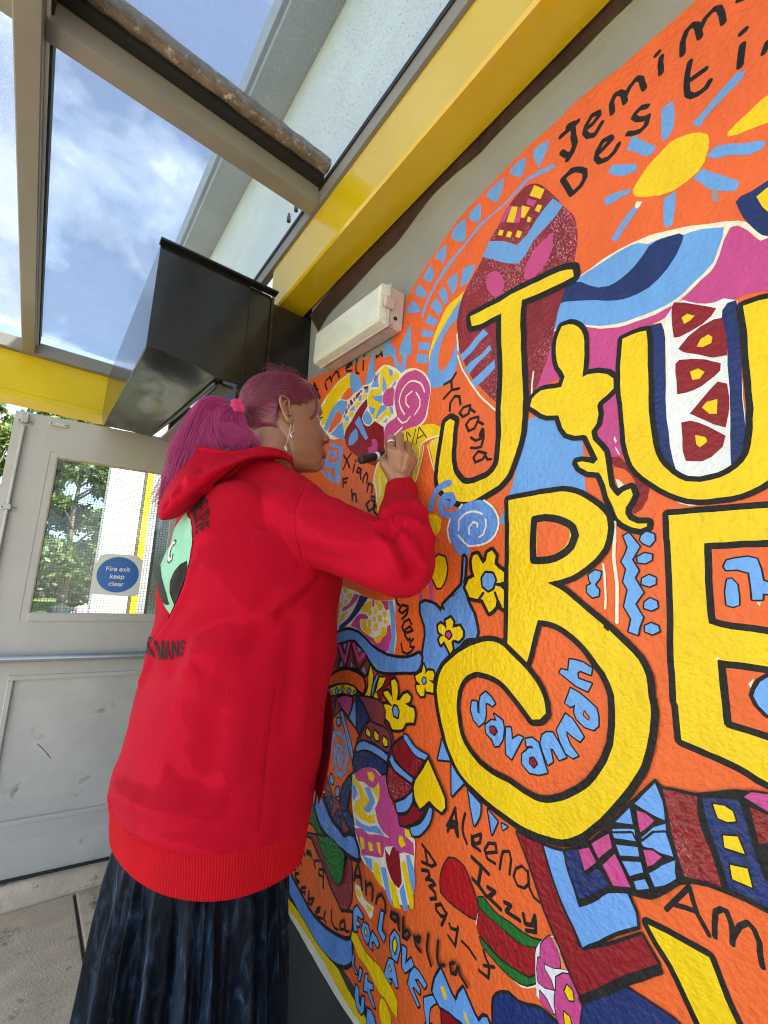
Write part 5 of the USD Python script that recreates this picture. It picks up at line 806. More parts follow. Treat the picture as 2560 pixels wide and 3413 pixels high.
CREASES = [
    (-0.0035, 0.005, [(0.419, 0.807, 1.449), (0.384, 0.766, 1.406), (0.370, 0.755, 1.373), (0.369, 0.751, 1.343), (0.380, 0.756, 1.306), (0.392, 0.770, 1.267)]),
    (0.004, 0.012, [(0.422, 0.790, 1.439), (0.389, 0.754, 1.400), (0.377, 0.743, 1.368)]),
    (-0.01, 0.012, [(0.441, 0.775, 1.248), (0.415, 0.771, 1.223), (0.389, 0.770, 1.202), (0.366, 0.771, 1.187)]),
    (0.009, 0.018, [(0.425, 0.772, 1.251), (0.399, 0.769, 1.230), (0.367, 0.770, 1.207), (0.338, 0.777, 1.183)]),
    (-0.006, 0.02, [(0.378, 0.772, 1.174), (0.349, 0.777, 1.152), (0.326, 0.783, 1.134)]),
    (-0.022, 0.012, [(0.470, 0.599, 1.326), (0.472, 0.581, 1.312), (0.473, 0.561, 1.287), (0.477, 0.557, 1.272), (0.487, 0.555, 1.252)]),
    (0.016, 0.015, [(0.462, 0.594, 1.316), (0.463, 0.577, 1.297), (0.465, 0.565, 1.272), (0.470, 0.562, 1.262)]),
    (-0.016, 0.011, [(0.464, 0.596, 1.320), (0.486, 0.589, 1.331), (0.498, 0.578, 1.329), (0.507, 0.561, 1.309), (0.512, 0.550, 1.286)]),
    (0.015, 0.013, [(0.473, 0.617, 1.340), (0.498, 0.603, 1.355), (0.513, 0.590, 1.352), (0.524, 0.577, 1.336), (0.535, 0.569, 1.318)]),
    (-0.014, 0.01, [(0.480, 0.630, 1.350), (0.498, 0.616, 1.364), (0.514, 0.599, 1.364), (0.532, 0.585, 1.349)]),
    (0.012, 0.012, [(0.494, 0.635, 1.367), (0.514, 0.624, 1.381), (0.539, 0.621, 1.389), (0.554, 0.605, 1.372)]),
    (0.013, 0.014, [(0.483, 0.585, 1.325), (0.503, 0.569, 1.320), (0.507, 0.552, 1.294), (0.507, 0.548, 1.269)]),
    (-0.005, 0.02, [(0.385, 0.747, 1.300), (0.407, 0.695, 1.287), (0.429, 0.639, 1.275), (0.445, 0.600, 1.284), (0.459, 0.582, 1.297)]),
    (0.005, 0.02, [(0.384, 0.724, 1.322), (0.408, 0.677, 1.301), (0.432, 0.627, 1.302), (0.447, 0.609, 1.312)]),
    (-0.005, 0.012, [(0.380, 0.737, 1.365), (0.400, 0.717, 1.374), (0.413, 0.694, 1.363)]),
    (0.005, 0.012, [(0.393, 0.735, 1.384), (0.420, 0.743, 1.408), (0.442, 0.723, 1.399)]),
    (0.0085, 0.012, [(0.231, 0.884, 1.258), (0.227, 0.893, 1.231), (0.221, 0.915, 1.202), (0.213, 0.953, 1.157), (0.210, 0.974, 1.133), (0.207, 0.997, 1.099), (0.199, 1.044, 1.042)]),
    (-0.008, 0.014, [(0.227, 0.896, 1.260), (0.223, 0.906, 1.232), (0.216, 0.935, 1.199), (0.211, 0.973, 1.157), (0.207, 1.009, 1.121)]),
    (-0.01, 0.028, [(0.278, 0.813, 1.164), (0.258, 0.837, 1.150), (0.239, 0.868, 1.133), (0.229, 0.890, 1.115), (0.222, 0.909, 1.090)]),
    (0.009, 0.028, [(0.281, 0.812, 1.141), (0.264, 0.829, 1.129), (0.245, 0.857, 1.110), (0.240, 0.863, 1.092)]),
    (-0.008, 0.014, [(0.172, 1.013, 0.834), (0.185, 0.922, 0.843), (0.208, 0.855, 0.850), (0.237, 0.809, 0.856), (0.264, 0.784, 0.862), (0.288, 0.770, 0.875)]),
    (0.008, 0.022, [(0.173, 1.024, 0.851), (0.188, 0.916, 0.863), (0.216, 0.841, 0.862), (0.247, 0.800, 0.868), (0.277, 0.778, 0.880)]),
    (-0.0025, 0.004, [(0.361, 0.770, 1.066), (0.356, 0.765, 1.013), (0.348, 0.759, 0.934), (0.341, 0.754, 0.843)]),
    (-0.006, 0.025, [(0.271, 0.801, 1.006), (0.269, 0.798, 0.959), (0.261, 0.797, 0.907)]),
    (0.006, 0.025, [(0.309, 0.786, 1.079), (0.307, 0.778, 1.013), (0.304, 0.772, 0.945)]),
    (-0.004, 0.03, [(0.261, 1.008, 1.421), (0.274, 0.838, 1.365), (0.343, 0.794, 1.358)]),
    (0.004, 0.03, [(0.273, 0.931, 1.432), (0.316, 0.837, 1.409), (0.366, 0.777, 1.403)]),
    (-0.006, 0.018, [(0.395, 0.773, 1.163), (0.390, 0.770, 1.073), (0.380, 0.764, 0.994)]),
    (0.006, 0.02, [(0.420, 0.775, 1.175), (0.422, 0.775, 1.073), (0.415, 0.769, 0.993)]),
    (-0.006, 0.016, [(0.226, 0.851, 0.932), (0.254, 0.804, 0.909), (0.294, 0.772, 0.899)]),
    (-0.005, 0.02, [(0.338, 0.776, 1.201), (0.327, 0.783, 1.152), (0.311, 0.787, 1.091)]),
]
SEAMS = (0, 22)
HOOD_CREASES = [
    (-0.01, 0.01, [(0.224, 0.915, 1.473), (0.239, 0.915, 1.459), (0.256, 0.915, 1.454), (0.279, 0.915, 1.468)]),
    (-0.009, 0.009, [(0.193, 0.930, 1.412), (0.216, 0.930, 1.425), (0.243, 0.930, 1.425), (0.262, 0.930, 1.437)]),
    (0.007, 0.012, [(0.216, 0.920, 1.439), (0.238, 0.920, 1.443), (0.262, 0.920, 1.448)]),
    (-0.008, 0.008, [(0.180, 0.950, 1.385), (0.201, 0.950, 1.401), (0.227, 0.950, 1.409), (0.246, 0.950, 1.417)]),
    (0.006, 0.012, [(0.187, 0.940, 1.401), (0.212, 0.940, 1.413), (0.239, 0.940, 1.418)]),
    (-0.003, 0.003, [(0.223, 0.920, 1.491), (0.265, 0.920, 1.496), (0.311, 0.920, 1.505), (0.355, 0.920, 1.526), (0.397, 0.920, 1.539)]),
]
PRINTS = [
    ('alien_head', 'print_green', 0.0016, [[(0.6194, 1.3858), (0.6557, 1.3750), (0.7159, 1.3589), (0.7354, 1.3416), (0.7436, 1.3191), (0.7440, 1.3047), (0.7481, 1.2824), (0.7417, 1.2481), (0.7343, 1.2272), (0.7237, 1.2081), (0.6818, 1.1672), (0.6756, 1.1617), (0.6471, 1.1887), (0.6189, 1.2081), (0.5972, 1.2272), (0.5776, 1.2481), (0.5511, 1.2824), (0.5422, 1.3047), (0.5342, 1.3191), (0.5292, 1.3416), (0.5386, 1.3589), (0.5893, 1.3750)]]),
    ('alien_eye', 'print_black', 0.0022, [[(0.7381, 1.2766), (0.7429, 1.2587), (0.7392, 1.2376), (0.7266, 1.2125), (0.7126, 1.1967), (0.6959, 1.1932), (0.6829, 1.1951), (0.6773, 1.2169), (0.6818, 1.2385), (0.6960, 1.2564), (0.7163, 1.2704)]]),
    ('alien_eye', 'print_black', 0.0022, [[(0.5646, 1.2766), (0.5900, 1.2704), (0.6185, 1.2564), (0.6431, 1.2385), (0.6602, 1.2169), (0.6673, 1.1951), (0.6552, 1.1932), (0.6367, 1.1967), (0.6135, 1.2125), (0.5862, 1.2376), (0.5702, 1.2587)]]),
    ('moon_outline', 'print_black', 0.0022, [[(0.6003, 1.3272), (0.6016, 1.3284), (0.6032, 1.3286), (0.6356, 1.3228), (0.6417, 1.3158), (0.6422, 1.3142), (0.6419, 1.3129), (0.6410, 1.3119), (0.6394, 1.3114), (0.6272, 1.3125), (0.6276, 1.3072), (0.6436, 1.2933), (0.6559, 1.2869), (0.6634, 1.2932), (0.6647, 1.2936), (0.6662, 1.2932), (0.6673, 1.2920), (0.6708, 1.2820), (0.6710, 1.2807), (0.6704, 1.2794), (0.6691, 1.2785), (0.6564, 1.2739), (0.6546, 1.2738), (0.6379, 1.2790), (0.6112, 1.2963), (0.5935, 1.3130), (0.5936, 1.3151)]]),
    ('moon', 'print_white', 0.0027, [[(0.6028, 1.3256), (0.6340, 1.3202), (0.6389, 1.3144), (0.6241, 1.3158), (0.6248, 1.3057), (0.6419, 1.2908), (0.6562, 1.2834), (0.6647, 1.2905), (0.6679, 1.2812), (0.6554, 1.2767), (0.6393, 1.2816), (0.6128, 1.2988), (0.5964, 1.3140)]]),
    ('alien_nostrils', 'print_black', 0.0022, [[(0.6680, 1.1821), (0.6725, 1.1822), (0.6764, 1.1741), (0.6721, 1.1740)], [(0.6768, 1.1823), (0.6809, 1.1823), (0.6845, 1.1743), (0.6805, 1.1742)]]),
    ('lettering', 'print_black', 0.002, [[(0.6933, 1.4186), (0.6940, 1.4184), (0.6940, 1.4122), (0.6803, 1.4149)], [(0.6850, 1.3787), (0.6718, 1.3829), (0.6548, 1.3875), (0.6647, 1.3940), (0.6675, 1.4016), (0.6849, 1.4048), (0.6940, 1.4025), (0.6940, 1.3957), (0.6880, 1.3975), (0.6766, 1.3892), (0.6940, 1.3840), (0.6940, 1.3780)], [(0.7051, 1.4157), (0.7202, 1.4103), (0.7270, 1.4030), (0.7244, 1.3961), (0.7178, 1.3928), (0.7185, 1.3867), (0.7103, 1.3810), (0.7054, 1.3789), (0.6967, 1.3778), (0.6940, 1.3780), (0.6940, 1.3840), (0.6958, 1.3835), (0.7036, 1.3844), (0.7083, 1.3875), (0.7065, 1.3921), (0.6940, 1.3957), (0.6940, 1.4025), (0.7088, 1.3988), (0.7135, 1.4005), (0.7170, 1.4038), (0.7072, 1.4096), (0.6940, 1.4122), (0.6940, 1.4184)], [(0.7224, 1.3650), (0.7043, 1.3731), (0.7154, 1.3788), (0.7235, 1.3850), (0.7294, 1.3916), (0.7338, 1.3986), (0.7357, 1.4063), (0.7440, 1.4025), (0.7535, 1.3966), (0.7504, 1.3912), (0.7404, 1.3971), (0.7346, 1.3884), (0.7437, 1.3829), (0.7434, 1.3818), (0.7385, 1.3777), (0.7295, 1.3828), (0.7249, 1.3789), (0.7188, 1.3752), (0.7291, 1.3696), (0.7291, 1.3689)], [(0.7405, 1.3611), (0.7335, 1.3565), (0.7292, 1.3609), (0.7255, 1.3634), (0.7345, 1.3691), (0.7417, 1.3751), (0.7476, 1.3814), (0.7526, 1.3880), (0.7567, 1.3949), (0.7592, 1.3928), (0.7589, 1.3916), (0.7544, 1.3848), (0.7491, 1.3782), (0.7428, 1.3719), (0.7351, 1.3659)], [(0.7455, 1.3440), (0.7408, 1.3502), (0.7487, 1.3548), (0.7557, 1.3596), (0.7616, 1.3645), (0.7725, 1.3748), (0.7774, 1.3659), (0.7733, 1.3623), (0.7697, 1.3682), (0.7626, 1.3620), (0.7657, 1.3569), (0.7649, 1.3560), (0.7604, 1.3534), (0.7576, 1.3578), (0.7486, 1.3520), (0.7514, 1.3475), (0.7510, 1.3468)], [(0.7399, 1.3512), (0.7349, 1.3562), (0.7408, 1.3598), (0.7433, 1.3587), (0.7510, 1.3646), (0.7641, 1.3770), (0.7627, 1.3793), (0.7666, 1.3840), (0.7717, 1.3763), (0.7675, 1.3725), (0.7659, 1.3744), (0.7527, 1.3625), (0.7449, 1.3568), (0.7456, 1.3544)], [(0.7472, 1.3386), (0.7553, 1.3438), (0.7625, 1.3493), (0.7784, 1.3649), (0.7793, 1.3617), (0.7694, 1.3518), (0.7577, 1.3425), (0.7826, 1.3537), (0.7839, 1.3513), (0.7802, 1.3491), (0.7655, 1.3428), (0.7482, 1.3364)], [(0.7517, 1.3242), (0.7502, 1.3315), (0.7654, 1.3385), (0.7840, 1.3496), (0.7868, 1.3403), (0.7822, 1.3377), (0.7801, 1.3440), (0.7723, 1.3394), (0.7738, 1.3338), (0.7729, 1.3331), (0.7680, 1.3312), (0.7666, 1.3364), (0.7571, 1.3321), (0.7582, 1.3268), (0.7577, 1.3262)]]),
    ('lettering', 'print_black', 0.002, [[(0.6090, 1.0984), (0.5756, 1.1000), (0.5705, 1.1040), (0.5834, 1.1045), (0.5696, 1.1179), (0.5597, 1.1246), (0.5409, 1.1250), (0.5405, 1.1296), (0.5399, 1.1299), (0.5850, 1.1297), (0.5883, 1.1249), (0.5769, 1.1247), (0.5838, 1.1178), (0.5952, 1.1041), (0.6057, 1.1030)], [(0.6441, 1.0956), (0.6093, 1.1187), (0.6182, 1.1049), (0.6233, 1.0982), (0.6234, 1.0974), (0.6149, 1.0984), (0.5919, 1.1300), (0.6026, 1.1293), (0.6203, 1.1179), (0.6362, 1.1062), (0.6226, 1.1285), (0.6290, 1.1286), (0.6415, 1.1086), (0.6514, 1.0949)], [(0.6847, 1.0937), (0.6815, 1.0936), (0.6749, 1.1002), (0.6628, 1.1137), (0.6701, 1.1005), (0.6752, 1.0932), (0.6708, 1.0934), (0.6656, 1.1001), (0.6612, 1.1069), (0.6492, 1.1277), (0.6568, 1.1276), (0.6774, 1.1033), (0.6761, 1.1095), (0.6738, 1.1283), (0.6808, 1.1286), (0.6906, 1.1014), (0.6940, 1.0947), (0.6907, 1.0941), (0.6898, 1.0950), (0.6862, 1.1014), (0.6807, 1.1145), (0.6802, 1.1134), (0.6811, 1.1067), (0.6824, 1.1002)], [(0.6969, 1.0940), (0.6952, 1.0958), (0.6937, 1.1023), (0.6928, 1.1224), (0.6928, 1.1292), (0.6969, 1.1298), (0.7000, 1.1247), (0.7000, 1.1154), (0.6976, 1.1206), (0.6971, 1.1195), (0.6979, 1.1092), (0.7000, 1.1094), (0.7000, 1.1035), (0.6981, 1.1034), (0.6995, 1.0946)], [(0.7000, 1.1247), (0.7071, 1.1094), (0.7143, 1.0965), (0.7136, 1.0953), (0.7103, 1.0951), (0.7054, 1.1038), (0.7000, 1.1035), (0.7000, 1.1094), (0.7026, 1.1096), (0.7000, 1.1154)], [(0.7305, 1.1005), (0.7163, 1.1193), (0.7186, 1.1054), (0.7203, 1.0986), (0.7202, 1.0976), (0.7167, 1.0967), (0.7148, 1.1032), (0.7095, 1.1298), (0.7150, 1.1300), (0.7289, 1.1103), (0.7262, 1.1304), (0.7301, 1.1310), (0.7345, 1.1016)], [(0.7418, 1.1038), (0.7379, 1.1058), (0.7368, 1.1075), (0.7363, 1.1110), (0.7395, 1.1116), (0.7417, 1.1084), (0.7460, 1.1091), (0.7480, 1.1122), (0.7478, 1.1140), (0.7456, 1.1154), (0.7401, 1.1163), (0.7378, 1.1174), (0.7357, 1.1199), (0.7348, 1.1245), (0.7351, 1.1268), (0.7372, 1.1300), (0.7415, 1.1316), (0.7442, 1.1314), (0.7482, 1.1291), (0.7496, 1.1268), (0.7498, 1.1244), (0.7468, 1.1237), (0.7449, 1.1267), (0.7410, 1.1272), (0.7390, 1.1255), (0.7390, 1.1224), (0.7401, 1.1213), (0.7487, 1.1188), (0.7509, 1.1161), (0.7514, 1.1118), (0.7510, 1.1100), (0.7484, 1.1061), (0.7467, 1.1049)]]),
]

# ---------------------------------------------------------------- the person writing on the wall
def man(t): return m3.Manifold(m3.Mesh(np.asarray(t.vertices, np.float32), np.asarray(t.faces, np.uint32)))
def chain(bones, seg=28):
    m = m3.Manifold()
    for a, ra, b, rb in bones:
        m += m3.Manifold.batch_hull([m3.Manifold.sphere(ra, seg).translate([float(v) for v in a]), m3.Manifold.sphere(rb, seg).translate([float(v) for v in b])])
    return m
def fine(m, edge, it=10, lamb=.5):
    mm = m.refine_to_length(edge).to_mesh(); t = trimesh.Trimesh(np.array(mm.vert_properties[:, :3]), np.array(mm.tri_verts)); t.merge_vertices()
    trimesh.smoothing.filter_taubin(t, lamb=lamb, nu=lamb + .02, iterations=it); return t
def skin_mat(name, col, rough=.42):
    c = np.array(col)
    mat(name, {'g': ('geometry', {}), 'n': ('noise_texture', {'scale': 34., 'detail': 8., 'roughness': .75}), 'r': ('rgb_ramp', {'ramp': [(.32, tuple(c * (.90, .85, .83))), (.5, tuple(c)), (.68, tuple(c * (1.08, 1.05, 1.03)))]}),
        'bn': ('noise_texture', {'scale': 620., 'detail': 2.}), 'b': ('bump', {'strength': .6, 'distance': .0006}), 'p': ('principled_bsdf', {'roughness': rough, 'subsurface_weight': .22, 'subsurface_radius': (1., .35, .2), 'subsurface_scale': .006})},
        [('g.position', 'n.vector'), ('n.fac', 'r.fac'), ('r.color', 'p.base_color'), ('g.position', 'bn.vector'), ('bn.fac', 'b.height'), ('b.normal', 'p.normal')])
skin_mat('skin', (.29, .138, .083)); skin_mat('skin_lip', (.22, .08, .06), .38)
def cloth(name, col, sheen=.35, rough=.85, bump=.0010, bscale=900.):
    c = np.array(col)
    mat(name, {'g': ('geometry', {}), 'n': ('noise_texture', {'scale': 14., 'detail': 6., 'roughness': .7}), 'r': ('rgb_ramp', {'ramp': [(.3, tuple(c * .9)), (.7, tuple(c * 1.08))]}),
        'bn': ('noise_texture', {'scale': bscale, 'detail': 2.}), 'b': ('bump', {'strength': .7, 'distance': bump}), 'p': ('principled_bsdf', {'roughness': rough, 'sheen_weight': sheen, 'sheen_roughness': .5, 'sheen_tint': (1., .3, .3), 'specular_ior_level': .10})},
        [('g.position', 'n.vector'), ('n.fac', 'r.fac'), ('r.color', 'p.base_color'), ('g.position', 'bn.vector'), ('bn.fac', 'b.height'), ('b.normal', 'p.normal')])
cloth('red_fleece', (.43, .0022, .019), .02); cloth('red_rib', (.47, .0050, .013), .02); cloth('red_seam', (.34, .002, .014), .0); cloth('print_green', (.28, .58, .40), .02, .6); cloth('print_black', (.018, .018, .016), .02, .55); cloth('print_white', (.70, .74, .66), .02, .6); cloth('scrunchie_pink', (.62, .06, .20), .1)
mat('velvet', {'g': ('geometry', {}), 'mp': ('mapping', {'scale': (44., 44., 15.)}), 'n': ('noise_texture', {'scale': 1., 'detail': 7., 'roughness': .68, 'distortion': .8}), 'r': ('rgb_ramp', {'ramp': [(.42, (.0008, .0016, .0040)), (.53, (.0030, .0062, .0140)), (.61, (.012, .024, .046)), (.70, (.036, .066, .108))]}),  # lighter blue streaks put the sheen of the crushed pile into the base colour
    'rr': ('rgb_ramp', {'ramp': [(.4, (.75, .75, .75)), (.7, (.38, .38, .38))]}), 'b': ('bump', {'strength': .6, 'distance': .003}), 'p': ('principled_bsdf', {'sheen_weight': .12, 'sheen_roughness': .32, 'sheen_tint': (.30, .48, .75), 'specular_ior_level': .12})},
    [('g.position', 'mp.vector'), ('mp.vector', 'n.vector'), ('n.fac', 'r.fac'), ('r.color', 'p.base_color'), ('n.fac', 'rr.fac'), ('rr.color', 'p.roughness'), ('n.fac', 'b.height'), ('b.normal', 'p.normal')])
plain('silver', (.80, .78, .74), .22, .05, 40., metallic=1.); plain('gold_pin', (.80, .62, .42), .25, .05, 40., metallic=1.)
plain('eye_white', (.70, .66, .62), .15, .05, 40.); plain('eye_dark', (.02, .012, .008), .1, .05, 40.); plain('nostril_dark', (.05, .018, .014), .6, .1, 40.); plain('tattoo', (.045, .04, .04), .6, .2, 60.)
def hair_mat(name, c1, c2, rough=.35):
    mat(name, {'h': ('hair_info', {}), 'g': ('geometry', {}), 'wn': ('white_noise_texture', {'dimensions': '1D'}), 'n': ('noise_texture', {'scale': 45., 'detail': 3.}), 'mf': ('mix_float', {'fac': .6}), 'r': ('rgb_ramp', {'ramp': [(.15, c1), (.85, c2)]}),
        'p': ('principled_bsdf', {'roughness': rough, 'specular_ior_level': .6, 'sheen_weight': .1})}, [('g.position', 'n.vector'), ('h.index', 'wn.w'), ('n.fac', 'mf.a'), ('wn.value', 'mf.b'), ('mf.result', 'r.fac'), ('r.color', 'p.base_color')])
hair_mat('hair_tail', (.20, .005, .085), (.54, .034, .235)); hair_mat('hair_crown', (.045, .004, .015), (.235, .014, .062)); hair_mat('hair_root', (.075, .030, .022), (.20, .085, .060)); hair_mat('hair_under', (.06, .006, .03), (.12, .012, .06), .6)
def strands(name, curves, width, material, parent):
    c = UsdGeom.BasisCurves.Define(stage, numbered(parent, name)); pts = np.vstack(curves).astype(np.float32); n = [len(x) for x in curves]
    c.CreateTypeAttr('linear'); c.CreateCurveVertexCountsAttr(Vt.IntArray(n)); c.CreatePointsAttr(Vt.Vec3fArray.FromNumpy(pts))
    w = np.concatenate([width * np.linspace(1, .45, k) for k in n]).astype(np.float32); c.CreateWidthsAttr(Vt.FloatArray.FromNumpy(w)); c.SetWidthsInterpolation('vertex')
    UsdShade.MaterialBindingAPI.Apply(c.GetPrim()).Bind(UsdShade.Material.Get(stage, '/World/Looks/' + material)); meta(c.GetPrim(), kind='stuff'); return c

person = thing('person', 'person with magenta ponytail in long red hoodie and dark velvet skirt, writing on the mural', 'person')

# --- head
def rotm(y, p, r):
    cy, sy, cp, sp, cr, sr = math.cos(y), math.sin(y), math.cos(p), math.sin(p), math.cos(r), math.sin(r)
    return np.array([[cy, -sy, 0], [sy, cy, 0], [0, 0, 1]]) @ np.array([[cp, 0, sp], [0, 1, 0], [-sp, 0, cp]]) @ np.array([[1, 0, 0], [0, cr, -sr], [0, sr, cr]])
HM = rotm(math.radians(-6), math.radians(-5), math.radians(-7)); HP = np.array([.4500, 1.004, 1.646]); HS = .965
hw = lambda P: HP + HS * (np.asarray(P, float) @ HM.T)
PROF = np.array([  # z, front, back, half width
    (-.126, .080, -.052, .012), (-.121, .088, -.030, .030), (-.110, .0955, .004, .043), (-.095, .0965, .022, .0525), (-.080, .0935, .030, .0585), (-.062, .0965, .048, .0640), (-.045, .0975, .066, .0680), (-.025, .0945, .086, .0700), (0, .0915, .099, .0720),
    (.020, .0900, .105, .0735), (.040, .0975, .108, .0745), (.060, .0985, .107, .0745), (.080, .0930, .101, .0720), (.100, .0780, .086, .0630), (.115, .0570, .065, .0490), (.125, .0340, .041, .0330), (.131, .0130, .016, .0130)])
zs = np.concatenate([np.linspace(-.126, .10, 52), np.linspace(.104, .131, 12)]); n = 72; rings = []
for z in zs:
    f, b, w = (np.interp(z, PROF[:, 0], PROF[:, k]) for k in (1, 2, 3)); b = abs(b) if z > -.115 else .02
    t = np.linspace(0, 2 * np.pi, n, endpoint=False); c, s = np.cos(t), np.sin(t)
    pf = 2.35; X = np.where(c > 0, f * np.abs(c) ** (2 / 2.15), -b * np.abs(c) ** (2 / 2.0)); Yv = w * np.sign(s) * np.abs(s) ** (2 / pf)
    rings.append(np.stack([X, Yv, np.full(n, z)], 1))
hm = man(loft(rings))
feat0 = chain([((.058, -.034, -.024), .022, (.044, -.036, -.070), .020), ((.058, .034, -.024), .022, (.044, .036, -.070), .020), ((.044, -.036, -.070), .020, (.064, -.022, -.094), .018), ((.044, .036, -.070), .020, (.064, .022, -.094), .018), ((.064, -.024, -.104), .014, (.014, -.046, -.070), .016), ((.064, .024, -.104), .014, (.014, .046, -.070), .016)])
feat = chain([((.086, 0, .018), .008, (.110, 0, -.022), .0105), ((.110, 0, -.022), .0115, (.1125, 0, -.028), .0115), ((.104, -.012, -.032), .0085, (.106, 0, -.030), .010), ((.104, .012, -.032), .0085, (.106, 0, -.030), .010),
              ((.086, -.016, -.072), .012, (.0905, 0, -.070), .0155), ((.086, .016, -.072), .012, (.0905, 0, -.070), .0155), ((.081, -.012, -.104), .0155, (.081, .012, -.104), .0155),
              ((.084, -.030, .038), .0115, (.088, 0, .040), .0115), ((.084, .030, .038), .0115, (.088, 0, .040), .0115)])
head = fine(man(fine(hm + feat0, .005, 170, .62)) + feat, .0045, 8)
v = head.vertices
for s in (-1, 1):
    d = np.linalg.norm((v - np.array([.0855, s * .033, .014])) / [1, 1.15, .75], axis=1); v -= (np.array([1, 0, 0]) * (.0085 * np.exp(-(d / .0135) ** 2))[:, None])
d = np.abs(v[:, 2] + .0725); k = (v[:, 0] > .085) & (np.abs(v[:, 1]) < .026); v[k, 0] -= .0026 * np.exp(-(d[k] / .0022) ** 2)
d = np.abs(v[:, 2] + .0915); k = (v[:, 0] > .075) & (np.abs(v[:, 1]) < .03); v[k, 0] -= .004 * np.exp(-(d[k] / .006) ** 2)
head.vertices = hw(v)
def ear(s):
    """outer ear: rim, inner fold, lobe, tragus and a hollow"""
    Q = lambda x, z, o: (x - .019, s * (.0705 + o), z)
    m = chain([(Q(.006, -.022, .003), .0055, Q(.004, -.030, .0045), .0062), (Q(.004, -.030, .0045), .0062, Q(-.004, -.029, .006), .0058), (Q(-.004, -.029, .006), .0055, Q(-.016, -.012, .012), .0042)])
    rim = [Q(.004, .012, .002), Q(.003, .024, .006), Q(-.004, .0315, .009), Q(-.013, .0325, .0125), Q(-.021, .027, .015), Q(-.0245, .017, .0165), Q(-.0235, .006, .0165), Q(-.019, -.006, .0145), Q(-.0145, -.016, .011)]
    for a, b in zip(rim[:-1], rim[1:]): m += chain([(a, .0034, b, .0034)], 14)
    anti = [Q(-.006, .022, .009), Q(-.013, .014, .0115), Q(-.0155, .004, .0115), Q(-.012, -.008, .010), Q(-.004, -.013, .008)]
    for a, b in zip(anti[:-1], anti[1:]): m += chain([(a, .0032, b, .0034)], 14)
    m += chain([(Q(.006, -.002, .004), .0042, Q(.005, -.010, .0045), .0046)], 14)
    m += m3.Manifold.batch_hull([m3.Manifold.sphere(.002, 10).translate(list(p)) for p in (Q(-.004, .028, .004), Q(-.021, .022, .009), Q(-.021, .006, .009), Q(-.013, -.014, .006), Q(.004, .012, -.004), Q(.002, -.02, -.004))])
    t = fine(m, .0022, 3); t.vertices = hw(t.vertices); return man(t)
torso_core = chain([((.385, .985, 1.42), .060, (.37, .99, 1.30), .085), ((.37, .99, 1.30), .085, (.345, .99, .95), .10), ((.345, .99, .95), .10, (.335, .91, .88), .075), ((.345, .99, .95), .10, (.335, 1.07, .88), .075),
                    ((.335, .91, .88), .075, (.34, .90, .48), .05), ((.34, .90, .48), .05, (.33, .90, .08), .035), ((.335, 1.07, .88), .075, (.35, 1.08, .48), .05), ((.35, 1.08, .48), .05, (.34, 1.08, .08), .035), ((.33, .90, .05), .04, (.43, .89, .035), .03), ((.34, 1.08, .05), .04, (.44, 1.09, .035), .03),
                    ((.38, .985, 1.38), .055, (.405, .85, 1.375), .045), ((.38, .985, 1.38), .055, (.37, 1.15, 1.37), .045), ((.37, 1.15, 1.37), .045, (.39, 1.20, 1.10), .035), ((.39, 1.20, 1.10), .035, (.52, 1.15, .98), .028), ((.52, 1.15, .98), .028, (.55, 1.12, .95), .03)])
ELB, WR = np.array([.503, .618, 1.277]), np.array(HAND['WR'])
arm = chain([((.405, .85, 1.375), .045, tuple(ELB), .027), (tuple(ELB), .027, tuple(.4 * ELB + .6 * WR), .027), (tuple(.4 * ELB + .6 * WR), .027, tuple(WR), .0245)])
neck = chain([(tuple(hw((-.030, 0, -.035))), .056, tuple(hw((-.036, 0, -.075))), .056), (tuple(hw((-.036, 0, -.075))), .056, (.392, .985, 1.46), .060), ((.392, .985, 1.46), .060, (.385, .985, 1.42), .064)])
# --- right hand, closed on the pen
H = {k: np.array(v) for k, v in HAND.items()}
hand = chain([(H['WR'], .0225, H['PC'], .0215)])
for k in ('M2', 'M3', 'M4', 'M5'): hand += m3.Manifold.batch_hull([m3.Manifold.sphere(.020, 20).translate(list(H['PC'])), m3.Manifold.sphere(.0105, 20).translate(list(H[k]))])
for a, b in (('M2', 'M3'), ('M3', 'M4'), ('M4', 'M5')): hand += chain([(H[a], .0100, H[b], .0100)], 20)
hand += m3.Manifold.batch_hull([m3.Manifold.sphere(.0105, 20).translate(list(H[k])) for k in ('M2', 'M3', 'M4', 'M5')] + [m3.Manifold.sphere(.017, 20).translate(list(H['PC']))])
hand += chain([(H['PC'], .018, H['C1'], .017), (H['C1'], .0155, H['TM'], .0125), (H['M2'], .010, H['C1'], .014)], 20)
hand = fine(hand, .004, 9)
fing = m3.Manifold()
for i, (r0, r1, r2) in {2: (.0102, .0088, .0076), 3: (.0105, .0090, .0078), 4: (.0098, .0084, .0074), 5: (.0088, .0075, .0066)}.items():
    M_, P_, D_, T_ = (H[c + str(i)] for c in 'MPDT'); root = M_ + (H['PC'] - M_) * .25
    fing += chain([(root, r0, M_, r0 * 1.06), (M_, r0 * .98, .5 * (M_ + P_), r0 * .90), (.5 * (M_ + P_), r0 * .90, P_, r1 * 1.06), (P_, r1, D_, r2 * 1.05), (D_, r2, T_, r2 * .86)], 20)
fing += chain([(H['C1'], .013, H['TM'], .0118), (H['TM'], .0112, H['TI'], .0098), (H['TI'], .0098, H['TT'], .0082)], 20)
fing = fine(fing, .0026, 5)
v = hand.vertices  # tendons and knuckle dips on the back of the hand
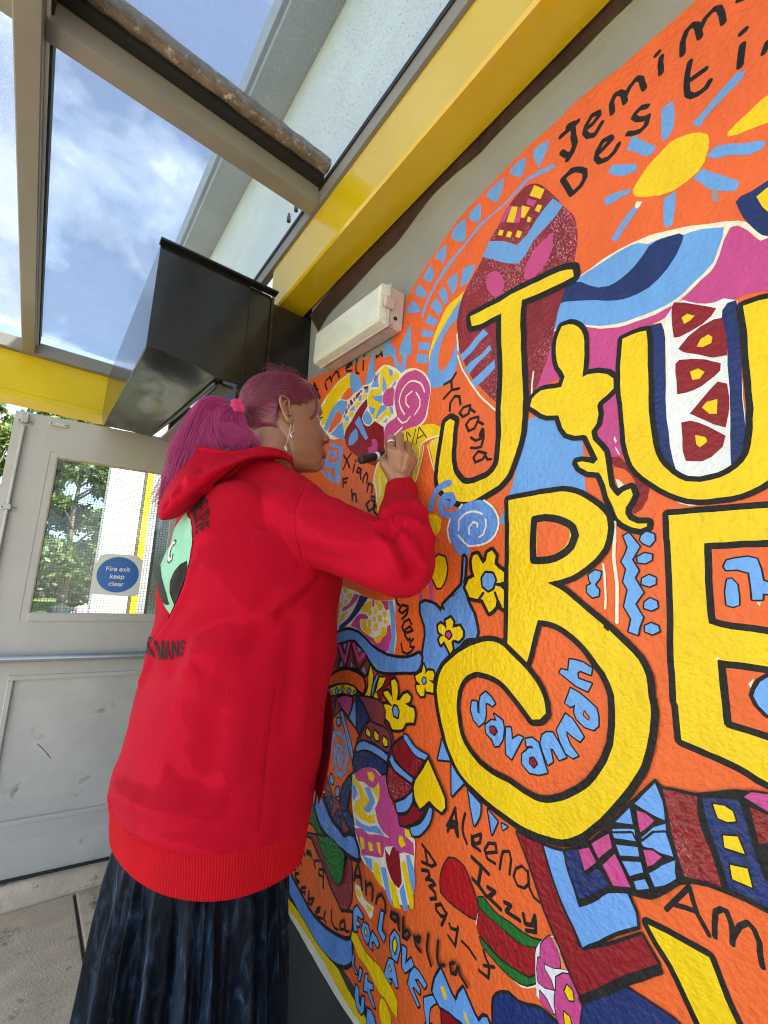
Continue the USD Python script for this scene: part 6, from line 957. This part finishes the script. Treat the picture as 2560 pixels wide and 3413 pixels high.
for k in ('M2', 'M3', 'M4', 'M5'):
    a, b = H['PC'], H[k]; t = np.clip(((v - a) @ (b - a)) / ((b - a) @ (b - a)), 0, 1); d = np.linalg.norm(v - (a + t[:, None] * (b - a)), axis=1)
    out_ = -FWD; v += out_ * (.0016 * np.exp(-(np.abs((v - (a + t[:, None] * (b - a))) @ np.cross(out_, (b - a) / np.linalg.norm(b - a))) / .0035) ** 2) * ((v - a) @ out_ > 0) * (t > .25))[:, None]
hand.vertices = v
bm = man(head) + ear(-1) + ear(1) + neck + torso_core + arm
bt = fine(bm, .0055, 9)
body_mesh = (man(bt) + man(hand) + man(fing)).to_mesh(); body_mesh = trimesh.Trimesh(np.array(body_mesh.vert_properties[:, :3]), np.array(body_mesh.tri_verts))
obj('body', body_mesh, 'skin', person, smooth=True)
def head_part(name, m, material, sm=True):
    m = m.copy() if isinstance(m, trimesh.Trimesh) else fine(m, .003, 2); m.vertices = hw(m.vertices); return obj(name, m, material, person, smooth=sm)
for sd in (-1, 1):
    e = trimesh.creation.icosphere(3, .0118).apply_translation((.0725, sd * .0325, .0135)); head_part('eye', e, 'eye_white')
    head_part('iris', trimesh.creation.icosphere(3, .0062).apply_transform(np.diag([.35, 1, 1, 1])).apply_translation((.0835, sd * .0325, .0125)), 'eye_dark')
    lid = [(.0815 - .0007 * abs(k), sd * (.0325 + k * .0032), .0200 - .0006 * k * k) for k in (-4, -3, -2, -1, 0, 1, 2, 3, 4)]; head_part('eyelid', tube([(x - .0016 * (abs(i - 4) > 2), y, z) for i, (x, y, z) in enumerate(lid)], .0026, 8), 'skin')
    head_part('eyelashes', cat(*[tube([(.0835 - .0006 * abs(k), sd * (.0325 + k * .0028), .0185 - .0005 * k * k), (.0925 - .0008 * abs(k), sd * (.0325 + k * .0040), .0195 - .0004 * k * k)], [.0006, .0002], 4) for k in np.linspace(-4, 4.6, 13)]), 'eye_dark')
    head_part('eyebrow', cat(*[tube([(.0965 - .0005 * (k + 1) ** 2, sd * (.016 + k * .0060), .0400 + .0012 * k - .0003 * k * k), (.0945 - .0005 * (k + 2) ** 2, sd * (.0195 + k * .0060), .0435 + .0012 * k - .0003 * k * k)], .0007, 4) for k in np.linspace(0, 5, 22)]), 'eye_dark')
    head_part('nostril', trimesh.creation.icosphere(2, 1).apply_transform(np.diag([.0052, .0026, .0034, 1])).apply_translation((.1085, sd * .0102, -.0375)), 'nostril_dark')
head_part('lips', chain([((.0935, -.020, -.0735), .0020, (.1020, -.006, -.0685), .0042), ((.1020, -.006, -.0685), .0042, (.1020, .006, -.0685), .0042), ((.1020, .006, -.0685), .0042, (.0945, .020, -.0735), .0022),
    ((.0945, -.019, -.0745), .0022, (.1015, -.006, -.0795), .0054), ((.1015, -.006, -.0795), .0054, (.1015, .006, -.0795), .0054), ((.1015, .006, -.0795), .0054, (.0945, .019, -.0745), .0022)], 16), 'skin_lip')

# --- hair drawn back to a ponytail
def cap_sel(P):  # signed: positive where hair grows
    x, y, z = P.T
    line = np.interp(x, [-.12, -.062, -.044, -.033, -.007, .015, .042, .060, .075, .092], [-.080, -.070, -.040, .022, .022, .027, .046, .060, .072, .088]) + .010 * (meshkit.noise(np.asarray(P) * 90, 3) - .5)
    return z - line
hv = head.vertices; loc = (hv - HP) / HS @ HM; keep = cap_sel(loc) > .014
capf = head.faces[keep[head.faces].all(1)]; nrm = head.vertex_normals; lift = .0015 + .0055 * np.clip((cap_sel(loc) - .014) / .03, 0, 1)
capm = trimesh.Trimesh(hv + nrm * lift[:, None], capf, process=False); capm.remove_unreferenced_vertices()
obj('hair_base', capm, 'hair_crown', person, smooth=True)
from scipy.spatial import cKDTree
ctr = np.array([0., 0, .02]); dl = loc - ctr; rl = np.linalg.norm(dl, axis=1); KD = cKDTree(dl / rl[:, None])
def surf(D):
    d, i = KD.query(D, 6); return (rl[i] / np.maximum(d, 1e-3)).sum(1) / (1 / np.maximum(d, 1e-3)).sum(1)
TIE = np.array(SCRUNCHIE[0]); tl = (TIE - HP) / HS @ HM - ctr; tl /= np.linalg.norm(tl)
r_ = np.random.default_rng(3); roots = loc[(cap_sel(loc) > 0) & (loc[:, 1] < .05)]; roots = roots[r_.integers(len(roots), size=5200)] + r_.normal(0, .0025, (5200, 3))
edge = loc[(np.abs(cap_sel(loc)) < .006)]; edge = edge[r_.integers(len(edge), size=1500)] + r_.normal(0, .0025, (1500, 3))
cr, rt = [], []
def scalp(root, up):
    d0 = root - ctr; d0 /= np.linalg.norm(d0); om = math.acos(np.clip(d0 @ tl, -1, 1)); T_ = np.linspace(0, 1, 12)
    D = (np.sin((1 - T_) * om)[:, None] * d0 + np.sin(T_ * om)[:, None] * tl) / max(math.sin(om), 1e-3); D /= np.linalg.norm(D, axis=1)[:, None]
    sag = .010 * np.sin(T_ * np.pi) * (om > .6); R = surf(D) + .0012 + up * np.clip(T_ * 3, 0, 1) ; P = ctr + D * R[:, None]; P[:, 2] += sag * (d0[2] < .5) * .6
    wob = .0016 * np.sin(T_ * (9 + 4 * r_.random()) + 6 * r_.random()); P[:, 1] += wob; P[:, 2] += wob * .7; return hw(P)
for p in roots: cr.append(scalp(p, .0045 + .0050 * r_.random()))
for i, p in enumerate(edge):
    q_ = scalp(p, .002 + .003 * r_.random()); rt.append(q_[:5])
    if i % 2: cr.append(scalp(p, .003 + .004 * r_.random()))
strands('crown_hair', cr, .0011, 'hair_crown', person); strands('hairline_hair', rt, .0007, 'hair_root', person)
tail, under = [], m3.Manifold()
for gi, (g, rad) in enumerate(TAIL_GUIDES):
    S = spline(g, 5); L = len(S)
    T_ = np.gradient(S, axis=0); T_ /= np.linalg.norm(T_, axis=1)[:, None]
    for a, b in zip(g[:-1], g[1:]):
        if gi not in (0,) or a[0] > .235: under += chain([(a, rad * .55, b, rad * .55)], 10)
    for k in range(330):
        a = r_.uniform(0, 2 * np.pi); q = math.sqrt(r_.random()) * rad * 1.25; prof = np.clip(np.linspace(.12, 3.2, L), 0, 1) * np.where(np.linspace(0, 1, L) > .75, 1 - (np.linspace(0, 1, L) - .75) * (2.2 if gi in (0, 1) else .6), 1)
        u = np.cross(T_, [0, 1, 0]); u /= np.linalg.norm(u, axis=1)[:, None]; w_ = np.cross(T_, u)
        tw = a + np.linspace(0, r_.normal(0, .9), L); off = (np.cos(tw)[:, None] * u + np.sin(tw)[:, None] * w_) * (q * prof)[:, None]
        wv = .0055 * np.sin(np.linspace(0, 1, L) * r_.uniform(6, 16) + r_.uniform(0, 6)) * np.linspace(.1, 1, L)
        c = S + off + u * wv[:, None]; m_ = int(L * r_.uniform(.72, 1)); tail.append(c[:max(m_, 6)])
    for k in range(26):  # loose hairs
        q = r_.normal(0, 1, 3) * np.array([.020, .012, .016]); tail.append(S[:int(L * r_.uniform(.5, 1))] + q * np.linspace(0, 1.6, L)[:int(1e9)][:, None][:len(S[:int(L)])][: len(S)][:1] * 0 + q * 0 if False else (S + q * (np.linspace(0, 1, L) ** 1.3)[:, None] * 1.5)[: max(6, int(L * r_.uniform(.55, 1)))])
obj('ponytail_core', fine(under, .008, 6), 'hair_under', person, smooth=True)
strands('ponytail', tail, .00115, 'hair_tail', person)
fr = spline(FRINGE, 6); strands('loose_lock', [fr + r_.normal(0, .0022, 3) * np.linspace(.3, 1, len(fr))[:, None] for _ in range(36)], .0008, 'hair_crown', person)
fz = []
for k in range(130):
    x0 = r_.uniform(-.045, .070); p = np.array([x0, r_.uniform(-.035, .03), 0]); d = np.array([x0, p[1], .12]) ; d /= np.linalg.norm(d); st = ctr + d * (surf(d[None])[0] + .006); tt = np.linspace(0, 1, 14)
    ph, am = r_.uniform(0, 6, 2), r_.uniform(.003, .008); h_ = r_.uniform(.008, .034)
    fz.append(hw(st + np.stack([-.03 * tt * r_.random() + am * np.sin(tt * 11 + ph[0]), am * np.cos(tt * 9 + ph[1]), h_ * np.sin(tt * 2.4)], 1)))
strands('frizz', fz, .0005, 'hair_crown', person)
sc = []
for k in range(7):
    a = k / 7 * 2 * np.pi; ax = hw(ctr + tl * .14) - hw(ctr); ax /= np.linalg.norm(ax); u = np.cross(ax, [0, 1, 0]); u /= np.linalg.norm(u); w_ = np.cross(ax, u)
    b = TIE + (math.cos(a) * u + math.sin(a) * w_) * .0135; sc.append(((b - ax * .008 + u * .002 * (-1) ** k), .0075 + .002 * (k % 3 == 0), (b + ax * .010 - w_ * .003 * (-1) ** k), .0085 - .002 * (k % 2)))
scm = fine(chain(sc, 14), .003, 2); vn = scm.vertex_normals; scm.vertices += vn * (.0022 * (meshkit.fbm(scm.vertices * 130, 2, 4) - .5))[:, None] * 2
obj('scrunchie', scm, 'scrunchie_pink', person, smooth=True)

# --- earrings and ring
lobe = hw((-.015, -.0765, -.034)); ea = obj('earring', tube([lobe, lobe + [-.004, -.004, -.030], lobe + [-.0105, -.006, -.060]], .0007, 6), 'silver', person, smooth=True)
star = [];
for k in range(5):
    a = k * 2 * np.pi / 5 + .3; star.append(trimesh.convex.convex_hull(np.array([(0, -.0012, 0), (0, .0012, 0), (math.cos(a) * .0085, 0, math.sin(a) * .0085), (math.cos(a + .5) * .003, 0, math.sin(a + .5) * .003), (math.cos(a - .5) * .003, 0, math.sin(a - .5) * .003)])))
obj('star', cat(*star).apply_translation(lobe + [-.012, -.007, -.068]), 'silver', ea)
l2 = hw((-.0085, -.0745, -.030)); e2 = obj('earring', tube([l2, l2 + [.0, -.004, -.026]], .0006, 6), 'gold_pin', person, smooth=True)
ang = np.linspace(.7, 5.5, 22); mo = np.stack([-.0010 + .0085 * np.cos(ang), 0 * ang, .0085 * np.sin(ang)], 1); obj('moon', tube(mo + l2 + [.0035, -.005, -.035], .0004 + .0014 * np.sin(np.linspace(0, np.pi, 22)), 8), 'silver', e2, smooth=True)
rc = H['M2'] + (H['P2'] - H['M2']) * .62; rax = H['P2'] - H['M2']; rax /= np.linalg.norm(rax); u = np.cross(rax, [0, 0, 1]); u /= np.linalg.norm(u); w_ = np.cross(rax, u); a = np.linspace(0, 2 * np.pi, 32)
prf = [(.0098, -.0035), (.0108, -.0030), (.0110, 0), (.0108, .0030), (.0098, .0035)]
obj('finger_ring', loft([rc + rax * h + (np.cos(a)[:-1, None] * u + np.sin(a)[:-1, None] * w_) * r for r, h in prf], False), 'silver', person, smooth=True)
pen_a, pen_b = np.array([.6475, .7843, 1.566]), np.array([.521, .767, 1.508]); px_ = pen_b - pen_a; PL = np.linalg.norm(px_); px_ /= PL
pen = thing('marker_pen', 'black marker pen held between the fingers of the writing hand', 'pen')
pp = lambda s: pen_a + px_ * s
obj('barrel', tube([pp(.022), pp(.030), pp(.031), pp(.095), pp(.0952)], [.0045, .0065, .0088, .0090, .0080], 20), 'black_matt', pen, smooth=30)
obj('end_cap', tube([pp(.0955), pp(.097), pp(.132), pp(.139), pp(PL)], [.0085, .0098, .0098, .0088, .0050], 20), 'black_matt', pen, smooth=30)
obj('tip', tube([pp(.0), pp(.006), pp(.022)], [.0012, .0025, .0044], 12), 'gasket', pen, smooth=30)
obj('band', tube([pp(.083), pp(.0832), pp(.0925), pp(.0927)], [.0088, .0093, .0093, .0088], 20), 'sign_white', pen, smooth=30)

# --- hoodie
PSI = math.radians(8)
TORSO = np.array([  # z, cx, cy, half depth, half width
    (.795, .3385, .990, .1500, .2300), (.83, .3402, .990, .1657, .236), (.87, .3460, .990, .1683, .236), (.90, .3526, .990, .1654, .234), (.95, .3581, .990, .1653, .230), (1.0, .3635, .990, .1676, .226), (1.05, .3719, .990, .1688, .222), (1.1, .3801, .990, .1707, .218),
    (1.15, .3847, .990, .1749, .216), (1.2, .3851, .985, .1748, .215), (1.25, .3855, .980, .1747, .212), (1.30, .3870, .980, .168, .205), (1.34, .388, .982, .155, .195)])
def ring_pts(z, grow=0., n=96, p=2.3):
    cx, cy, a, b = (np.interp(z, TORSO[:, 0], TORSO[:, k]) for k in (1, 2, 3, 4)); a += grow; b += grow
    t = np.linspace(0, 2 * np.pi, n, endpoint=False); c, s = np.cos(t), np.sin(t); X = a * np.sign(c) * np.abs(c) ** (2 / p); Y_ = b * np.sign(s) * np.abs(s) ** (2 / p)
    return np.stack([cx + X * math.cos(PSI) - Y_ * math.sin(PSI), cy + X * math.sin(PSI) + Y_ * math.cos(PSI), np.full(n, z)], 1)
tz = np.linspace(.795, 1.34, 46)
tor = man(loft([ring_pts(z) for z in tz]))
SH, SHL = np.array([.412, .838, 1.372]), np.array([.372, 1.150, 1.365])
sp = lambda c, r: m3.Manifold.sphere(r, 36).translate([float(x) for x in c])
upper = m3.Manifold.batch_hull([sp(SH, .083), sp((.386, .975, 1.448), .084), sp((.36, .95, 1.30), .10), sp((.41, .96, 1.30), .10)]) + m3.Manifold.batch_hull([sp(SHL, .083), sp((.386, .985, 1.448), .084), sp((.36, 1.03, 1.30), .10), sp((.40, 1.02, 1.30), .10)])
upper += m3.Manifold.batch_hull([sp((.352, .93, 1.335), .125), sp((.352, 1.05, 1.335), .125), sp((.375, .99, 1.20), .15), sp((.388, .985, 1.425), .078)])
upper += m3.Manifold.batch_hull([sp(SH + [0, 0, -.01], .080), sp((.375, .93, 1.22), .115)]) + m3.Manifold.batch_hull([sp(SHL, .080), sp((.375, 1.05, 1.22), .115)])
ELc = np.array([.507, .607, 1.272]); WRd = (ELc - np.array(HAND['WR'])) / np.linalg.norm(ELc - np.array(HAND['WR'])); WRc = np.array(HAND['WR']) + WRd * .092
sl = chain([(tuple(SH), .078, tuple(.5 * (SH + ELc)), .068), (tuple(.5 * (SH + ELc)), .068, tuple(ELc), .059), (tuple(ELc), .059, tuple(.5 * (ELc + WRc) + [-.006, -.012, 0]), .055), (tuple(.5 * (ELc + WRc) + [-.006, -.012, 0]), .055, tuple(WRc), .044)], 40)
EL2 = np.array([.40, 1.215, 1.10]); sl2 = chain([(tuple(SHL), .078, tuple(EL2), .062), (tuple(EL2), .060, (.515, 1.15, .985), .044)], 32)
hood_ = fine(tor + upper + sl + sl2, .0075, 26)
V = hood_.vertices.copy(); Nn = np.array(hood_.vertex_normals)
from scipy import sparse
_e = hood_.edges_unique; _A = sparse.coo_matrix((np.ones(2 * len(_e)), (np.r_[_e[:, 0], _e[:, 1]], np.r_[_e[:, 1], _e[:, 0]])), shape=(len(V), len(V))).tocsr()
for _ in range(4):
    Nn = Nn + _A @ Nn; Nn /= np.linalg.norm(Nn, axis=1)[:, None]
def seg_dist(V, P):
    P = np.asarray(P, float); best = np.full(len(V), 9.)
    for a, b in zip(P[:-1], P[1:]):
        t = np.clip(((V - a) @ (b - a)) / max((b - a) @ (b - a), 1e-12), 0, 1); best = np.minimum(best, np.linalg.norm(V - (a + t[:, None] * (b - a)), axis=1))
    return best
disp = np.zeros(len(V))
for amp, w, line in CREASES: disp += amp * np.exp(-(seg_dist(V, spline(line, 4)) / w) ** 2)
disp += .0055 * np.sin(18 * (V @ [1.2, .3, 2.0]) + 5 * meshkit.fbm(V * 5, 2, 31)) * np.clip(meshkit.noise(V * 6, 3) - .35, 0, 1) * 2
disp += .0045 * (meshkit.fbm(V * [7, 7, 4.5], 3, 2) - .5) + .0018 * (meshkit.fbm(V * 38, 2, 9) - .5) + .0045 * (meshkit.fbm(np.stack([np.arctan2(V[:, 1] - .99, V[:, 0] - .35) * 9, V[:, 2] * 4, 0 * V[:, 0]], 1), 2, 14) - .5) * np.exp(-((V[:, 2] - .845) / .05) ** 2)
V += Nn * disp[:, None]
V[:, 2] = np.maximum(V[:, 2], .79); hood_.vertices = V; trimesh.smoothing.filter_taubin(hood_, iterations=3)
sk = obj('hoodie', hood_, 'red_fleece', person, smooth=True)
from scipy.spatial import cKDTree as KDT_
_kd = KDT_(hood_.vertices); _nv = np.array(hood_.vertex_normals)
for _i in SEAMS:
    q_ = spline(CREASES[_i][2], 10); d_, k_ = _kd.query(q_, 5); q_ = hood_.vertices[k_].mean(1) + _nv[k_].mean(1) * .0004
    for _ in range(3): q_[1:-1] = .5 * q_[1:-1] + .25 * (q_[:-2] + q_[2:])
    obj('seam', tube(q_, .0007, 6), 'red_seam', sk, smooth=True)
# ribbed hem and cuff: real ribs
def rib_band(z0, z1, nrib, rows, amp, prof):
    n = nrib * 4; rings = []
    for q in np.linspace(0, 1, rows):
        P = ring_pts(z0 + (z1 - z0) * q, prof(q), n); c = P.mean(0); d = P - c; d[:, 2] = 0; d /= np.linalg.norm(d, axis=1)[:, None]
        rings.append(P + d * (amp * np.cos(np.arange(n) * np.pi / 2))[:, None])
    return rings
r0 = rib_band(.756, .826, 230, 10, .0007, lambda q: .000 + .004 * math.sin(q * 3.1) - .006 * (q > .93)); inner = [r - (r - r.mean(0)) * .03 for r in r0[::-1]]
obj('hem_band', loft(r0 + inner, False), 'red_rib', sk, smooth=True)
A, B = np.array(HAND['WR']) + WRd * .002, np.array(HAND['WR']) + WRd * .042; ax = (A - B); ax /= np.linalg.norm(ax); u = np.cross(ax, [0, 0, 1.]); u /= np.linalg.norm(u); w_ = np.cross(ax, u); n = 62 * 4; a = np.arange(n) / n * 2 * np.pi; rings = []
for q, r in zip(np.linspace(-.030, .040, 9), (.037, .0375, .0372, .0368, .0365, .036, .0355, .035, .0325)):
    rings.append(B + ax * q + (np.cos(a)[:, None] * u + np.sin(a)[:, None] * w_) * (r + .0006 * np.cos(np.arange(n) * np.pi / 2))[:, None])
obj('cuff', loft(rings + [rings[-1] - (rings[-1] - rings[-1].mean(0)) * .12, rings[0] - (rings[0] - rings[0].mean(0)) * .12], False), 'red_rib', sk, smooth=True)
# hood lying on the back: outer cloth between the neck seam and the rim, with the other side mirrored
rim, mid, seam = (spline(x, 5) for x in (HOOD_RIM, HOOD_MID, HOOD_SEAM))
nrm_l = np.array([-math.sin(PSI), math.cos(PSI), 0]); cpt = np.array([.385, 1.0, 0])
def mirror(P): return P - 2 * ((P - cpt) @ nrm_l)[:, None] * nrm_l
def row(P): return np.vstack([P, mirror(P[::-1])])
rows = []
for t in np.linspace(0, 1, 16):
    q = (1 - t) ** 2 * rim + 2 * t * (1 - t) * (2 * mid - .5 * rim - .5 * seam) + t * t * seam; rows.append(q)
rows = [row(q) for q in rows]; m_ = len(rows[0])
inn = [row(rim + [(0.012), .012, -.002]), row(rim * .5 + seam * .5 + [.022, .03, .0]), row(seam + [.03, .05, .01])]
allr = inn[::-1] + [row(rim + [.003, .004, .004])] + rows
Vh = np.vstack(allr); Fh = []
for i in range(len(allr) - 1):
    for k in range(m_ - 1):
        a_, b_ = i * m_ + k, i * m_ + k + 1; Fh += [(a_, b_, b_ + m_), (a_, b_ + m_, a_ + m_)]
hd = trimesh.Trimesh(Vh, Fh, process=False); hd = hd.subdivide(); hd.merge_vertices()
trimesh.smoothing.filter_taubin(hd, iterations=4)
vn = np.array(hd.vertex_normals); Vh = hd.vertices.copy(); dd = np.zeros(len(Vh))
for amp, w, line in HOOD_CREASES: dd += amp * np.exp(-(seg_dist(Vh, spline(line, 4)) / w) ** 2)
sgn = np.sign(((Vh - [.385, 1.0, 1.44]) * vn).sum(1)); Vh += vn * (sgn * (dd + .004 * (meshkit.fbm(Vh * 22, 3, 6) - .5)))[:, None]; hd.vertices = Vh
obj('hood', hd, 'red_fleece', sk, smooth=True)
rimtube = row(spline(HOOD_RIM, 4)); obj('hood_rim', tube(rimtube, .0052 + .0012 * meshkit.noise(rimtube * 60), 8), 'red_fleece', sk, smooth=True)
# print on the back, laid on the cloth
ang = np.arctan2((hood_.vertices[:, 1] - .99), (hood_.vertices[:, 0] - .375)); back = (np.abs(ang) > 1.2) & (hood_.vertices[:, 2] < 1.42) & (hood_.vertices[:, 2] > .85)
from scipy.interpolate import LinearNDInterpolator
rr = np.hypot(hood_.vertices[:, 0] - .375, hood_.vertices[:, 1] - .99); an2 = np.where(ang < 0, ang + 2 * np.pi, ang)
keep = back & (rr < .30); RI = LinearNDInterpolator(np.stack([an2[keep] * .2, hood_.vertices[keep, 2]], 1), rr[keep])
def decal(name, polys, material, off, cell=.0045):
    g = unary_union([Polygon(p).buffer(0) for p in polys]); b = g.bounds; vs, fs, k = [], [], 0
    for x in np.arange(b[0], b[2], cell):
        for y in np.arange(b[1], b[3], cell):
            q = g.intersection(sbox(x, y, x + cell, y + cell))
            for s_ in getattr(q, 'geoms', [q]):
                if s_.geom_type == 'Polygon' and s_.area > 1e-9:
                    v_, f_ = trimesh.creation.triangulate_polygon(s_, engine='earcut'); vs.append(v_); fs.append(np.asarray(f_) + k); k += len(v_)
    v_ = np.vstack(vs); r_v = RI(v_); ok = ~np.isnan(r_v); r_v = np.where(ok, r_v, np.nanmean(r_v)) + off; th = v_[:, 0] / .2
    P_ = np.stack([.375 + r_v * np.cos(th), .99 + r_v * np.sin(th), v_[:, 1]], 1)
    for _ in range(2):
        d_, k_ = _kd.query(P_, 4); w_k = 1 / np.maximum(d_, 1e-4); w_k /= w_k.sum(1)[:, None]; N_ = (_nv[k_] * w_k[..., None]).sum(1); N_ /= np.linalg.norm(N_, axis=1)[:, None]; C_ = (hood_.vertices[k_] * w_k[..., None]).sum(1)
        P_ = P_ + N_ * (off - ((P_ - C_) * N_).sum(1))[:, None]
    m = trimesh.Trimesh(P_, np.vstack(fs), process=False); m.merge_vertices(); obj(name, m, material, sk, smooth=True)
for name, material, off, polys in PRINTS: decal(name, polys, material, off)
# front pocket: a patch on the belly with slanted openings
tt = np.linspace(-1.05, 1.05, 60); rows = []
for q in np.linspace(0, 1, 14):
    z = .835 + .185 * q; half = 1.05 - .42 * max(0, (q - .35) / .65); P = ring_pts(z, .0085 + .010 * math.sin(q * np.pi) ** .5, 720); an = np.linspace(-half, half, 60); idx = np.round((an / (2 * np.pi) * 720)).astype(int) % 720; rows.append(P[idx])
Vp = np.vstack(rows); Fp = [(i * 60 + k, i * 60 + k + 1, i * 60 + 60 + k + 1) for i in range(13) for k in range(59)] + [(i * 60 + k, i * 60 + 60 + k + 1, i * 60 + 60 + k) for i in range(13) for k in range(59)]
obj('pocket', trimesh.Trimesh(Vp, Fp, process=False), 'red_fleece', sk, smooth=True)

# --- long velvet skirt in deep pleats
SK = np.array([(.80, .332, .1250, .205), (.74, .326, .1290, .214), (.62, .317, .1270, .245), (.5, .312, .1300, .262), (.3, .31, .142, .28), (.03, .31, .165, .30)])
n = 900; t = np.linspace(0, 2 * np.pi, n, endpoint=False); rings = []
rs_ = np.random.default_rng(19); ws_ = np.repeat(rs_.uniform(.45, 1.9, 60) ** 1.3, 15); PH0 = np.cumsum(1 / ws_); PH0 *= 2 * np.pi * 23 / PH0[-1]; AMP0 = np.convolve(np.tile(np.repeat(rs_.uniform(.45, 1.35, 60), 15), 3), np.ones(31) / 31, 'same')[n:2 * n]
for z in np.linspace(.80, .03, 110):
    cx, a_, b_ = (np.interp(z, SK[::-1, 0], SK[::-1, k]) for k in (1, 2, 3)); c, s = np.cos(t), np.sin(t); X = a_ * np.sign(c) * np.abs(c) ** (2 / 2.2); Y_ = b_ * np.sign(s) * np.abs(s) ** (2 / 2.2)
    ph = PH0 + .5 * np.sin(t * 3 + z * 2.0) + .35 * (meshkit.fbm(np.stack([np.cos(t) * 6, np.sin(t) * 6, np.full(n, z * 2.2)], 1), 3, 12) - .5)
    grow = .003 + .021 * min(1, max(0, .775 - z) / .13) + .020 * max(0, .7 - z)
    d = grow * AMP0 * (np.cos(ph) * .75 + .35 * np.cos(2 * ph + 1.0) - .55) + .0035 * (meshkit.fbm(np.stack([np.cos(t) * 16, np.sin(t) * 16, np.full(n, z * 9)], 1), 3, 8) - .5)
    k = 1 + d / np.hypot(X, Y_); X, Y_ = X * k, Y_ * k
    rings.append(np.stack([cx + X * math.cos(PSI) - Y_ * math.sin(PSI), .99 + X * math.sin(PSI) + Y_ * math.cos(PSI), np.full(n, z)], 1))
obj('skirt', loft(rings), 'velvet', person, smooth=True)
for x, y in ((.375, .90), (.39, 1.08)): obj('shoe', fine(chain([((x - .07, y, .045), .036, (x + .10, y, .036), .032)]), .012, 3), 'black_matt', person, smooth=True)
